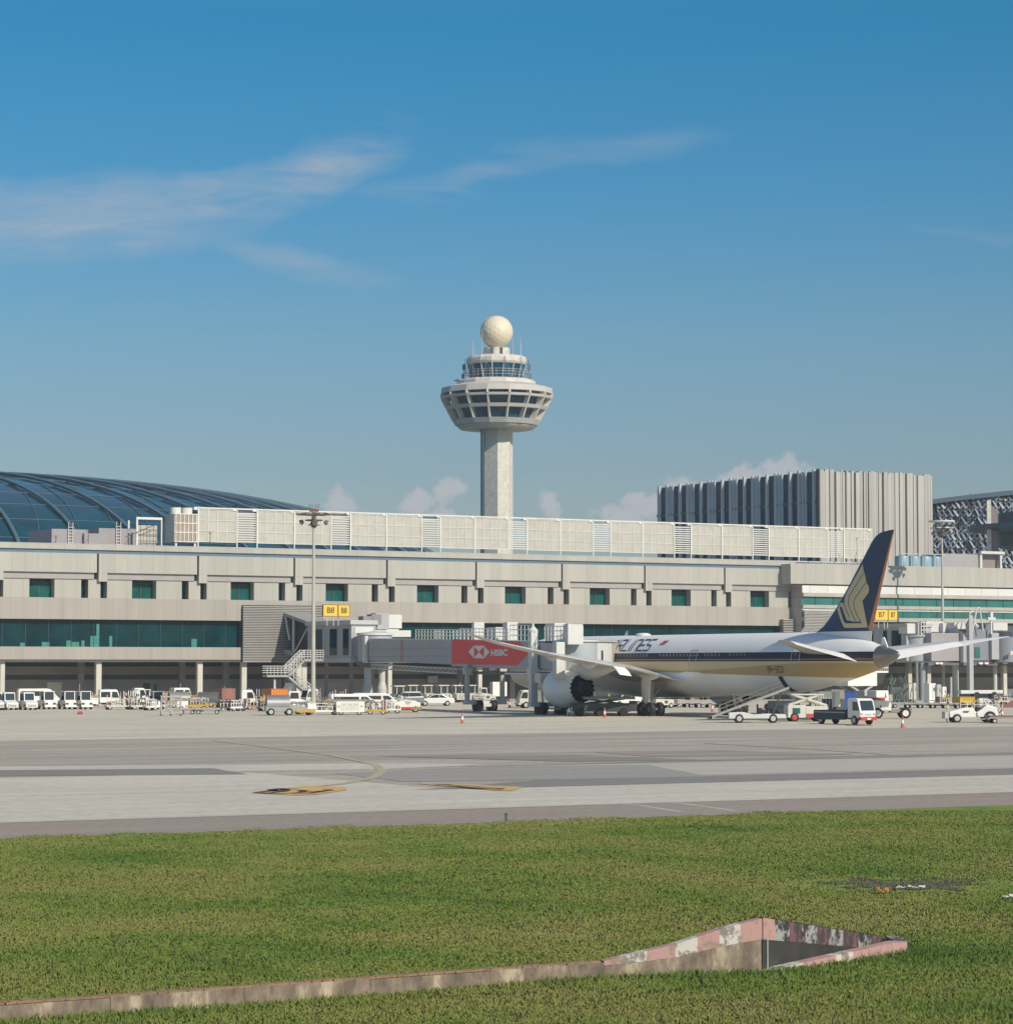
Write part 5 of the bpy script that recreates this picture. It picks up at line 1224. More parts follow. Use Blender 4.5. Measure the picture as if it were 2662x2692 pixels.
# rotunda, its columns
q = M(); q.lathe([(2.1, fl(0)-.2), (2.1, fl(0)+3.1)], 28); q.go('rotunda', mt('rotunda_grey', (.38, .41, .42), .5, var=.1, scale=.8), JB, smooth=40)
q = M(); q.lathe([(2.3, fl(0)+3.1), (2.3, fl(0)+3.35), (.3, fl(0)+3.6)], 28, cap=True); q.go('rotunda_roof', bgl, JB)
q = M(); q.lathe([(1.2, fl(0)-.9), (2.25, fl(0)-.5), (2.25, fl(0)-.2)], 28, cap=True); q.go('rotunda_base', bgd, JB)
for sx_, sy_ in ((.1, -.95), (-.1, .95)):
    q = M(); q.tube((sx_, sy_, 2.9), (sx_, sy_, fl(0)-.6), .42, n=14); q.tube((sx_, sy_, 2.1), (sx_, sy_, 2.95), .62, .42, n=14); q.tube((sx_, sy_, 0), (sx_, sy_, 2.1), .62, n=14); q.go('support_column', mt('column_cream', (.52, .52, .48), .6, var=.12), JB, smooth=40)
q = M(); q.box(1.0, 2.2, -1.9, -1.5, fl(1)-.3, fl(1)+3.0); q.go('door_frame', bgl, JB, bevel=.04)
# truss below inner tunnel
q = M(); xa, xb = 1.6, xB+6; nb = 22
for i in range(nb):
    a, b_ = lerp(xa, xb, i/nb), lerp(xa, xb, (i+1)/nb); zl = lambda x: fl(x)-.95; zu = lambda x: fl(x)-.45; yy = -1.0
    q.tube((a, yy, zl(a)), ((a+b_)/2, yy, zu((a+b_)/2)), .05, n=5); q.tube(((a+b_)/2, yy, zu((a+b_)/2)), (b_, yy, zl(b_)), .05, n=5)
q.tube((xa, -1, fl(xa)-.95), (xb, -1, fl(xb)-.95), .08, n=6); q.tube((xa, -1, fl(xa)-.45), (xb, -1, fl(xb)-.45), .08, n=6); q.go('cable_truss', bgl, JB)
q = M(); q.box(xA+.5, xB-.5, -1.3, -1.15, fl(xA)-.32, fl(xA)-.16); q.go('guide_rail', wsig, JB)
for px in (1268, 1302): s, z = BR(px, 1757, 1.2); M().bx(s, -1.3, z, 1.9, .5, .42).go('equipment_box', bgl, JB, bevel=.03)
q = M(); q.box(xB+1, xC+4, -1.25, 1.25, fl(xC)-.62, fl(xC)-.3); q.go('under_beam', bgd, JB)
q = M(); q.box(lerp(xB, xC, .65), xD, -1.4, -1.2, fl(xC)-.6, fl(xC)-.42); q.go('guide_rail', wsig, JB)
# support legs and drive bogie
def leg(px, r, ztop, w_, label):
    s = pxs(px, 2.0)
    for y in (-2.0, 2.0):
        q = M(); q.tube((s, y, .9), (s, y, ztop), r, n=10); q.box(s-.45, s+.45, y-.4, y+.4, ztop-1.0, ztop-.3); q.go('lift_column', mt('column_cream', None) if 0 else MATS['column_cream'], JB, smooth=40)
    q = M(); q.box(s-.4, s+.4, -2.4, 2.4, .75, 1.15); q.box(s-.9, s+.9, -.9, .9, .5, .85); q.go('bogie_frame', bgl, JB, bevel=.04)
    for x in (-.75, .75):
        for y in (-.8, .8):
            o_ = M(); o_.tube((s+x*.9, y-.25, .62), (s+x*.9, y+.25, .62), .6, n=20); o_.go('wheel', black, JB, smooth=40)
    return s
leg(1228, .28, fl(xB), 1, '')
s = pxs(1402, 1.9)
for y in (-1.95, 1.95):
    q = M(); q.box(s-.42, s+.42, y-.36, y+.36, 1.1, fl(s)+3.7); q.box(s-.6, s+.6, y-.5, y+.5, fl(s)-.6, fl(s)+.1); q.go('lift_column', bgl, JB, bevel=.05)
    q = M(); q.lathe([(.5, fl(s)+3.7), (.5, fl(s)+3.9), (.12, fl(s)+4.3), (.1, fl(s)+4.6)], 10, (s, y)); q.go('column_cap', bgl, JB)
q = M(); q.box(s-.5, s+.5, -2.4, 2.4, .8, 1.25); q.box(s-2.6, s+2.6, -.2, .1, .55, .7); q.go('bogie_frame', bgl, JB, bevel=.04)
for y in (-1.1, 1.1):
    for x in (-.7, .7): M().tube((s+x, y-.28, .6), (s+x, y+.28, .6), .6, n=20).go('wheel', black, JB, smooth=40)
q = M(); q.box(s+.8, s+2.6, -2.1, -1.4, fl(s)-1.4, fl(s)-.4); q.go('gear_box', bgl, JB, bevel=.06)
# walkway railings and cabinets on the roof
def rail(xa, xb, y, n, h=1.05, m=bgl, z=lambda x: fl(x)+2.8):
    q = M()
    for i in range(n+1): x = lerp(xa, xb, i/n); q.tube((x, y, z(x)), (x, y, z(x)+h), .05, n=5)
    for f in (.35, .7, 1.0): q.tube((xa, y, z(xa)+h*f), (xb, y, z(xb)+h*f), .045, n=5)
    q.go('roof_railing', m, JB)
rail(pxs(1085), pxs(1200), -1.2, 14); rail(pxs(1085), pxs(1200), 1.2, 12); rail(pxs(1203), pxs(1330), -1.3, 12, 1.2); rail(pxs(1335), pxs(1392), -1.3, 6, 1.6); rail(pxs(1418), pxs(1468), -1.0, 6, 1.5); rail(pxs(1418), pxs(1468), 1.0, 6, 1.5)
for px, w_, h in ((1238, .8, 1.9), (1285, 3.2, 1.35), (1322, 1.5, 1.9), (1440, 2.6, 1.8)):
    x = pxs(px, .5); M().bx(x, .3, fl(x)+2.8+h/2, w_, 1.2, h).go('roof_cabinet', bgl, JB, bevel=.05)
x = pxs(1480, 1.2); M().box(x-.6, x+.8, -1.0, .6, fl(x)+2.5, fl(x)+4.5).go('lift_head', bgl, JB, bevel=.05)
M().box(x-.7, x+.5, -2.1, -1.2, fl(x)-.9, fl(x)+2.75).go('corner_column', bgl, JB, bevel=.05)
# cab: a round grey drum turning towards the door, pale end box and pleated canopy
CB = bpy.data.objects.new('cab', None); COL.objects.link(CB); CB.parent = JB; CB.location = (LB_+1.0, 1.0, fl(LB_))
doorp = (ACX+HX*45.1+PX_*3.0, ACY+HY*45.1+PY_*3.0)
wx, wy = doorp[0]-P1[0], doorp[1]-P1[1]; lx, ly = wx*cb+wy*sb-(LB_+1.0), -wx*sb+wy*cb-1.0
cang = math.atan2(ly, lx); CB.rotation_euler = (0, 0, cang); cl = math.hypot(lx, ly)
M().lathe([(2.1, 0), (2.1, 2.75)], 28).go('cab_drum', mt('rotunda_grey', None) if 0 else MATS['rotunda_grey'], CB, smooth=40)
M().lathe([(2.3, 2.75), (2.3, 2.9), (.2, 3.0)], 28, cap=True).go('cab_roof', bgl, CB)
L2 = max(2.6, cl-1.6)
M().box(.8, L2, -1.7, 1.7, -.05, 2.7).go('cab_box', bgl, CB, bevel=.05)
M().box(1.0, L2+1.2, -1.85, 1.85, 2.72, 3.0).go('canopy_hood', bgm, CB, bevel=.03)
q = M(); nn_ = 7
for i in range(nn_):
    a = L2+(cl-L2+.2)*i/nn_; b_ = L2+(cl-L2+.2)*(i+.8)/nn_; e = .0 if i % 2 else .1; q.box(a, b_, -1.75+e, 1.75-e, -.1+e*.3, 2.75-e)
q.go('pleated_canopy', mt('canopy_fabric', (.50, .47, .38), .8, var=.1), CB)
for sd_ in (-1, 1): q = M(); q.box(L2*.5-.25, L2*.5+.25, sd_*1.705, sd_*1.725, .9, 1.9); q.go('cab_window', carglass, CB)
# ------------------------------------------------------------------ fixed link corridors, built in terminal axes
def link(name, label, pxc, pyt, pyb, vf, wid, nwin, slope=True):
    ue = FV(pxc, 1700, vf)[0]; zt_ = FV(pxc, pyt, vf)[1]; zb_ = FV(pxc, pyb, vf)[1]
    K_, ok = root_f(name, label, 'walkway', ue, F)
    vm = vf+12.5                              # closed part vf..vm, open truss part vm..F
    M(ok).box(ue, ue+wid, vf, vm, zb_, zt_).go('corridor', mt('corridor_grey', (.38, .40, .42), .6, var=.1), K_, bevel=.04)
    M(ok).box(ue-.25, ue+wid+.2, vf-.25, vm+.3, zt_, zt_+.55).go('roof_edge', mt('roof_edge_grey', (.46, .47, .47), .6, var=.1), K_, bevel=.04)
    M(ok).box(ue-.12, ue+wid+.05, vf-.1, vm, zb_-.6, zb_).go('floor_edge', MATS['roof_edge_grey'], K_)
    for a, b_ in ((.7, 2.3), (4.0, 6.0), (8.2, 10.2))[:nwin]:
        M(ok).box(ue-.03, ue-.005, vf+a, vf+b_, zb_+.3, zt_-.5).go('window', glassd, K_)
    q = M(ok); q.box(ue+.5, ue+wid-.4, vf-.06, vf-.01, zb_+.1, zt_-.3); q.go('end_panel', bgl, K_)
    # open sloping part
    def sl(v): t = (v-vm)/(F-vm); return zb_+1.3*t
    q = M(ok); n_ = 1
    for (dz0, dz1) in ((zt_-zb_+.15, zt_-zb_+.55), (-.6, .0)):
        i = [q.p(x, v, sl(v)+dz) for v in (vm+.02, F-.3) for x, dz in ((ue, dz0), (ue+wid, dz0), (ue+wid, dz1), (ue, dz1))]
        for f in ((0, 1, 2, 3), (7, 6, 5, 4), (0, 4, 5, 1), (1, 5, 6, 2), (2, 6, 7, 3), (3, 7, 4, 0)): q.face([i[k] for k in f])
    q.go('ramp_deck', mt('ramp_grey', (.30, .31, .32), .6, var=.1), K_)
    q = M(ok); i = [q.p(x, v, sl(v)+dz) for v in (vm+.05, F-.3) for x, dz in ((ue+wid*.5, .0), (ue+wid*.5+.1, .0), (ue+wid*.5+.1, zt_-zb_+.1), (ue+wid*.5, zt_-zb_+.1))]
    for f in ((0, 1, 2, 3), (7, 6, 5, 4), (0, 4, 5, 1), (1, 5, 6, 2), (2, 6, 7, 3), (3, 7, 4, 0)): q.face([i[k] for k in f])
    q.go('inner_wall', dkgrey, K_)
    va = lerp(vm, F, .60); q = M(ok); q.tube((ue+.15, va, sl(va)), (ue+.15, va, sl(va)+zt_-zb_+.2), .16, n=8); q.tube((ue+.15, F-.5, sl(F)+zt_-zb_), (ue+.15, va+1.2, sl(va)+1.6), .14, n=8); q.tube((ue+.15, va-.4, sl(va)), (ue+.15, vm+.3, sl(vm)+zt_-zb_-.2), .1, n=8)
    q.go('brace', bgl, K_)
    for vv in (vf+2, vf+9): M(ok).box(ue+.9, ue+1.3, vv, vv+.4, 0, zb_-.55).go('support_column', grey, K_, bevel=.05)
    return ue, zt_, zb_, K_, ok
VLK = F-20
ue, ztl, zbl, LK, okk = link('link_corridor', 'grey link corridor from the louvre screen to the docked bridge', 923, 1642, 1729, VLK, 3.4, 3)
# plant boxes on the link's outer end
for px, py0, py1, w_, dv, m, nm in ((1005, 1612, 1655, 1.9, 2.0, bgm, 'air_unit'), (1036, 1616, 1652, 2.2, 3.0, bgl, 'air_unit'), (1030, 1654, 1672, 2.0, 2.6, bgl, 'air_unit'), (968, 1620, 1634, 1.4, 1.0, grey, 'grille'), (990, 1615, 1642, 1.4, 1.0, grey, 'grille')):
    u, z1_ = FV(px, py0, VLK+dv); z0_ = FV(px, py1, VLK+dv)[1]; M(okk).box(u-w_/2, u+w_/2, VLK+dv, VLK+dv+1.4, z0_, z1_).go(nm, m, LK, bevel=.04)
u = FV(1010, 1650, VLK+2)[0]; M(okk).box(ue+3.4, u+3.5, VLK+1.5, VLK+4.5, FV(1010, 1668, VLK+2)[1]-.3, FV(1010, 1657, VLK+2)[1]).go('service_platform', bgl, LK)
M(okk).box(ue+3.2, u-.5, VLK+.6, VLK+3.5, zbl, ztl-.8).go('vestibule', MATS['corridor_grey'], LK)
# gate signs
def gate_sign(name, label, p1, p2, p3, v, txt, dark):
    u0, zt_ = FV(p1[0], p1[1], v); u1, zb_ = FV(p2[0], p2[1], v)
    x, y = TF(u0, v); g_ = thing(name, label, 'gate sign', (x, y, 0), TH); w_ = u1-u0; h = zt_-zb_
    ink = mt('sign_ink', (.10, .075, .02), .6)
    def panel(x0, w2, rz, ch, sq):
        e = bpy.data.objects.new('sign_panel', None); COL.objects.link(e); e.parent = g_; e.location = (x0, 0, (zt_+zb_)/2); e.rotation_euler = (0, 0, rz)
        M().box(0, w2, -.0, .25, -h/2, h/2).go('sign_board', yel, e, bevel=.02)
        q = M(); t = .05; q.box(-t, w2+t, -.03, .28, h/2-.01, h/2+t); q.box(-t, w2+t, -.03, .28, -h/2-t, -h/2+.01); q.box(-t, .01, -.03, .28, -h/2, h/2); q.box(w2-.01, w2+t, -.03, .28, -h/2, h/2); q.go('sign_frame', mt('sign_frame', (.25, .15, .03), .6), e)
        mtx = Matrix.Translation((w2/2, -.025, 0)) @ Matrix.Rotation(math.pi/2, 4, 'X'); text('sign_lettering', ch, h*.72, ink, e, mtx, bold=.012, sx=sq)
    panel(0, w_, 0, txt, 1.0)
    panel(w_+.12, w_*.95, R(16), txt, .95)
    q = M()
    for x in (w_*.3, w_*.75): q.tube((x, .15, zb_-1.2), (x, .15, zb_), .05, n=6)
    q.tube((w_+.4, .6, zb_-1.2), (w_+.4, .6, zb_), .05, n=6); q.go('sign_post', bgl, g_)
gate_sign('gate_sign', 'yellow B8 gate sign standing above the link corridor roof', (850, 1590), (887, 1620), None, VLK+1.0, 'B8', 0)
# ------------------------------------------------------------------ escape stair beside the link
SF, osf = root_f('escape_stair', 'galvanised steel escape stair with railings under the link corridor', 'stair', FV(770, 1800, VLK+3)[0], VLK+3)
vs_ = VLK+3
def SP(px, py): return FV(px, py, vs_)
q = M(osf)
def flight(a, b_, wd=1.3):
    (ua, za), (ub_, zb_) = a, b_; q = M(osf); i = []
    for vv in (vs_, vs_+.12): 
        q.face([q.p(ua, vv, za-.35), q.p(ub_, vv, zb_-.35), q.p(ub_, vv, zb_), q.p(ua, vv, za)])
    n_ = 14
    for k in range(n_): u = lerp(ua, ub_, (k+.5)/n_); z = lerp(za, zb_, (k+.5)/n_); q.bx(u, vs_+wd/2, z-.1, abs(ub_-ua)/n_*.95, wd, .05)
    q.go('stair_flight', steel, SF)
    q = M(osf)
    for vv in (vs_-.02, vs_+wd):
        for h in (.4, .75, 1.1): q.tube((ua, vv, za+h), (ub_, vv, zb_+h), .04 if h < 1 else .06, n=5)
        for k in range(7): u = lerp(ua, ub_, k/6); z = lerp(za, zb_, k/6); q.tube((u, vv, z), (u, vv, z+1.1), .045, n=5)
    q.go('stair_railing', bgl, SF)
def landing(px0, px1, py):
    (ua, z), (ub_, _) = SP(px0, py), SP(px1, py); M(osf).box(ua, ub_, vs_, vs_+1.4, z-.25, z).go('landing', steel, SF)
    q = M(osf)
    for h in (.3, .57, .84, 1.1): q.tube((ua, vs_, z+h), (ub_, vs_, z+h), .045, n=5); q.tube((ua, vs_+1.4, z+h), (ub_, vs_+1.4, z+h), .045, n=5)
    for k in range(7): u = lerp(ua, ub_, k/6); q.tube((u, vs_, z), (u, vs_, z+1.1), .04, n=5)
    q.go('stair_railing', bgl, SF); return z
landing(800, 850, 1733); flight(SP(800, 1733), SP(758, 1775)); landing(702, 758, 1775); flight(SP(758, 1775), SP(842, 1846))
(ua, za) = SP(728, 1780); M(osf).tube((ua, vs_+.7, 0), (ua, vs_+.7, za-.2), .14, n=10).go('support_column', bgl, SF)
(ua, za) = SP(789, 1744); M(osf).box(ua-.35, ua+.35, vs_+.3, vs_+1.0, 0, za-.1).go('support_column', MATS['column_paint'], SF)
# ------------------------------------------------------------------ light masts
def mast(px, Y, py_top, label, kind):
    x, z = DZ(px, py_top, Y); m_ = thing('light_mast', label, 'light mast', (x, Y, 0), 0, 'floodlight masts on the apron')
    M().tube((0, 0, 0), (0, 0, z), .26, .12, n=14).go('pole', mastm, m_, smooth=40)
    rust = mt('rusty_grey', (.19, .155, .145), .8, var=.3, scale=2)
    r = 45/ (7000/Y) if kind == 0 else 1.55
    q = M(); n_ = 12 
    for k in range(n_):
        a, b_ = 2*math.pi*k/n_, 2*math.pi*(k+1)/n_; q.tube((r*.8*math.cos(a), r*.8*math.sin(a), z-.15), (r*.8*math.cos(b_), r*.8*math.sin(b_), z-.15), .07, n=5)
        q.tube((0, 0, z-.25), (r*.8*math.cos(a), r*.8*math.sin(a), z-.15), .05, n=5)
        q.tube((.9*math.cos(a), .9*math.sin(a), z-.75), (.9*math.cos(b_), .9*math.sin(b_), z-.75), .07, n=5)
    q.tube((0, 0, z-1.5), (0, 0, z+.1), .3, .22, n=10); q.tube((0, 0, z-1.3), (0, 0, z-1.22), .62, n=12); q.go('lamp_ring', rust if kind == 0 else bgd, m_)
    for k in range(8):
        a = 2*math.pi*(k+.4)/8; e = M(); c_, s_ = math.cos(a), math.sin(a)
        e.bx(r*.86*c_, r*.86*s_, z-.12, .75, .55, .16, a); e.go('floodlight', rust if kind == 0 else bgl, m_, bevel=.03)
    for k in range(4):
        a = 2*math.pi*(k+.1)/4; e = M(); e.tube((1.1*math.cos(a), 1.1*math.sin(a), z-.85), (1.45*math.cos(a), 1.45*math.sin(a), z-1.05), .2, .3, n=10); e.go('floodlight', rust, m_)
    q = M()
    if kind == 0:
        for x_ in (-.42, -.16, .16, .42): q.tube((x_, 0, z+.1), (x_*1.15, 0, z+.95), .04, n=5)
        q.box(-.45, .45, -.05, .05, z+.15, z+.4); q.go('lightning_spikes', mt('spike_red', (.22, .08, .07), .7), m_)
    else:
        q.lathe([(1.9, z+.75), (1.9, z+.95), (.4, z+1.05)], 24, cap=True); q.tube((0, 0, z), (0, 0, z+.8), .2, n=8); q.go('ring_cover', bgl, m_)
mast(825, 280, 1349, 'tall cream light mast with rusty floodlight ring in front of the louvre screen', 0)
mast(2475, 388, 1386, 'slender pale light mast with flat ring head right of the aircraft fin', 1)
# ------------------------------------------------------------------ second bridge complex on the right
def fbox(par, ok, px0, px1, py0, py1, v, dv, m, name, bev=.04):
    u0, z1_ = FV(px0, py0, v); u1, z0_ = FV(px1, py1, v); return M(ok).box(u0, u1, v, v+dv, z0_, z1_).go(name, m, par, bevel=bev)
V7 = F-16
B7, o7 = root_f('boarding_bridge', 'unoccupied grey boarding bridge at the next gate behind the aircraft tail', 'boarding bridge', FV(2450, 1750, V7)[0], V7)
cg = MATS['corridor_grey']
u0 = FV(2382, 1700, V7)[0]; zt7 = FV(2382, 1648, V7)[1]; zb7 = FV(2382, 1738, V7)[1]
M(o7).box(u0, u0+4.5, V7, V7+12, zb7, zt7).go('corridor', cg, B7, bevel=.04)
M(o7).box(u0-.25, u0+4.7, V7-.2, V7+12.2, zt7, zt7+.5).go('roof_edge', MATS['roof_edge_grey'], B7)
for a, b_ in ((1.2, 3.4), (4.4, 5.3), (7.6, 8.8)): M(o7).box(u0-.03, u0-.005, V7+a, V7+b_, zb7+.4, zt7-.5).go('window', glassd, B7)
fbox(B7, o7, 2384, 2412, 1640, 1666, V7-.5, 2, bgl, 'air_unit'); fbox(B7, o7, 2412, 2418, 1637, 1678, V7-1, 2, bgm, 'air_unit'); fbox(B7, o7, 2435, 2480, 1634, 1662, V7+.5, 2, bgl, 'air_unit'); fbox(B7, o7, 2478, 2493, 1638, 1662, V7-.3, 1.5, bgl, 'air_unit')
q = M(o7); ua, za = FV(2420, 1676, V7-1.2); ub_, zb_ = FV(2434, 1637, V7-1.2)
for x in (ua, (ua+ub_)/2, ub_): q.box(x-.06, x+.06, V7-1.3, V7-1.18, za, zb_)
for i in range(5): z = lerp(za, zb_, i/4); q.box(ua, ub_, V7-1.31, V7-1.17, z-.06, z+.06)
q.go('cage_ladder', bgl, B7); M(o7).box(ua, ub_, V7-1.0, V7-.9, za, zb_).go('cage_backing', dkgrey, B7)
u, _ = FV(2410, 1700, V7); zr = FV(2410, 1680, V7)[1]
x7 = FV(2405, 1700, V7-.5)[0]
M(o7).lathe([(2.0, zb7), (2.0, zr+.3), (2.2, zr+.3), (2.2, zr+.6)], 24, (x7+1.2, V7+.4), cap=True).go('rotunda', MATS['rotunda_grey'], B7, smooth=40)
tnl = fbox(B7, o7, 2447, 2526, 1664, 1738, V7-3, 3.2, mt('tunnel_taupe', (.33, .32, .33), .6, var=.08), 'tunnel')
fbox(B7, o7, 2526, 2531, 1660, 1742, V7-3.2, 3.5, bgl, 'tunnel_rim'); fbox(B7, o7, 2531, 2544, 1664, 1742, V7-2.6, 3, bgm, 'tunnel')
fbox(B7, o7, 2508, 2542, 1637, 1654, V7-2, 2, bgl, 'air_unit'); fbox(B7, o7, 2556, 2606, 1656, 1736, V7-3.4, 3, mt('tunnel_blue_grey', (.22, .235, .27), .6, var=.08), 'tunnel')
fbox(B7, o7, 2562, 2604, 1640, 1657, V7-2.6, 2.4, mt('teal_grey', (.16, .20, .23), .5), 'air_unit'); fbox(B7, o7, 2606, 2626, 1664, 1734, V7-4, 3.5, bgm, 'cab_column')
fbox(B7, o7, 2610, 2648, 1637, 1658, V7-2, 2, bgl, 'air_unit'); M(o7).lathe([(2.3, zb7-.1), (2.3, zt7-1.4)], 24, (FV(2650, 1700, V7-3)[0], V7-2.4), cap=True).go('cab', mt('cab_blue_grey', (.25, .28, .31), .5, var=.1), B7, smooth=40)
fbox(B7, o7, 2562, 2576, 1701, 1729, V7-3.52, .1, tealr, 'window')
fbox(B7, o7, 2655, 2662, 1712, 1722, V7-5.2, .2, bgl, 'window'); fbox(B7, o7, 2662, 2760, 1660, 1735, V7-4, 3.5, bgm, 'tunnel')
# columns of the complex
for px, wpx, yt, m in ((2409, 9, 1740, greenlt), (2424, 17, 1742, mt('blue_grey_column', (.26, .29, .31), .6)), (2438, 8, 1790, bgl), (2500, 8, 1780, bgl), (2511, 17, 1746, MATS['column_cream']), (2615, 11, 1737, MATS['column_cream'])):
    u = FV(px, 1800, V7-1.5)[0]; z = FV(px, yt, V7-1.5)[1]; w_ = wpx/18.5; M(o7).tube((u, V7-1.5, 0), (u, V7-1.5, z), w_/2, n=14).go('support_column', m, B7, smooth=40)
u = FV(2548, 1700, V7-4.5)[0]; z = FV(2548, 1618, V7-4.5)[1]
M(o7).box(u-.36, u+.36, V7-4.9, V7-4.2, 1.0, z).go('lift_column', bgm, B7, bevel=.05)
q = M(o7)
for (x0, y0_, x1, y1_) in ((2549, 1617, 2535, 1640), (2549, 1617, 2568, 1650), (2556, 1660, 2567, 1598), (2567, 1598, 2574, 1598), (2574, 1598, 2581, 1640), (2548, 1615, 2556, 1605), (2581, 1640, 2583, 1658), (2556, 1630, 2572, 1648)):
    a = FV(x0, y0_, V7-4.6); b_ = FV(x1, y1_, V7-4.6); q.tube((a[0], V7-4.6, a[1]), (b_[0], V7-4.6, b_[1]), .11, n=6)
q.go('hoist_frame', bgl, B7)
u = FV(2605, 1700, V7-4.2)[0]; z = FV(2605, 1625, V7-4.2)[1]; q = M(o7); q.box(u-.13, u+.13, V7-4.3, V7-4.1, zt7-1, z); q.box(u-.7, u+.7, V7-4.4, V7-4.0, z-.3, z+.1); q.bx(u, V7-4.2, z+.5, .45, .4, .8); q.go('lamp_post', bgl, B7)
fbox(B7, o7, 2440, 2680, 1742, 1750, V7-3, 2.4, bgd, 'under_beam')
q = M(o7)
for px in (2462, 2470, 2575, 2590, 2640): u, z = FV(px, 1744, V7-3.2); q.bx(u, V7-3.3, z, .7, .3, .25)
q.go('under_lamp', wsig, B7)
q = M(o7); y0_ = FV(2545, 1880, V7-4.5); q.box(FV(2520, 1850, V7-4.5)[0], FV(2630, 1850, V7-4.5)[0], V7-5, V7-4.2, 1.0, 1.5); q.go('bogie_frame', bgl, B7, bevel=.05)
for px in (2562, 2608):
    u = FV(px, 1850, V7-4.6)[0]; M(o7).tube((u, V7-5.1, .62), (u, V7-4.4, .62), .62, n=20).go('wheel', black, B7, smooth=40)
gate_sign('gate_sign', 'yellow B7 gate sign partly hidden behind the aircraft rudder', (2300, 1603), (2333, 1630), None, V7-1, 'B7', 0)
# ground-level service plant below the second bridge
def plant_box(px0, px1, py0, pyb, label, m=cream, cat='service cabinet', fans=0, dv=1.2, name='service_cabinet', group='service cabinets under the second bridge'):
    x0, y0_ = G((px0+px1)/2, pyb); sc_ = y0_/FPX; w_ = (px1-px0)*sc_; h = (pyb-py0)*sc_
    e = thing(name, label, cat, (x0, y0_, 0), TH, group)
    M().box(-w_/2, w_/2, 0, dv, .08, h).go('casing', m, e, bevel=.04)
    q = M(); q.box(-w_/2+.08, w_/2-.08, -.012, -.002, h*.12, h*.16); q.box(-w_*.02, w_*.02, -.012, -.002, h*.2, h*.92); q.box(w_*.12, w_*.3, -.014, -.003, h*.6, h*.78); q.go('door_seam', dkgrey, e)
    M().box(-w_/2+.1, w_/2-.1, .1, dv-.1, 0, .08).go('plinth', dkgrey, e)
    for k_ in range(fans):
        q = M(); cx_ = (k_-.5*(fans-1))*w_/max(fans, 1); n_ = 18; q.tube((cx_, -.05, h*.55), (cx_, -.005, h*.55), h*.33, n=n_); q.go('fan', dkgrey, e)
    return e
plant_box(2388, 2400, 1798, 1848, 'tall narrow cream cabinet left of the blue-grey column'); plant_box(2401, 2409, 1796, 1848, 'slim cream cabinet squeezed between tall cabinet and dark column')
plant_box(2440, 2462, 1797, 1849, 'wide cream cabinet right of the blue-grey column', white); plant_box(2462, 2475, 1800, 1849, 'grey side cabinet beside the wide cream cabinet', ltgrey); plant_box(2476, 2489, 1806, 1846, 'small white cabinet with dark slots left of the cream column', white)
plant_box(2522, 2540, 1795, 1820, 'cream louvred unit raised behind the tall bridge column', cream); plant_box(2558, 2582, 1795, 1812, 'white air conditioner with two round fans under the right bridge', white, 'air conditioner', 2, name='air_conditioner', group=None)
plant_box(2582, 2604, 1801, 1830, 'white generator housing right of the twin fan air conditioner', white, 'generator', name='generator', group=None)
plant_box(2638, 2690, 1811, 1834, 'white boxy equipment cart at the right edge of the photo', white, 'equipment cart', name='equipment_cart', group=None)
# ------------------------------------------------------------------ ground vehicles (local x forward, y left)
RFRONT = math.atan2(-CT, ST)      # nose towards the camera, square to the terminal
RR_ = TH; RLft = TH+math.pi
def whl(par, x, y, r=.36, w_=.24, rim=True, rm=None):
    q = M(); s = 1 if y > 0 else -1
    t = [(.001, -w_/2), (r*.9, -w_/2), (r, -w_*.3), (r, w_*.3), (r*.9, w_/2), (.001, w_/2)]
    q.rings([[(x+a*math.cos(2*math.pi*k/18), y+b_, r+a*math.sin(2*math.pi*k/18)) for k in range(18)] for a, b_ in t])
    o_ = q.go('wheel', black, par, smooth=40)
    if rim: M().tube((x, y+s*w_*.42, r), (x, y+s*(w_/2+.01), r), r*.58, n=14).go('rim', rm or ltgrey, o_)
    return o_
def veh(name, label, cat, px, py, rz, group=None, dx=0, dy=0):
    x, y = G(px, py); return thing(name, label, cat, (x+dx, y+dy, 0), rz, group)
def side_glass(e, poly, y, name='side_window', m=None):
    for s in (1, -1):
        q = M(); q.poly([(x, s*(y+.006), z) for x, z in poly]); q.go(name, m or carglass, e, recalc=False)
def quad(e, name, pts, m): q = M(); q.poly(pts); return q.go(name, m, e, recalc=False)
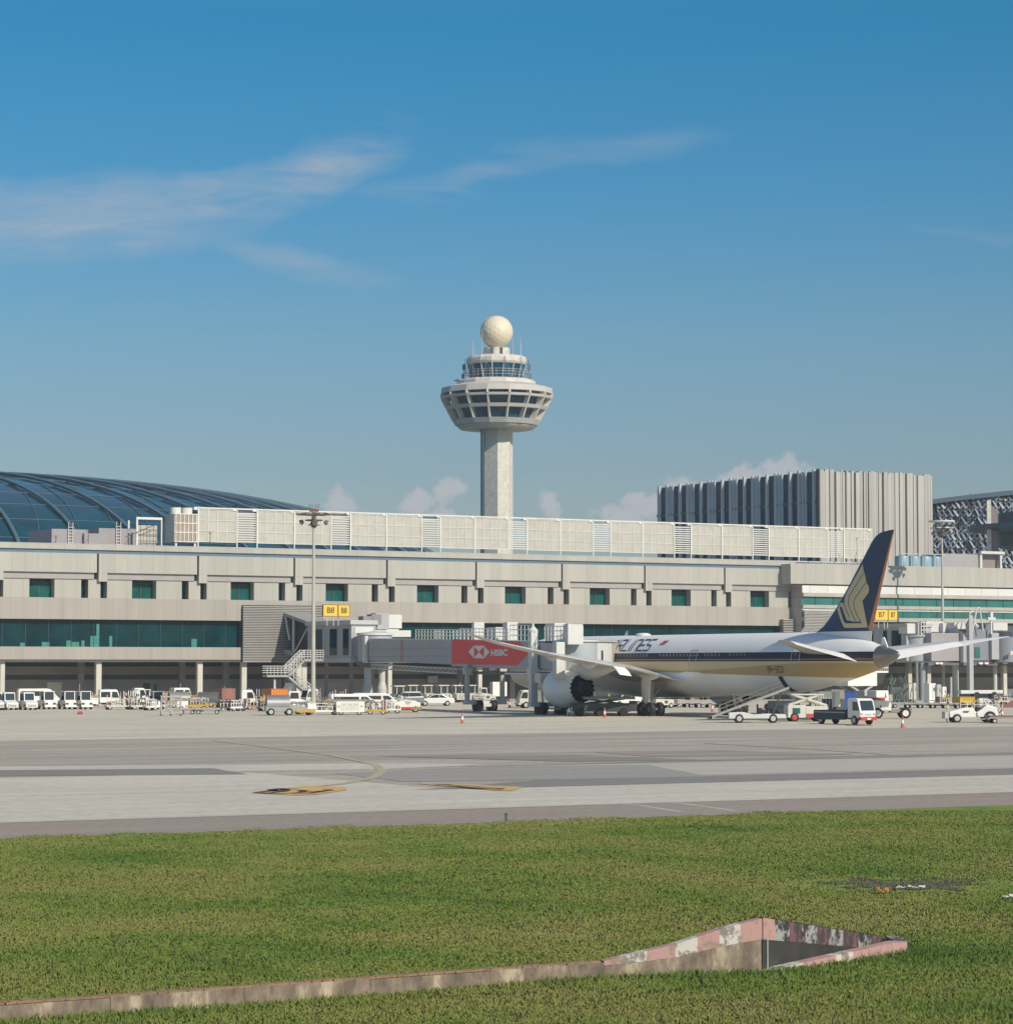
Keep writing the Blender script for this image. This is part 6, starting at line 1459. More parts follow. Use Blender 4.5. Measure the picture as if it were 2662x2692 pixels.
# --- baggage tractor with framed cab, seen head on
def tug(label, px, py, rz=None, kind=0, grp='baggage tractors parked nose-out in a row'):
    e = veh('baggage_tractor', label, 'baggage tractor', px, py, RFRONT if rz is None else rz, grp)
    wm_ = white
    if kind == 0:
        M().prism([(1.25, .32), (1.3, .62), (1.2, .98), (.9, 1.08), (-1.3, 1.0), (-1.35, .35)], -.66, .66).go('body', wm_, e, bevel=.05)
        for y in (-.58, .58):
            for x in (.83, -.5): M().box(x-.05, x+.05, y-.05, y+.05, 1.03, 2.0).go('cab_pillar', wm_, e)
        M().box(-.6, .95, -.66, .66, 1.97, 2.06).go('cab_roof', wm_, e, bevel=.03)
        quad(e, 'windscreen', [(.90, -.53, 1.08), (.90, .53, 1.08), (.86, .53, 1.95), (.86, -.53, 1.95)], carglass)
        M().box(-.5, -.1, -.5, .5, .9, 1.5).go('seat', navycloth, e, bevel=.05)
        for y in (-.45, .45): M().box(1.24, 1.33, y-.17, y+.17, .55, .78).go('headlight', dkgrey, e)
        M().box(1.25, 1.45, -.7, .7, .26, .4).go('bumper', wm_, e, bevel=.02)
    else:
        M().prism([(1.4, .3), (1.45, .8), (.55, 1.08), (-1.2, 1.0), (-1.3, .35)], -.68, .68).go('body', wm_, e, bevel=.05)
        M().prism([(.55, 1.0), (.42, 1.95), (-.9, 1.98), (-.95, 1.0)], -.62, .62).go('cabin', wm_, e, bevel=.05)
        quad(e, 'windscreen', [(.575, -.52, 1.12), (.575, .52, 1.12), (.455, .52, 1.85), (.455, -.52, 1.85)], carglass)
        side_glass(e, [(.4, 1.1), (.3, 1.8), (-.7, 1.82), (-.75, 1.1)], .62)
        M().box(1.4, 1.55, -.5, .5, .25, .7).go('bumper', cream, e, bevel=.02)
        q = M()
        for y in (-.3, -.1, .1, .3): q.box(1.555, 1.565, y-.05, y+.05, .4, .55)
        q.go('grille_slot', dkgrey, e)
    for x in (.85, -.8):
        for y in (-.6, .6): whl(e, x, y, .34, .22)
    return e
tug('white framed baggage tractor cut by the left edge of the photo', -12, 1867, kind=1)
tug('white baggage tractor with slotted bumper, second from the left edge', 22, 1867, kind=1); tug('white baggage tractor with slotted bumper in front of the white van', 73, 1867, kind=1)
tug('white framed baggage tractor overlapping the nose of the white van', 122, 1865); tug('white framed baggage tractor standing alone between the van and pickup truck', 176, 1865); tug('white framed baggage tractor in front of the pickup truck', 218, 1865)
tug('white framed baggage tractor right of the two clutter carts', 408, 1865); tug('white baggage tractor with large cab in the dark undercroft under the advertisement', 1342, 1843, kind=0)
# --- van
def van(label, px, py, rz, m=white, L_=5.0, H=2.15, sx=1, grp=None, name='van'):
    e = veh(name, label, 'van', px, py, rz, grp)
    M().prism([(2.5, .35), (2.5, .95), (2.25, 1.15), (1.45, H-.12), (1.0, H), (-2.35, H), (-2.5, H-.15), (-2.5, .35)], -.88, .88).go('body', m, e, bevel=.08)
    side_glass(e, [(2.0, 1.2), (1.4, H-.3), (.8, H-.3), (.8, 1.2)], .88); side_glass(e, [(.6, 1.25), (.6, H-.3), (-2.2, H-.3), (-2.2, 1.25)], .88)
    quad(e, 'windscreen', [(2.27, -.78, 1.16), (2.27, .78, 1.16), (1.52, .74, H-.16), (1.52, -.74, H-.16)], carglass)
    for x in (1.6, -1.5):
        for y in (-.8, .8): whl(e, x, y, .34)
    M().box(2.46, 2.6, -.85, .85, .35, .6).go('bumper', ltgrey, e, bevel=.03)
    for y in (-.65, .65): M().box(2.47, 2.53, y-.15, y+.15, .75, .95).go('headlight', carglass, e)
    return e
van('long white passenger van parked behind the baggage tractors at left', 100, 1857, TH*.6)
# --- pickup / light truck with cab and bed
def truck(label, px, py, rz, m=white, bed='flat', crew=False, scale=1., grp=None, lower=None, cat='truck', bedm=None, bedlen=3.0, name='light_truck'):
    e = veh(name, label, cat, px, py, rz, grp); cl_ = 2.4 if crew else 1.6; f = bedlen/2+cl_/2
    xf = f; xb = xf-cl_
    M().prism([(xf, .55), (xf+.02, 1.05), (xf-.28, 2.02), (xf-.5, 2.12), (xb+.1, 2.12), (xb, 2.0), (xb, .55)], -.85, .85).go('cab', m, e, bevel=.08)
    side_glass(e, [(xf-.12, 1.15), (xf-.36, 1.85), (xf-.95, 1.85), (xf-.95, 1.15)], .85)
    if crew: side_glass(e, [(xf-1.15, 1.2), (xf-1.15, 1.85), (xb+.15, 1.85), (xb+.15, 1.2)], .85)
    quad(e, 'windscreen', [(xf+.0, -.72, 1.15), (xf+.0, .72, 1.15), (xf-.25, .70, 1.95), (xf-.25, -.70, 1.95)], carglass)
    M().box(xf-.2, xf+.14, -.87, .87, .38, .66).go('bumper', lower or ltgrey, e, bevel=.04)
    for y in (-.66, .66): M().box(xf-.02, xf+.05, y-.14, y+.14, .78, .98).go('headlight', ltgrey, e, bevel=.02)
    quad(e, 'grille', [(xf+.045, -.35, .78), (xf+.045, .35, .78), (xf+.045, .35, .92), (xf+.045, -.35, .92)], ltgrey)
    quad(e, 'number_plate', [(xf+.15, -.2, .44), (xf+.15, .2, .44), (xf+.15, .2, .56), (xf+.15, -.2, .56)], wsig)
    b0 = xb-.15; b1 = b0-bedlen; bm_ = bedm or dkgrey
    M().box(b1, xf-.3, -.4, .4, .45, .62).go('chassis', black, e)
    if bed == 'flat': M().box(b1, b0, -.9, .9, .75, .88).go('flatbed', bm_, e, bevel=.02)
    if bed == 'drop':
        M().box(b1, b0, -.93, .93, .7, .8).go('flatbed', bm_, e)
        for s in (-1, 1): M().box(b1, b0, s*.93-.04, s*.93+.04, .4, 1.15).go('bed_side', bm_, e, bevel=.01)
        M().box(b1-.05, b1+.02, -.93, .93, .6, 1.15).go('tailgate', bm_, e)
        q = M(); q.box(b1+.1, b0, -.985, -.96, .96, 1.02); q.go('bed_rail', ltgrey, e)
    if bed == 'box': M().box(b1, b0, -1.0, 1.0, .8, 2.75).go('cargo_box', bm_, e, bevel=.04)
    if bed == 'tank':
        q = M(); n_ = 28; q.rings([[(x, r*1.0*math.cos(a), 1.55+r*.78*math.sin(a)) for a in np.linspace(0, 2*math.pi, n_, endpoint=False)] for x, r in ((b1, .8), (b1+.1, .95), (b0-.1, .95), (b0, .8))], cap=True); q.go('tank', bm_, e, smooth=40)
        M().box(b1, b0, -.8, .8, .7, .85).go('flatbed', dkgrey, e)
    if bed == 'barrel': barrel(e, (b0+b1)/2, .75, bedlen*.92, .98, bm_)
    for x in (xf-.75, b1+.8):
        for y in (-.78, .78): whl(e, x, y, .38, .26)
    return e
def barrel(e, xc, z, L_, r, m, n_=20):
    q = M(); A = [[(xc+s*L_/2, rr*math.cos(a), z+rr*math.sin(a)+.0) for a in np.linspace(-.25, math.pi+.25, n_)] for s, rr in ((-1, r), (1, r), (1, r-.08), (-1, r-.08), (-1, r))]
    q.rings(A, close=False); q.go('barrel_cover', m, e, smooth=50)
    q = M()
    for s in (-.5, 0, .5): q.tube((xc+s*L_*.8, -r*.7, z-.1), (xc+s*L_*.8, r*.7, z-.1), .06, n=6)
    q.box(xc-L_*.4, xc+L_*.4, -.3, .3, z-.15, z+.45); q.go('inner_cradle', mt('rusty_frame', (.25, .21, .19), .8, var=.3, scale=2), e)
truck('white crew-cab pickup truck with covered bed behind the tractor row', 262, 1860, TH*.5, crew=True, bed='drop', bedm=white, bedlen=2.2)
truck('white truck cab with small rear window behind the clutter carts', 335, 1853, TH*.5+.1, bed='flat', grp=None)
# --- clutter carts: ground power / starter trolleys with frames, hoses and drums
def cart(label, px, py, seed, L_=2.6, H=1.5, rz=None, base=cream, acc=None, grp='frame-backed service carts on the apron', cat='service cart', W_=1.3):
    rnd = random.Random(seed); e = veh('service_cart', label, cat, px, py, RR_+rnd.uniform(-.15, .15) if rz is None else rz, grp)
    M().box(-L_/2, L_/2, -W_/2, W_/2, .3, .5).go('chassis', acc or base, e, bevel=.03)
    q = M(); n_ = 6
    for i in range(n_+1):
        x = lerp(-L_/2+.05, L_/2-.05, i/n_); h = H*rnd.uniform(.7, 1.0); q.box(x-.035, x+.035, -W_/2, -W_/2+.06, .5, h)
    for z in (.85, 1.15): q.box(-L_/2, L_/2*rnd.uniform(.4, 1), -W_/2-.01, -W_/2+.05, z, z+.06)
    q.go('frame', base, e)
    for i in range(3):
        x = lerp(-L_/2+.4, L_/2-.4, i/2)+rnd.uniform(-.1, .1); w2 = rnd.uniform(.3, .6)
        if rnd.random() < .4:
            q = M(); q.tube((x, -.25, .5+w2*.6), (x, .35, .5+w2*.6), w2*.6, n=16); q.go('hose_reel', mt('hose_dark', (.09, .085, .08), .7), e)
        else: M().box(x-w2/2, x+w2/2, -.4, .4, .5, .5+rnd.uniform(.45, H-.6)).go('equipment_box', rnd.choice((white, ltgrey, base, pinkm, greenlt)), e, bevel=.03)
    q = M()
    for i in range(3):
        x = rnd.uniform(-L_/2+.2, L_/2-.2); P_ = [(x+.35*math.cos(t), -W_/2-.06, 1.0+.3*math.sin(t)) for t in np.linspace(0, math.pi*1.3, 8)]
        for a, b_ in zip(P_, P_[1:]): q.tube(a, b_, .035, n=5)
    q.go('hose', rnd.choice((yelp, dkgrey, cream)), e)
    for x in (-L_/2+.4, L_/2-.4):
        for y in (-W_/2+.1, W_/2-.1): whl(e, x, y, .26, .18)
    return e
cart('cream frame-backed cart with yellow hoses left of the far tractor', 312, 1866, 1, 3.1, 1.75); cart('pale service cart with grey frame, second in the pair left of the far tractor', 362, 1866, 4, 1.9, 1.7)
truck('white tank truck behind the barrel covers at left', 470, 1847, TH+math.pi, bed='tank', bedm=white, bedlen=3.3, cat='tank truck', name='tank_truck')
truck('white truck with tall cream cargo box under the terminal', 545, 1845, TH*.9, bed='box', bedm=mt('cargo_cream', (.55, .53, .46), .6, var=.1), bedlen=3.4, cat='box truck', name='box_truck')
def ramp_box(label, px, py, w_, h, d_, m, rz=TH, cat='container', name='container', grp=None, legs=False):
    e = veh(name, label, cat, px, py, rz, grp)
    z0_ = .35 if legs else .05
    M().box(-w_/2, w_/2, -d_/2, d_/2, z0_, z0_+h).go('shell', m, e, bevel=.03)
    q = M()
    for i in range(1, 6): x = lerp(-w_/2, w_/2, i/6); q.box(x-.03, x+.03, -d_/2-.03, -d_/2-.002, z0_+.08, z0_+h-.08)
    q.go('shell_ribs', m, e)
    q = M()
    for s in (-1, 1): q.box(s*w_/2-.05, s*w_/2+.05, -d_/2-.05, d_/2+.05, z0_-.02, z0_+h+.02)
    q.box(-w_/2-.04, w_/2+.04, -d_/2-.05, d_/2+.05, z0_+h, z0_+h+.05); q.go('shell_frame', m, e)
    if legs:
        for x in (-w_*.35, w_*.35): whl(e, x, -d_/2+.1, .2, .14); whl(e, x, d_/2-.1, .2, .14)
    return e
ramp_box('orange tarpaulin-covered container behind the silver barrel truck', 722, 1864, 2.3, 2.2, 1.8, orange, TH+.2)
ramp_box('faded red machine housing between the barrel covers and white truck', 592, 1861, 1.7, 1.9, 1.5, pinkm, TH+.1, 'machine', 'machine_housing', legs=True)
ramp_box('faded pink crate stack in front of the white tank truck', 433, 1859, 1.5, 1.75, 1.3, mt('dull_pink', (.42, .26, .20), .8, var=.3, scale=3), TH, 'crate', 'crate_stack')
def barrel_trailer(label, px, py, m, rz, L_=2.4, grp='engine covers on trailers at left'):
    e = veh('barrel_trailer', label, 'engine cover', px, py, rz, grp); barrel(e, 0, .95, L_, .95, m)
    M().box(-L_/2-.2, L_/2+.4, -.85, .85, .45, .62).go('trailer_bed', yelp, e, bevel=.02)
    for x in (-.7, .8):
        for y in (-.75, .75): whl(e, x, y, .26, .18)
    return e
gb = mt('barrel_grey', (.30, .30, .29), .45, metal=.3, var=.2)
barrel_trailer('grey half-round engine cover standing behind the trestle frame', 470, 1861, gb, TH-.25)
barrel_trailer('dark green-grey half-round engine cover with open end beside red housing', 549, 1863, mt('barrel_green', (.16, .165, .14), .45, metal=.3, var=.25), TH-.55)
truck('silver half-round barrel cover on a low grey truck with yellow nose', 758, 1882, TH-.15, m=greenlt, bed='flat', bedlen=.1, name='flat_truck') if 0 else None
def barrel_truck():
    e = veh('barrel_truck', 'silver half-round barrel cover riding on a low grey and yellow loader truck', 'loader truck', 750, 1881, TH*.35)
    M().prism([(2.3, .35), (2.35, .75), (1.6, .95), (-2.0, 1.02), (-2.05, .45)], -.85, .85).go('body', mt('truck_greygreen', (.33, .345, .31), .5, var=.15), e, bevel=.05)
    barrel(e, -.75, 1.1, 2.3, .92, mt('barrel_silver', (.42, .42, .42), .35, metal=.6, var=.2))
    M().box(1.0, 2.9, -.9, .9, .3, .62).go('nose_guard', yelp, e, bevel=.04); M().box(2.1, 2.95, -.92, .92, .62, 1.15).go('front_box', white, e, bevel=.05)
    q = M(); q.tube((.4, -.5, 1.2), (2.3, -.6, 1.35), .09, n=8); q.tube((.6, .4, 1.3), (2.2, .5, 1.2), .09, n=8); q.go('boom', grey, e)
    for x in (-1.5, .3):
        for y in (-.8, .8): whl(e, x, y, .36)
barrel_truck()
truck('white truck with small slotted cab window right of the red housing', 628, 1862, TH*.4, bed='flat', bedlen=2.0)
cart('cream cart crowded with drums and hoses left of the orange container', 670, 1866, 9, 2.6, 1.75, acc=pinkm)
truck('white truck with grey cab roof behind the silver barrel truck', 790, 1852, TH, bed='box', bedm=white, bedlen=1.6)
# trestle frame
def trestle():
    e = veh('work_stand', 'pale tubular work stand on castors in front of the tractor row', 'work stand', 449, 1882, TH*.4); q = M(); W_, D_, H = 1.9, 1.0, 2.0
    for x in (-W_/2, 0, W_/2):
        for y in (-D_/2, D_/2): q.tube((x, y, .12), (x, y, H if x <= 0 else 1.9), .05, n=6)
    for z in (.25, 1.1, 1.85):
        for y in (-D_/2, D_/2): q.tube((-W_/2, y, z), (W_/2, y, z), .045, n=6)
    q.tube((-W_/2, -D_/2, .3), (0, -D_/2, 1.8), .04, n=6); q.tube((0, -D_/2, 1.8), (W_/2, -D_/2, .3), .04, n=6); q.tube((-W_/2, -D_/2, 1.7), (0, -D_/2, .4), .04, n=6)
    q.go('frame', mt('stand_grey', (.47, .44, .42), .6), e); M().box(-W_/2, 0, -D_/2, D_/2, 1.86, 1.92).go('platform', ltgrey, e)
    for x in (-W_/2, 0, W_/2):
        for y in (-D_/2, D_/2): M().tube((x, y-.04, .09), (x, y+.04, .09), .09, n=10).go('wheel', black, e)
trestle()
# belt loader trailers and dollies
def conveyor(label, px, py, rz, L_=4.5, z0_=.8, z1_=1.5, m=yelp, grp=None):
    e = veh('conveyor_trailer', label, 'conveyor', px, py, rz, grp)
    q = M(); i = [q.p(x, y, z+d) for x, z in ((-L_/2, z1_), (L_/2, z0_)) for y, d in ((-.45, -.12), (.45, -.12), (.45, .08), (-.45, .08))]
    for f in ((0, 1, 2, 3), (7, 6, 5, 4), (0, 4, 5, 1), (1, 5, 6, 2), (2, 6, 7, 3), (3, 7, 4, 0)): q.face([i[k] for k in f])
    q.go('belt', grey, e); M().box(-L_*.1, L_*.5, -.6, .6, .35, .6).go('chassis', m, e, bevel=.03); M().box(-L_*.3, -.1, -.6, .6, .3, 1.05).go('motor_box', white, e, bevel=.05)
    for x in (-L_*.2, L_*.38):
        for y in (-.55, .55): whl(e, x, y, .26, .18)
conveyor('grey and yellow conveyor trailer behind the work stand', 497, 1868, TH*.2, 4.4, .85, 1.55)
def dolly(label, px, py, rz, L_=3.2, grp='flat baggage dollies', load=None):
    e = veh('flat_dolly', label, 'dolly', px, py, rz, grp)
    M().box(-L_/2, L_/2, -.8, .8, .42, .54).go('deck', mt('dolly_grey', (.34, .33, .30), .6, var=.2), e, bevel=.02)
    q = M(); q.box(-L_/2, L_/2, -.83, -.79, .5, .66); q.tube((L_/2, 0, .4), (L_/2+.9, 0, .3), .05, n=6); q.go('drawbar', steel, e)
    for x in (-L_*.36, L_*.36):
        for y in (-.65, .65): whl(e, x, y, .22, .16)
    return e
dolly('small flat dolly on the open apron right of the work stand', 546, 1878, TH*.2, 2.6)
e = dolly('short flat dolly tucked between the work stand and conveyor', 492, 1878, TH*.2, 1.5)
# front row centre
cart('low cream transporter with folded arms at the foot of the light mast', 844, 1880, 12, 3.4, 1.05, TH*.3, base=white, cat='transporter')
cart('tall pump unit with cream hoses just right of the light mast', 824, 1868, 15, 1.5, 2.6, TH*.3, base=mt('pump_grey', (.36, .35, .31), .6, var=.3), grp=None, cat='pump unit')
def gpu():
    e = veh('ground_power_unit', 'large boxy white ground power unit with three doors right of the light mast', 'ground power unit', 920, 1880, TH*.15)
    M().box(-1.4, 1.4, -.8, .8, .28, 1.35).go('casing', white, e, bevel=.05); M().box(-2.0, 1.5, -.7, .9, 1.4, 1.55).go('deck', mt('deck_taupe', (.28, .26, .24), .7), e, bevel=.02)
    for x in (-.62, 0, .62): q = M(); q.box(x-.29, x+.29, -.83, -.802, .5, 1.22); d_ = q.go('door', mt('door_white', (.66, .65, .6), .5), e, bevel=.01); M().box(x-.06, x+.06, -.845, -.832, 1.0, 1.05).go('door_handle', dkgrey, d_)
    for x in (-1.15, 1.15): M().box(x-.1, x+.1, -.82, -.803, .8, .95).go('warning_mark', yelp, e)
    for x in (-.9, .9): whl(e, x, -.6, .26); whl(e, x, .6, .26)
gpu()
truck('white crew van cab showing its small rear window left of grey bollards', 1000, 1862, TH*.3, bed='box', bedm=white, bedlen=.9, crew=True) if 0 else van('white van roof showing behind the ground power unit and carts', 985, 1869, TH*.3, H=1.95)
van('second white van roof behind the pump unit left of the boarding bridge columns', 925, 1871, TH*.5, H=1.9)
cart('cream cart with hanging hoses right of the ground power unit', 990, 1879, 21, 2.1, 1.7, TH*.1, acc=yelp); cart('cream cart with white valve frames left of the striped tractor', 1030, 1876, 22, 1.9, 1.6, TH*.1, base=white)
def pushback():
    e = veh('tow_tractor', 'low white tow tractor with yellow and red striped bumper', 'tow tractor', 1066, 1873, TH*.2)
    M().prism([(1.5, .4), (1.5, 1.0), (.9, 1.25), (-.2, 1.3), (-.9, 1.15), (-1.5, 1.1), (-1.5, .4)], -.85, .85).go('body', white, e, bevel=.06)
    quad(e, 'grille', [(-.2, -.86, 1.2), (.6, -.86, 1.15), (.3, -.86, .85), (0, -.86, .85)], ltgrey)
    M().box(-1.55, .55, -.88, .88, .3, .58).go('skirt', red, e, bevel=.03)
    q = M(); q.box(.56, 1.6, -.9, .9, .26, .6); q.go('bumper', yelp, e, bevel=.02)
    for i in range(4): quad(e, 'stripe', [(.62+i*.26, -.905, .27), (.74+i*.26, -.905, .27), (.84+i*.26, -.905, .59), (.72+i*.26, -.905, .59)], dkgrey)
    for x in (-.9, 1.0):
        for y in (-.75, .75): whl(e, x, y, .34)
pushback()
def car(label, px, py, rz, m, kind='sedan'):
    e = veh('parked_car' if kind == 'sedan' else 'estate_car', label, 'car', px, py, rz)
    if kind == 'sedan':
        body = [(2.25, .32), (2.28, .62), (2.05, .82), (1.1, .98), (-1.5, 1.02), (-2.15, .98), (-2.28, .7), (-2.25, .32)]; top = [(1.15, .96), (.45, 1.38), (-.1, 1.46), (-.75, 1.42), (-1.7, 1.0)]
        gl = [(.95, 1.0), (.42, 1.31), (-.08, 1.38), (-.7, 1.34), (-1.35, 1.03)]
    else:
        body = [(2.3, .38), (2.33, .75), (2.05, 1.02), (1.0, 1.15), (-2.3, 1.2), (-2.35, .4)]; top = [(1.1, 1.12), (.4, 1.72), (.1, 1.78), (-1.9, 1.78), (-2.25, 1.15)]; gl = [(.9, 1.18), (.38, 1.62), (-1.75, 1.64), (-2.0, 1.2)]
    M().prism(body, -.88, .88).go('body', m, e, bevel=.09); M().prism(top, -.74, .74).go('cabin', m, e, bevel=.08)
    c2 = sum(x for x, z in gl)/len(gl)
    side_glass(e, [(x, z) for x, z in gl if x > -.05]+[(-.05, gl[-1][1]), (-.05, gl[0][1])][0:1]+[( -.05, gl[0][1])] if 0 else gl, .742)
    for s in (1, -1): q = M(); q.box(-.42, -.36, s*.742-.02, s*.742+.02, gl[0][1]-.05, gl[2][1]); q.go('door_pillar', m, e)
    x0, z0_ = top[0]; x1, z1_ = top[1]; quad(e, 'windscreen', [(x0-.08+.02, -.64, z0_+.08), (x0-.08+.02, .64, z0_+.08), (x1+.06, .6, z1_+.0), (x1+.06, -.6, z1_+.0)], carglass)
    for y in (-.62, .62): M().box(body[1][0]-.14, body[1][0]-.0, y-.2, y+.2, .6, .74).go('headlight', ltgrey, e, bevel=.03)
    for x in (1.38, -1.38):
        for y in (-.82, .82): whl(e, x, y, .33, .22)
    return e
car('white sedan parked in front of the loader row under the bridge', 1144, 1856, TH+math.pi-.35, mt('car_white', (.72, .73, .72), .25, var=.04, coat=.6))
car('grey-blue estate car behind the striped tow tractor', 1062, 1857, TH+math.pi-.2, mt('car_greyblue', (.17, .21, .24), .3, var=.1, coat=.5), 'estate')
# row of cream high loaders against the wall
def loader(px, py, label, g='cream loaders in a row under the terminal'):
    e = veh('high_loader', label, 'loader', px, py, RFRONT, g)
    M().prism([(1.3, .35), (1.3, 1.05), (.6, 1.25), (-1.2, 1.25), (-1.3, .35)], -.75, .75).go('body', cream, e, bevel=.06)
    for y in (-.5, .45):
        for x in (.4, -.5): M().box(x-.05, x+.05, y-.05, y+.05, 1.2, 2.25).go('cab_pillar', cream, e)
    M().box(-.65, .65, -.95, .62, 2.22, 2.36).go('cab_roof', cream, e, bevel=.04)
    quad(e, 'windscreen', [(.46, -.45, 1.3), (.46, .4, 1.3), (.46, .4, 2.15), (.46, -.45, 2.15)], carglass)
    q = M()
    for y in (-.3, .25):
        P_ = [(1.34, y+.17*math.cos(t), .7+.28*math.sin(t)) for t in np.linspace(0, math.pi, 8)]
        for a, b_ in zip([(1.34, y+.17, .45)]+P_, P_+[(1.34, y-.17, .45)]): q.tube(a, b_, .035, n=5)
    q.go('hose', dkgrey, e)
    for x in (.8, -.8):
        for y in (-.66, .66): whl(e, x, y, .32, .22)
    return e
ords = ['first', 'second', 'third', 'fourth', 'fifth', 'sixth']
for i, px in enumerate((1048, 1083, 1122, 1164, 1202, 1236)): loader(px, 1850 if i < 1 else 1847, ords[i]+' cream high loader from the left in the row below the boarding bridge')
def hood(label, px, py, rz):
    e = veh('cream_tractor', label, 'tractor', px, py, rz)
    M().prism([(1.2, .35), (1.2, .95), (.2, 1.2), (-1.3, 1.2), (-1.3, .35)], -.7, .7).go('body', cream, e, bevel=.05); M().prism([(.1, 1.15), (0, 2.0), (-.85, 2.0), (-.9, 1.15)], -.6, .6).go('cabin', cream, e, bevel=.05)
    side_glass(e, [(-.0, 1.25), (-.1, 1.85), (-.75, 1.85), (-.8, 1.25)], .6); quad(e, 'grille', [(-.1, -.71, .55), (.35, -.71, .55), (.35, -.71, .9), (-.1, -.71, .9)], dkgrey)
    for x in (.8, -.8):
        for y in (-.6, .6): whl(e, x, y, .32)
hood('cream tractor with dark side grille beside the white box truck', 1278, 1847, TH*.3)
truck('white box truck with twin rear windows in the dark undercroft', 1305, 1846, math.pi*.5+TH*.5, bed='box', bedm=white, bedlen=1.6, cat='box truck', name='box_truck')
# vehicles under the wing
truck('white truck side-on with black cab door beside the bridge lift column', 1395, 1862, TH+math.pi*.9, bed='box', bedm=greenlt, bedlen=1.4, m=cream)
def platform_loader():
    e = veh('container_loader', 'dark green container loader platform standing under the wing', 'container loader', 1585, 1883, TH*.1)
    dg2 = mt('loader_dark', (.035, .045, .045), .6, var=.25)
    M().box(-3.2, 2.6, -1.3, 1.3, .45, 1.25).go('chassis', dg2, e, bevel=.05); M().box(-2.0, 3.0, -1.4, 1.4, 1.65, 1.9).go('platform', mt('loader_deck', (.16, .18, .17), .6), e, bevel=.03)
    q = M()
    for s in (-1.1, 1.1): q.tube((-1.8, s, 1.2), (2.0, s, 1.7), .08, n=6); q.tube((2.0, s, 1.2), (-1.8, s, 1.7), .08, n=6)
    q.go('scissor_arm', dg2, e); M().box(2.5, 3.2, -1.2, -.3, .5, 1.5).go('cab', dg2, e, bevel=.05)
    for x in (-2.3, -.4, 1.9):
        for y in (-1.2, 1.2): whl(e, x, y, .42, .3, rim=False)
    q = M(); q.tube((-3.6, -1.4, 0), (-3.6, -1.4, .7), .07, n=6); q.tube((-3.2, -1.5, 0), (-3.2, -1.5, .9), .07, n=6); q.go('stabiliser', ltgrey, e)
platform_loader()
def person(label, px, py, rz, top, legs, h=1.74, arms='down', hat=None):
    x, y = G(px, py); e = veh('person', label, 'person', px, py, rz)
    k_ = h/1.74; me = bpy.data.meshes.new('body')
    J = {'pel': (0, 0, .92, .135), 'waist': (0, 0, 1.06, .125), 'chest': (.01, 0, 1.30, .155), 'neckb': (0, 0, 1.46, .075), 'neck': (.015, 0, 1.53, .055), 'head': (.03, 0, 1.62, .088), 'crown': (.03, 0, 1.70, .07)}
    for s, n_ in ((1, 'l'), (-1, 'r')):
        st = .10*s
        J['hip'+n_] = (0, .09*s, .86, .095); J['knee'+n_] = (.05+st*.6, .10*s, .48, .062); J['ank'+n_] = (.0+st, .10*s, .10, .042); J['toe'+n_] = (.15+st, .11*s, .04, .04)
        J['sh'+n_] = (0, .19*s, 1.42, .06); J['el'+n_] = (-.02 if arms == 'down' else .12, .25*s, 1.16, .045); J['wr'+n_] = (.08 if arms == 'down' else .32, .25*s, .93 if arms == 'down' else 1.12, .034); J['ha'+n_] = (.11 if arms == 'down' else .40, .25*s, .85 if arms == 'down' else 1.12, .04)
    E_ = [('pel', 'waist'), ('waist', 'chest'), ('chest', 'neckb'), ('neckb', 'neck'), ('neck', 'head'), ('head', 'crown')]
    for n_ in 'lr': E_ += [('pel', 'hip'+n_), ('hip'+n_, 'knee'+n_), ('knee'+n_, 'ank'+n_), ('ank'+n_, 'toe'+n_), ('chest', 'sh'+n_), ('sh'+n_, 'el'+n_), ('el'+n_, 'wr'+n_), ('wr'+n_, 'ha'+n_)]
    keys = list(J); me.from_pydata([tuple(c*k_ for c in J[k][:3]) for k in keys], [(keys.index(a), keys.index(b_)) for a, b_ in E_], [])
    o_ = bpy.data.objects.new('body', me); COL.objects.link(o_); o_.parent = e
    sm_ = o_.modifiers.new('skin', 'SKIN'); ss = o_.modifiers.new('sub', 'SUBSURF'); ss.levels = ss.render_levels = 1
    for i, k in enumerate(keys): me.skin_vertices[0].data[i].radius = (J[k][3]*k_, J[k][3]*k_)
    me.skin_vertices[0].data[0].use_root = True
    dg = bpy.context.evaluated_depsgraph_get(); m2 = bpy.data.meshes.new_from_object(o_.evaluated_get(dg)); o_.modifiers.clear(); o_.data = m2; m2.materials.clear()
    for mm_ in (skin, top, legs, navycloth): m2.materials.append(mm_)
    for p_ in m2.polygons:
        z = p_.center.z/k_; yy = abs(p_.center.y)/k_
        p_.material_index = 3 if (z < .1) else (0 if z > 1.50 or (yy > .21 and z < (1.0 if arms == 'down' else 1.2) and p_.center.x > .05 and (arms == 'down' and z < .95 or p_.center.x > .33)) else (1 if z > .93 or (yy > .2 and z > .9) else 2)); p_.use_smooth = True
    q = M(); q.rings([[(.015+r*math.cos(a), r*.92*math.sin(a), z) for a in np.linspace(0, 2*math.pi, 14, endpoint=False)] for r, z in ((.1*k_, 1.63*k_), (.108*k_, 1.68*k_), (.09*k_, 1.745*k_), (.04*k_, 1.775*k_))], cap=True); q.go('hair' if hat is None else 'cap', navycloth if hat is None else hat, e, smooth=True)
    return e
person('ground worker in yellow hi-vis vest beside the container loader under the wing', 1600, 1858, 0, hiv, navycloth, arms='up')
person('ground worker in pale hi-vis vest and dark trousers beside the white tractor', 2491, 1899, -.6, mt('hiv_pale', (.50, .52, .25), .8), navycloth)
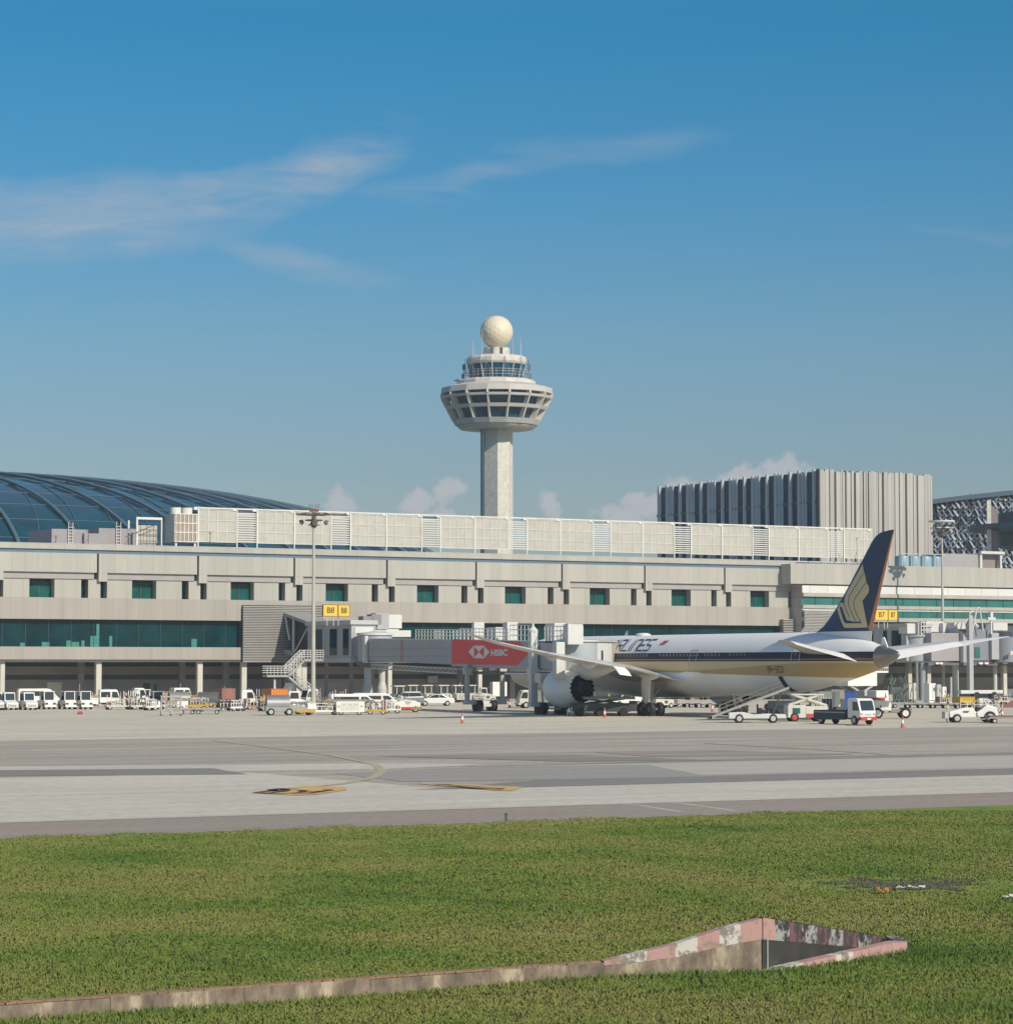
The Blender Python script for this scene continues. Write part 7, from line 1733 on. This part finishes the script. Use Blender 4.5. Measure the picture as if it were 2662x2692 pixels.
person('ground worker on foot behind the belt loader below the fuselage', 2177, 1872, .5, cream, dkgrey, arms='up')
car('white car parked beyond the engine and landing gear', 1643, 1857, TH+math.pi, MATS['car_white'], 'estate')
hood('white tractor with red flank seen beyond the main landing gear', 1740, 1862, TH)
for i, (px, py) in enumerate(((1790, 1860), (1822, 1860), (1852, 1861), (1880, 1861))): dolly(ords[i]+' flat dolly from the left in the train under the rear fuselage', px, py, TH, 2.2, 'dollies under the rear fuselage')
# belt loader reaching the open hatch
def belt_loader():
    x, y = G(1984, 1901); e = thing('belt_loader', 'white belt loader with railed conveyor raised to the open rear hatch', 'belt loader', (x, y, 0), 0)
    wb = mt('loader_white', (.62, .63, .61), .45, var=.1)
    M().prism([(-2.6, .4), (-2.6, .95), (-1.2, 1.0), (-.2, .78), (1.0, .85), (2.9, .8), (3.0, .42)], -.85, .85).go('body', wb, e, bevel=.06)
    q = M(); q.box(.2, .7, -.5, .5, .85, 1.35); q.box(.2, .3, -.5, .5, 1.3, 1.7); q.go('driver_seat', navycloth, e, bevel=.04); q = M(); q.tube((1.0, -.2, .85), (.85, -.2, 1.4), .04, n=6); q.go('steering_column', dkgrey, e)
    for xx in (-1.6, 1.7):
        for yy in (-.75, .75): whl(e, xx, yy, .42, .28, rm=ltgrey)
    # conveyor: from low left to high right
    a = Vector((-4.4, .3, .55)); b_ = Vector((3.35, .3, 3.25)); q = M(); i = []
    for P_ in (a, b_):
        for yy, dz_ in ((-.5, -.18), (.5, -.18), (.5, .06), (-.5, .06)): i.append(q.p(P_.x, P_.y+yy, P_.z+dz_))
    for f in ((0, 1, 2, 3), (7, 6, 5, 4), (0, 4, 5, 1), (1, 5, 6, 2), (2, 6, 7, 3), (3, 7, 4, 0)): q.face([i[k] for k in f])
    q.go('conveyor', mt('conveyor_grey', (.34, .335, .31), .6, var=.25, scale=2), e); q = M(); q.poly([(a.x, a.y-.42, a.z+.065), (b_.x, b_.y-.42, b_.z+.065), (b_.x, b_.y+.42, b_.z+.065), (a.x, a.y+.42, a.z+.065)]); q.go('belt', black, e, recalc=False)
    for yy in (-.48, .52):
        q = M()
        for h in (.35, .7): 
            p0 = a.lerp(b_, .12); p1 = a.lerp(b_, .9); q.tube((p0.x, p0.y+yy, p0.z+h), (p1.x, p1.y+yy, p1.z+h), .035, n=6)
        for k in range(9): p0 = a.lerp(b_, .12+.78*k/8); q.tube((p0.x, p0.y+yy, p0.z), (p0.x+(-.1 if k % 2 else .0), p0.y+yy, p0.z+.7), .03, n=5)
        q.go('conveyor_railing', mt('rail_dull', (.17, .165, .155), .6), e)
    q = M(); q.tube((1.8, .3, .9), (2.6, .3, 2.8), .09, n=8); q.tube((-1.4, .3, .9), (-1.0, .3, 1.6), .09, n=8); q.go('lift_strut', dkgrey, e)
    M().tube((-4.4, -.2, .5), (-4.4, .8, .5), .2, n=14).go('end_roller', dkgrey, e)
    M().tube((-2.4, -.9, .55), (-2.4, -.87, .55), .01, n=4) 
belt_loader()
bpy.data.objects['belt_loader'].scale = (.88, .88, .95)
# container trailer with scissor lift in front of the catering area
def uld(label, px, py, m, w_=1.9, h=1.6, dz_=.5, rz=TH, grp='cargo containers behind the belt loader'):
    e = veh('cargo_container', label, 'cargo container', px, py, rz, grp)
    M().prism([(-w_/2, dz_), (w_/2, dz_), (w_/2, dz_+h), (-w_/2+.45, dz_+h), (-w_/2, dz_+h*.62)] if 0 else [(-w_/2+.35, dz_), (w_/2, dz_), (w_/2, dz_+h), (-w_/2, dz_+h), (-w_/2, dz_+.45)], -.75, .75).go('shell', m, e, bevel=.03)
    q = M(); q.box(-w_/2+.1, w_/2, -.775, -.752, dz_+h*.5, dz_+h*.55); q.box(0, .06, -.775, -.752, dz_+.05, dz_+h-.05); q.go('shell_ribs', dkgrey, e)
    M().box(-w_/2, w_/2, -.8, .8, dz_-.14, dz_-.01).go('dolly_deck', dkgrey, e)
    for xx in (-.6, .6):
        for yy in (-.65, .65): whl(e, xx, yy, .2, .14)
uld('taupe cargo container on a dolly right behind the belt loader', 2060, 1891, mt('uld_taupe', (.27, .26, .25), .6, var=.15), 2.6, 1.2)
def scissor():
    e = veh('scissor_lift', 'cream scissor lift vehicle with red cab behind the grey dropside truck', 'scissor lift', 2112, 1897, TH*.2)
    M().box(-1.6, .0, -.9, .9, .35, 1.45).go('body', cream, e, bevel=.05); M().box(.0, 2.0, -.9, .9, .4, 1.35).go('cab', cream, e, bevel=.06); M().box(.05, 2.05, -.93, .93, .35, .7).go('skirt', red, e, bevel=.03)
    quad(e, 'panel_mark', [(-1.2, -.91, .7), (-.5, -.91, .7), (-.5, -.91, 1.2), (-1.2, -.91, 1.2)], tealr)
    for s in (-.8, .8):
        q = M(); q.box(-.06, .06, s-.05, s+.05, 0, .01)
        for (xa, za, xb_, zb_) in ((-1.5, 1.45, 1.3, 2.35), (1.9, 1.4, -1.1, 2.35)): q.tube((xa, s, za), (xb_, s, zb_), .13, n=6)
        q.go('scissor_arm', cream, e)
    M().box(-1.3, 1.6, -.95, .95, 2.32, 2.44).go('platform', cream, e)
    for xx in (-1.0, 1.2):
        for yy in (-.8, .8): whl(e, xx, yy, .40, .26, rm=red)
scissor()
def maintruck():
    e = truck('white and red cab truck with dark dropside bed facing the camera by the tail', 2222, 1905, -.98, bed='drop', bedm=mt('bed_dark', (.025, .04, .05), .5, var=.3), bedlen=4.0, lower=red)
    return e
mtk = maintruck(); mtk.scale = (1.0, 1.0, 1.04)
e = veh('sweeper_drum', 'dark machinery drum strapped on the bed behind the truck cab', 'machinery', 2190, 1893, -.98)
M().box(-1.0, 1.0, -.6, .6, .9, 1.9).go('housing', mt('mach_dark', (.08, .085, .085), .6, var=.3), e, bevel=.1); q = M()
for k in range(4): q.tube((-.9+.5*k, -.65, 1.0), (-.7+.5*k, -.65, 1.8), .05, n=6)
q.go('hose', ltgrey, e); M().box(.6, 1.1, -.7, -.1, 1.2, 2.6).go('panel_stack', cream, e, bevel=.03)
def tractor_cart():
    e = veh('tow_tractor', 'white rounded tow tractor on large wheels right of the red cab truck', 'tow tractor', 2335, 1889, TH*.05)
    M().prism([(-1.7, .75), (-1.7, 1.5), (-1.5, 1.72), (-.1, 1.66), (.15, 1.4), (.15, .7)], -.75, .75).go('hood', white, e, bevel=.12); M().box(.1, 2.0, -.7, .7, .55, .85).go('frame', grey, e, bevel=.04); M().box(1.85, 2.1, -.5, .5, .5, .95).go('bumper', mt('bumper_taupe', (.25, .2, .18), .7), e)
    for xx in (-1.15, 1.45):
        for yy in (-.75, .75): whl(e, xx, yy, .5, .34, rm=white)
    M().box(-.9, -.8, -.77, -.752, 1.0, 1.25).go('vent', dkgrey, e)
tractor_cart()
# catering truck with raised body behind
def catering():
    e = veh('catering_truck', 'high-lift catering truck with raised white body behind the tail', 'catering truck', 2262, 1868, TH)
    M().box(-3.2, 2.2, -1.1, 1.1, .5, 1.1).go('chassis', dkgrey, e); M().box(-2.6, 1.4, -1.15, 1.15, 2.7, 4.3).go('raised_box', white, e, bevel=.05)
    q = M()
    for s in (-.95, .95): q.tube((-2.2, s, 1.1), (1.0, s, 2.75), .13, n=6); q.tube((1.0, s, 1.1), (-2.2, s, 2.75), .13, n=6)
    q.go('scissor_arm', ltgrey, e); M().box(1.3, 3.0, -1.1, 1.1, 4.15, 4.35).go('front_platform', white, e)
    q = M()
    for k in range(7): x = 1.35+1.6*k/6; q.tube((x, -1.08, 4.35), (x, -1.08, 5.5), .04, n=5)
    for z in (4.7, 5.1, 5.5): q.tube((1.35, -1.08, z), (2.95, -1.08, z), .045, n=5)
    q.go('platform_railing', white, e)
    q = M(); i = [q.p(x, y, z) for y in (-1.12, 1.0) for x, z in ((.4, 2.9), (2.1, 2.9), (2.7, 4.1), (1.4, 4.1))]
    for f in ((0, 1, 2, 3), (7, 6, 5, 4), (0, 4, 5, 1), (1, 5, 6, 2), (2, 6, 7, 3), (3, 7, 4, 0)): q.face([i[k] for k in f])
    q.go('dark_canopy', mt('canopy_dark', (.035, .035, .04), .7), e)
    M().box(1.5, 3.1, -1.0, 1.0, .5, 2.2).go('cab', white, e, bevel=.1); quad(e, 'cab_window', [(1.8, -1.01, 1.4), (2.8, -1.01, 1.4), (2.6, -1.01, 2.05), (1.8, -1.01, 2.05)], carglass)
    for x in (-2.3, 2.1):
        for y in (-1, 1): whl(e, x, y, .46, .3)
catering()
ramp_box('blue tarpaulin-covered cart behind the red cab truck', 2222, 1872, 1.9, 1.75, 1.3, blue, TH, 'covered cart', 'covered_cart', legs=True)
def cargo2(label, px0, px1, py, top, bot, m1, m2, split=.42):
    x, y = G((px0+px1)/2, py); sc_ = y/FPX; e = thing('cargo_pallet', label, 'cargo pallet', (x, y, 0), TH, 'container pallets below the catering truck'); w_ = (px1-px0)*sc_; z1_ = (py-top)*sc_; z0_ = (py-bot)*sc_
    M().box(-w_/2, w_/2, -.8, .8, lerp(z0_, z1_, split)+.01, z1_).go('crate', m1, e, bevel=.03); M().box(-w_/2, w_/2, -.82, .82, z0_, lerp(z0_, z1_, split)).go('crate_base', m2, e, bevel=.03); M().box(-w_/2, w_/2, -.7, .7, .2, z0_-.02).go('trolley', dkgrey, e)
    for xx in (-w_*.3, w_*.3): whl(e, xx, -.6, .22, .16)
cargo2('white topped red crate below the dark catering canopy', 2288, 2317, 1875, 1816, 1848, white, red); cargo2('grey topped red crate left of the white topped one', 2257, 2287, 1874, 1816, 1845, ltgrey, red, .25)
cargo2('tan netted pallet stack left of the dark service plant', 2318, 2336, 1866, 1826, 1858, mt('pallet_tan', (.40, .36, .28), .8, var=.25, scale=3), mt('pallet_green', (.2, .22, .18), .8))
e = veh('pump_station', 'dark green pipework skid behind the dolly train at the next gate', 'pipework', 2362, 1856, TH); q = M(); rnd = random.Random(3)
for k in range(26): x = rnd.uniform(-2, 1.8); z = rnd.uniform(.2, 3.0); q.tube((x, rnd.uniform(-.6, .6), z), (x+rnd.choice((0, rnd.uniform(-.9, .9))), rnd.uniform(-.6, .6), z+rnd.uniform(.3, 1.2)), rnd.uniform(.05, .14), n=6)
q.go('pipes', mt('pipe_green', (.10, .13, .12), .6, var=.3), e); M().box(-1.8, 1.7, .3, .9, .2, 2.3).go('housing', mt('skid_green', (.09, .11, .11), .7, var=.35, scale=2), e, bevel=.04)
# dolly train on the right
for i in range(6): dolly(ords[i]+' empty flat dolly from the left in the train below the second bridge', 2368+i*33, 1861.5+i*.3, TH*.0+.02, 2.3, 'dolly train below the second bridge')
def fieldtractor():
    e = veh('baggage_tractor', 'open white tractor with sloping bonnet and big rear wheels at far right', 'baggage tractor', 2556, 1900, math.pi+.05)
    M().prism([(2.1, .45), (2.15, .95), (.9, 1.28), (.1, 1.3), (-.3, .75), (-.4, .45)], -.6, .6).go('bonnet', white, e, bevel=.08)
    M().prism([(-.3, .5), (-.2, .9), (-.6, 1.15), (-1.1, 1.55), (-1.9, 1.35), (-2.1, .8), (-2.0, .45)], -.75, .75).go('rear_body', white, e, bevel=.08)
    M().box(-.75, -.25, -.35, .35, .8, 1.3).go('seat', navycloth, e, bevel=.05); q = M(); q.box(2.2, 2.55, -.6, .6, .35, .95); q.go('front_guard', ltgrey, e, bevel=.03)
    q = M(); q.poly([(1.0, .606, 1.0), (.4, .606, 1.02), (.55, .606, .85), (.95, .606, .85)]); q.go('side_vent', dkgrey, e, recalc=False)
    q = M(); q.tube((-1.1, .5, 1.5), (-.9, .5, 2.0), .05, n=6); q.tube((-.9, .5, 2.0), (-1.5, .5, 1.9), .05, n=6); q.go('roll_bar', white, e)
    for y in (-.62, .62): whl(e, 1.5, y, .38, .28)
    for y in (-.75, .75): whl(e, -1.35, y, .5, .34)
fieldtractor()
dl = dolly('dark flat dolly with reddish load cut by the right edge of the photo', 2650, 1902, math.pi+.02, 3.6, None); M().box(-1.6, 1.7, -.75, .75, .56, .66).go('load_sheet', mt('load_rust', (.24, .13, .11), .8, var=.3), dl)
cart('cream multi-armed service rig beneath the second bridge lift column', 2575, 1874, 31, 4.6, 1.6, TH*.2, acc=ltgrey, cat='service rig', grp=None)
ramp_box('yellow-orange low chassis between cream column and lift column', 2532, 1858, 2.2, .8, 1.4, yelp, TH, 'chassis', 'low_chassis', legs=True)
# cones and chocks
def cone_(label, px, py, h=.95, m=None):
    e = veh('traffic_cone', label, 'traffic cone', px, py, 0, 'traffic cones on the apron'); r = h*.16
    M().lathe([(r, .04), (r*.72, h*.38)], 16).go('cone_body', mt('cone_orange', (.55, .13, .08), .6), e, smooth=40); M().lathe([(r*.72, h*.38), (r*.45, h*.68)], 16).go('cone_band', wsig, e, smooth=40); M().lathe([(r*.45, h*.68), (r*.22, h)], 16, cap=True).go('cone_tip', MATS['cone_orange'], e, smooth=40); M().bx(0, 0, .025, r*2.6, r*2.6, .05).go('cone_base', MATS['cone_orange'], e)
for px, py, lb in ((1215, 1903, 'traffic cone alone on open apron in front of the boarding bridge'), (1589, 1887, 'traffic cone in front of the container loader under the wing'), (2372, 1914, 'traffic cone on open apron right of the white tow tractor'), (1339, 1861, 'dark traffic cone below the bridge beside the undercroft tractor'),
                   (2634, 1888, 'traffic cone beyond the reddish dolly at the right edge'), (1872, 1872, 'traffic cone under the rear fuselage near the belt loader'), (1458, 1877, 'small traffic cone by the engine left side')): cone_(lb, px, py)
x, y = G(211, 1879); tag(M().box(-.22, .22, -.15, .15, 0, .32).box(-.3, -.23, -.2, .2, 0, .2).go('wheel_chock', red, loc=(x, y, 0), bevel=.03), 'small red wheel chock alone on the apron in front of the tractors', 'chock')
q = M(); q.tube((-.9, 0, .03), (-.5, -.6, .03), .03, n=5); q.tube((-.5, -.6, .03), (.3, -.9, .03), .03, n=5); q.tube((.0, .1, .03), (.5, -.5, .03), .03, n=5); q.tube((.5, -.5, .03), (1.2, -.9, .03), .03, n=5)
x, y = G(2250, 1908); tag(q.go('red_strap', red, loc=(x, y, 0)), 'loose red strap lying on the apron in front of the truck', 'strap')

# ------------------------------------------------------------------ more of the parked equipment
cart('grey generator trolley half hidden between the cream box truck and red housing', 566, 1859, 41, 2.4, 1.9, base=ltgrey); cart('low cream trolley with dark drums in front of the red housing', 600, 1870, 42, 2.6, 1.2, acc=dkgrey)
cart('cream starter trolley tucked behind the dark engine cover', 520, 1864, 43, 2.2, 1.5, acc=yelp); cart('white lattice trolley between work stand and tractor', 395, 1868, 44, 1.5, 1.5, base=white)
cart('taupe pallet trolley left of the orange container', 700, 1870, 45, 1.8, 1.5, base=mt('taupe_paint', (.34, .30, .27), .7)); cart('tall cream steps trolley behind the ground power unit', 880, 1864, 46, 2.2, 2.3, base=cream)
cart('dark conveyor trolley behind the ground power unit', 940, 1866, 47, 2.8, 1.5, base=dkgrey, acc=white); cart('cream trolley with grey drums behind the striped tow tractor', 1018, 1864, 48, 2.4, 1.7)
truck('white truck roof and cab seen behind the silver barrel truck nose', 835, 1858, TH+math.pi, bed='flat', bedlen=2.2); truck('white pickup parked behind the clutter carts near the third column', 455, 1852, TH, crew=True, bed='drop', bedm=white, bedlen=2.0)
van('cream van parked nose-out behind the tractors at the far left', 25, 1853, TH*.5+.3, m=cream); truck('white tipper truck behind the fourth baggage tractor from the left', 205, 1851, TH, bed='box', bedm=white, bedlen=2.4)
tug('cream baggage tractor parked side-on behind the white lattice trolley', 372, 1857, TH, 0); tug('white baggage tractor beside the truck with grey cab roof', 772, 1862, TH, 1, 'baggage tractors parked nose-out in a row')
for i, px in enumerate((1705, 1768, 1905, 1945)): cart(['cream cart far behind the main landing gear','grey cart beyond the fuselage between dollies','cream cart seen through the belt loader','white cart beyond the belt loader railing'][i], px, 1860-i % 2, 60+i, 2.2, 1.6, TH)
truck('dark service truck in shade beyond the container loader', 1520, 1862, TH, m=greenlt, bed='box', bedm=dkgrey, bedlen=2.2)
ramp_box('white cargo container with grey frame beneath the aircraft tail', 2165, 1877, 2.2, 1.9, 1.5, white, TH, 'cargo container', 'cargo_container', legs=True)
ramp_box('taupe tarpaulin crate left of the blue covered cart', 2193, 1873, 1.6, 2.3, 1.2, mt('taupe_tarp', (.30, .28, .26), .8, var=.2), TH, 'crate', 'crate')
cart('white hose cart between the two tall columns of the second bridge', 2478, 1856, 71, 2.0, 1.6, TH); cart('cream compressor cart under the right column of the second bridge', 2625, 1852, 72, 2.6, 1.6, TH)
cart('grey baggage cart behind the far right tractor', 2590, 1866, 73, 2.6, 1.3, TH, base=ltgrey)

more = [(240, 1856, 'cream cart wedged between the pickup and the third tractor', 2.0, 1.8, cream), (288, 1852, 'grey trolley behind the cream frame-backed carts', 2.6, 2.1, ltgrey), (340, 1860, 'white trolley with tall frame at the clutter row centre', 1.8, 2.2, white), (422, 1854, 'grey-green cart behind the far baggage tractor', 2.2, 2.0, greenlt),
 (508, 1856, 'pale pink cart in front of the white tank truck', 2.4, 1.7, pinkm), (620, 1870, 'white cart with black drum right of the low cream trolley', 2.0, 1.2, white), (655, 1856, 'cream cart behind the crowded drum cart', 2.2, 2.2, cream), (735, 1856, 'grey cart partly behind the silver barrel cover', 2.4, 2.3, ltgrey),
 (800, 1878, 'low white cart touching the light mast base', 1.9, 1.3, white), (865, 1872, 'taupe cart between the pump unit and ground power unit', 2.0, 1.9, grey), (960, 1874, 'grey frame cart at the right end of the ground power unit', 1.6, 1.7, ltgrey), (1052, 1868, 'cream cart behind the striped bumper tractor', 1.9, 1.8, cream),
 (1255, 1852, 'small cream cart right of the sixth high loader', 1.8, 1.7, cream), (1375, 1858, 'grey cart in the shade beside the undercroft tractor', 1.8, 1.8, ltgrey), (2035, 1880, 'dark cart beneath the raised belt loader conveyor', 2.2, 1.5, dkgrey), (2140, 1880, 'cream cart behind the scissor lift vehicle', 2.0, 2.0, cream)]
for i, (px, py, lb, l_, h_, m_) in enumerate(more): cart(lb, px, py, 100+i, l_, h_, base=m_)

# ------------------------------------------------------------------ haze
hz = M().box(-420, 420, -25, 900, -8, 95).go('haze', None)
hz.data.materials.clear(); hm = bpy.data.materials.new('haze'); hm.use_nodes = True; hn = hm.node_tree
for n_ in list(hn.nodes):
    if n_.type != 'OUTPUT_MATERIAL': hn.nodes.remove(n_)
pv = hn.nodes.new('ShaderNodeVolumePrincipled'); pv.inputs['Density'].default_value = .00018; pv.inputs['Color'].default_value = (.80, .90, 1, 1); pv.inputs['Anisotropy'].default_value = 0
hn.links.new(pv.outputs[0], [n_ for n_ in hn.nodes if n_.type == 'OUTPUT_MATERIAL'][0].inputs['Volume'])
hz.data.materials.append(hm); tag(hz, kind='stuff')
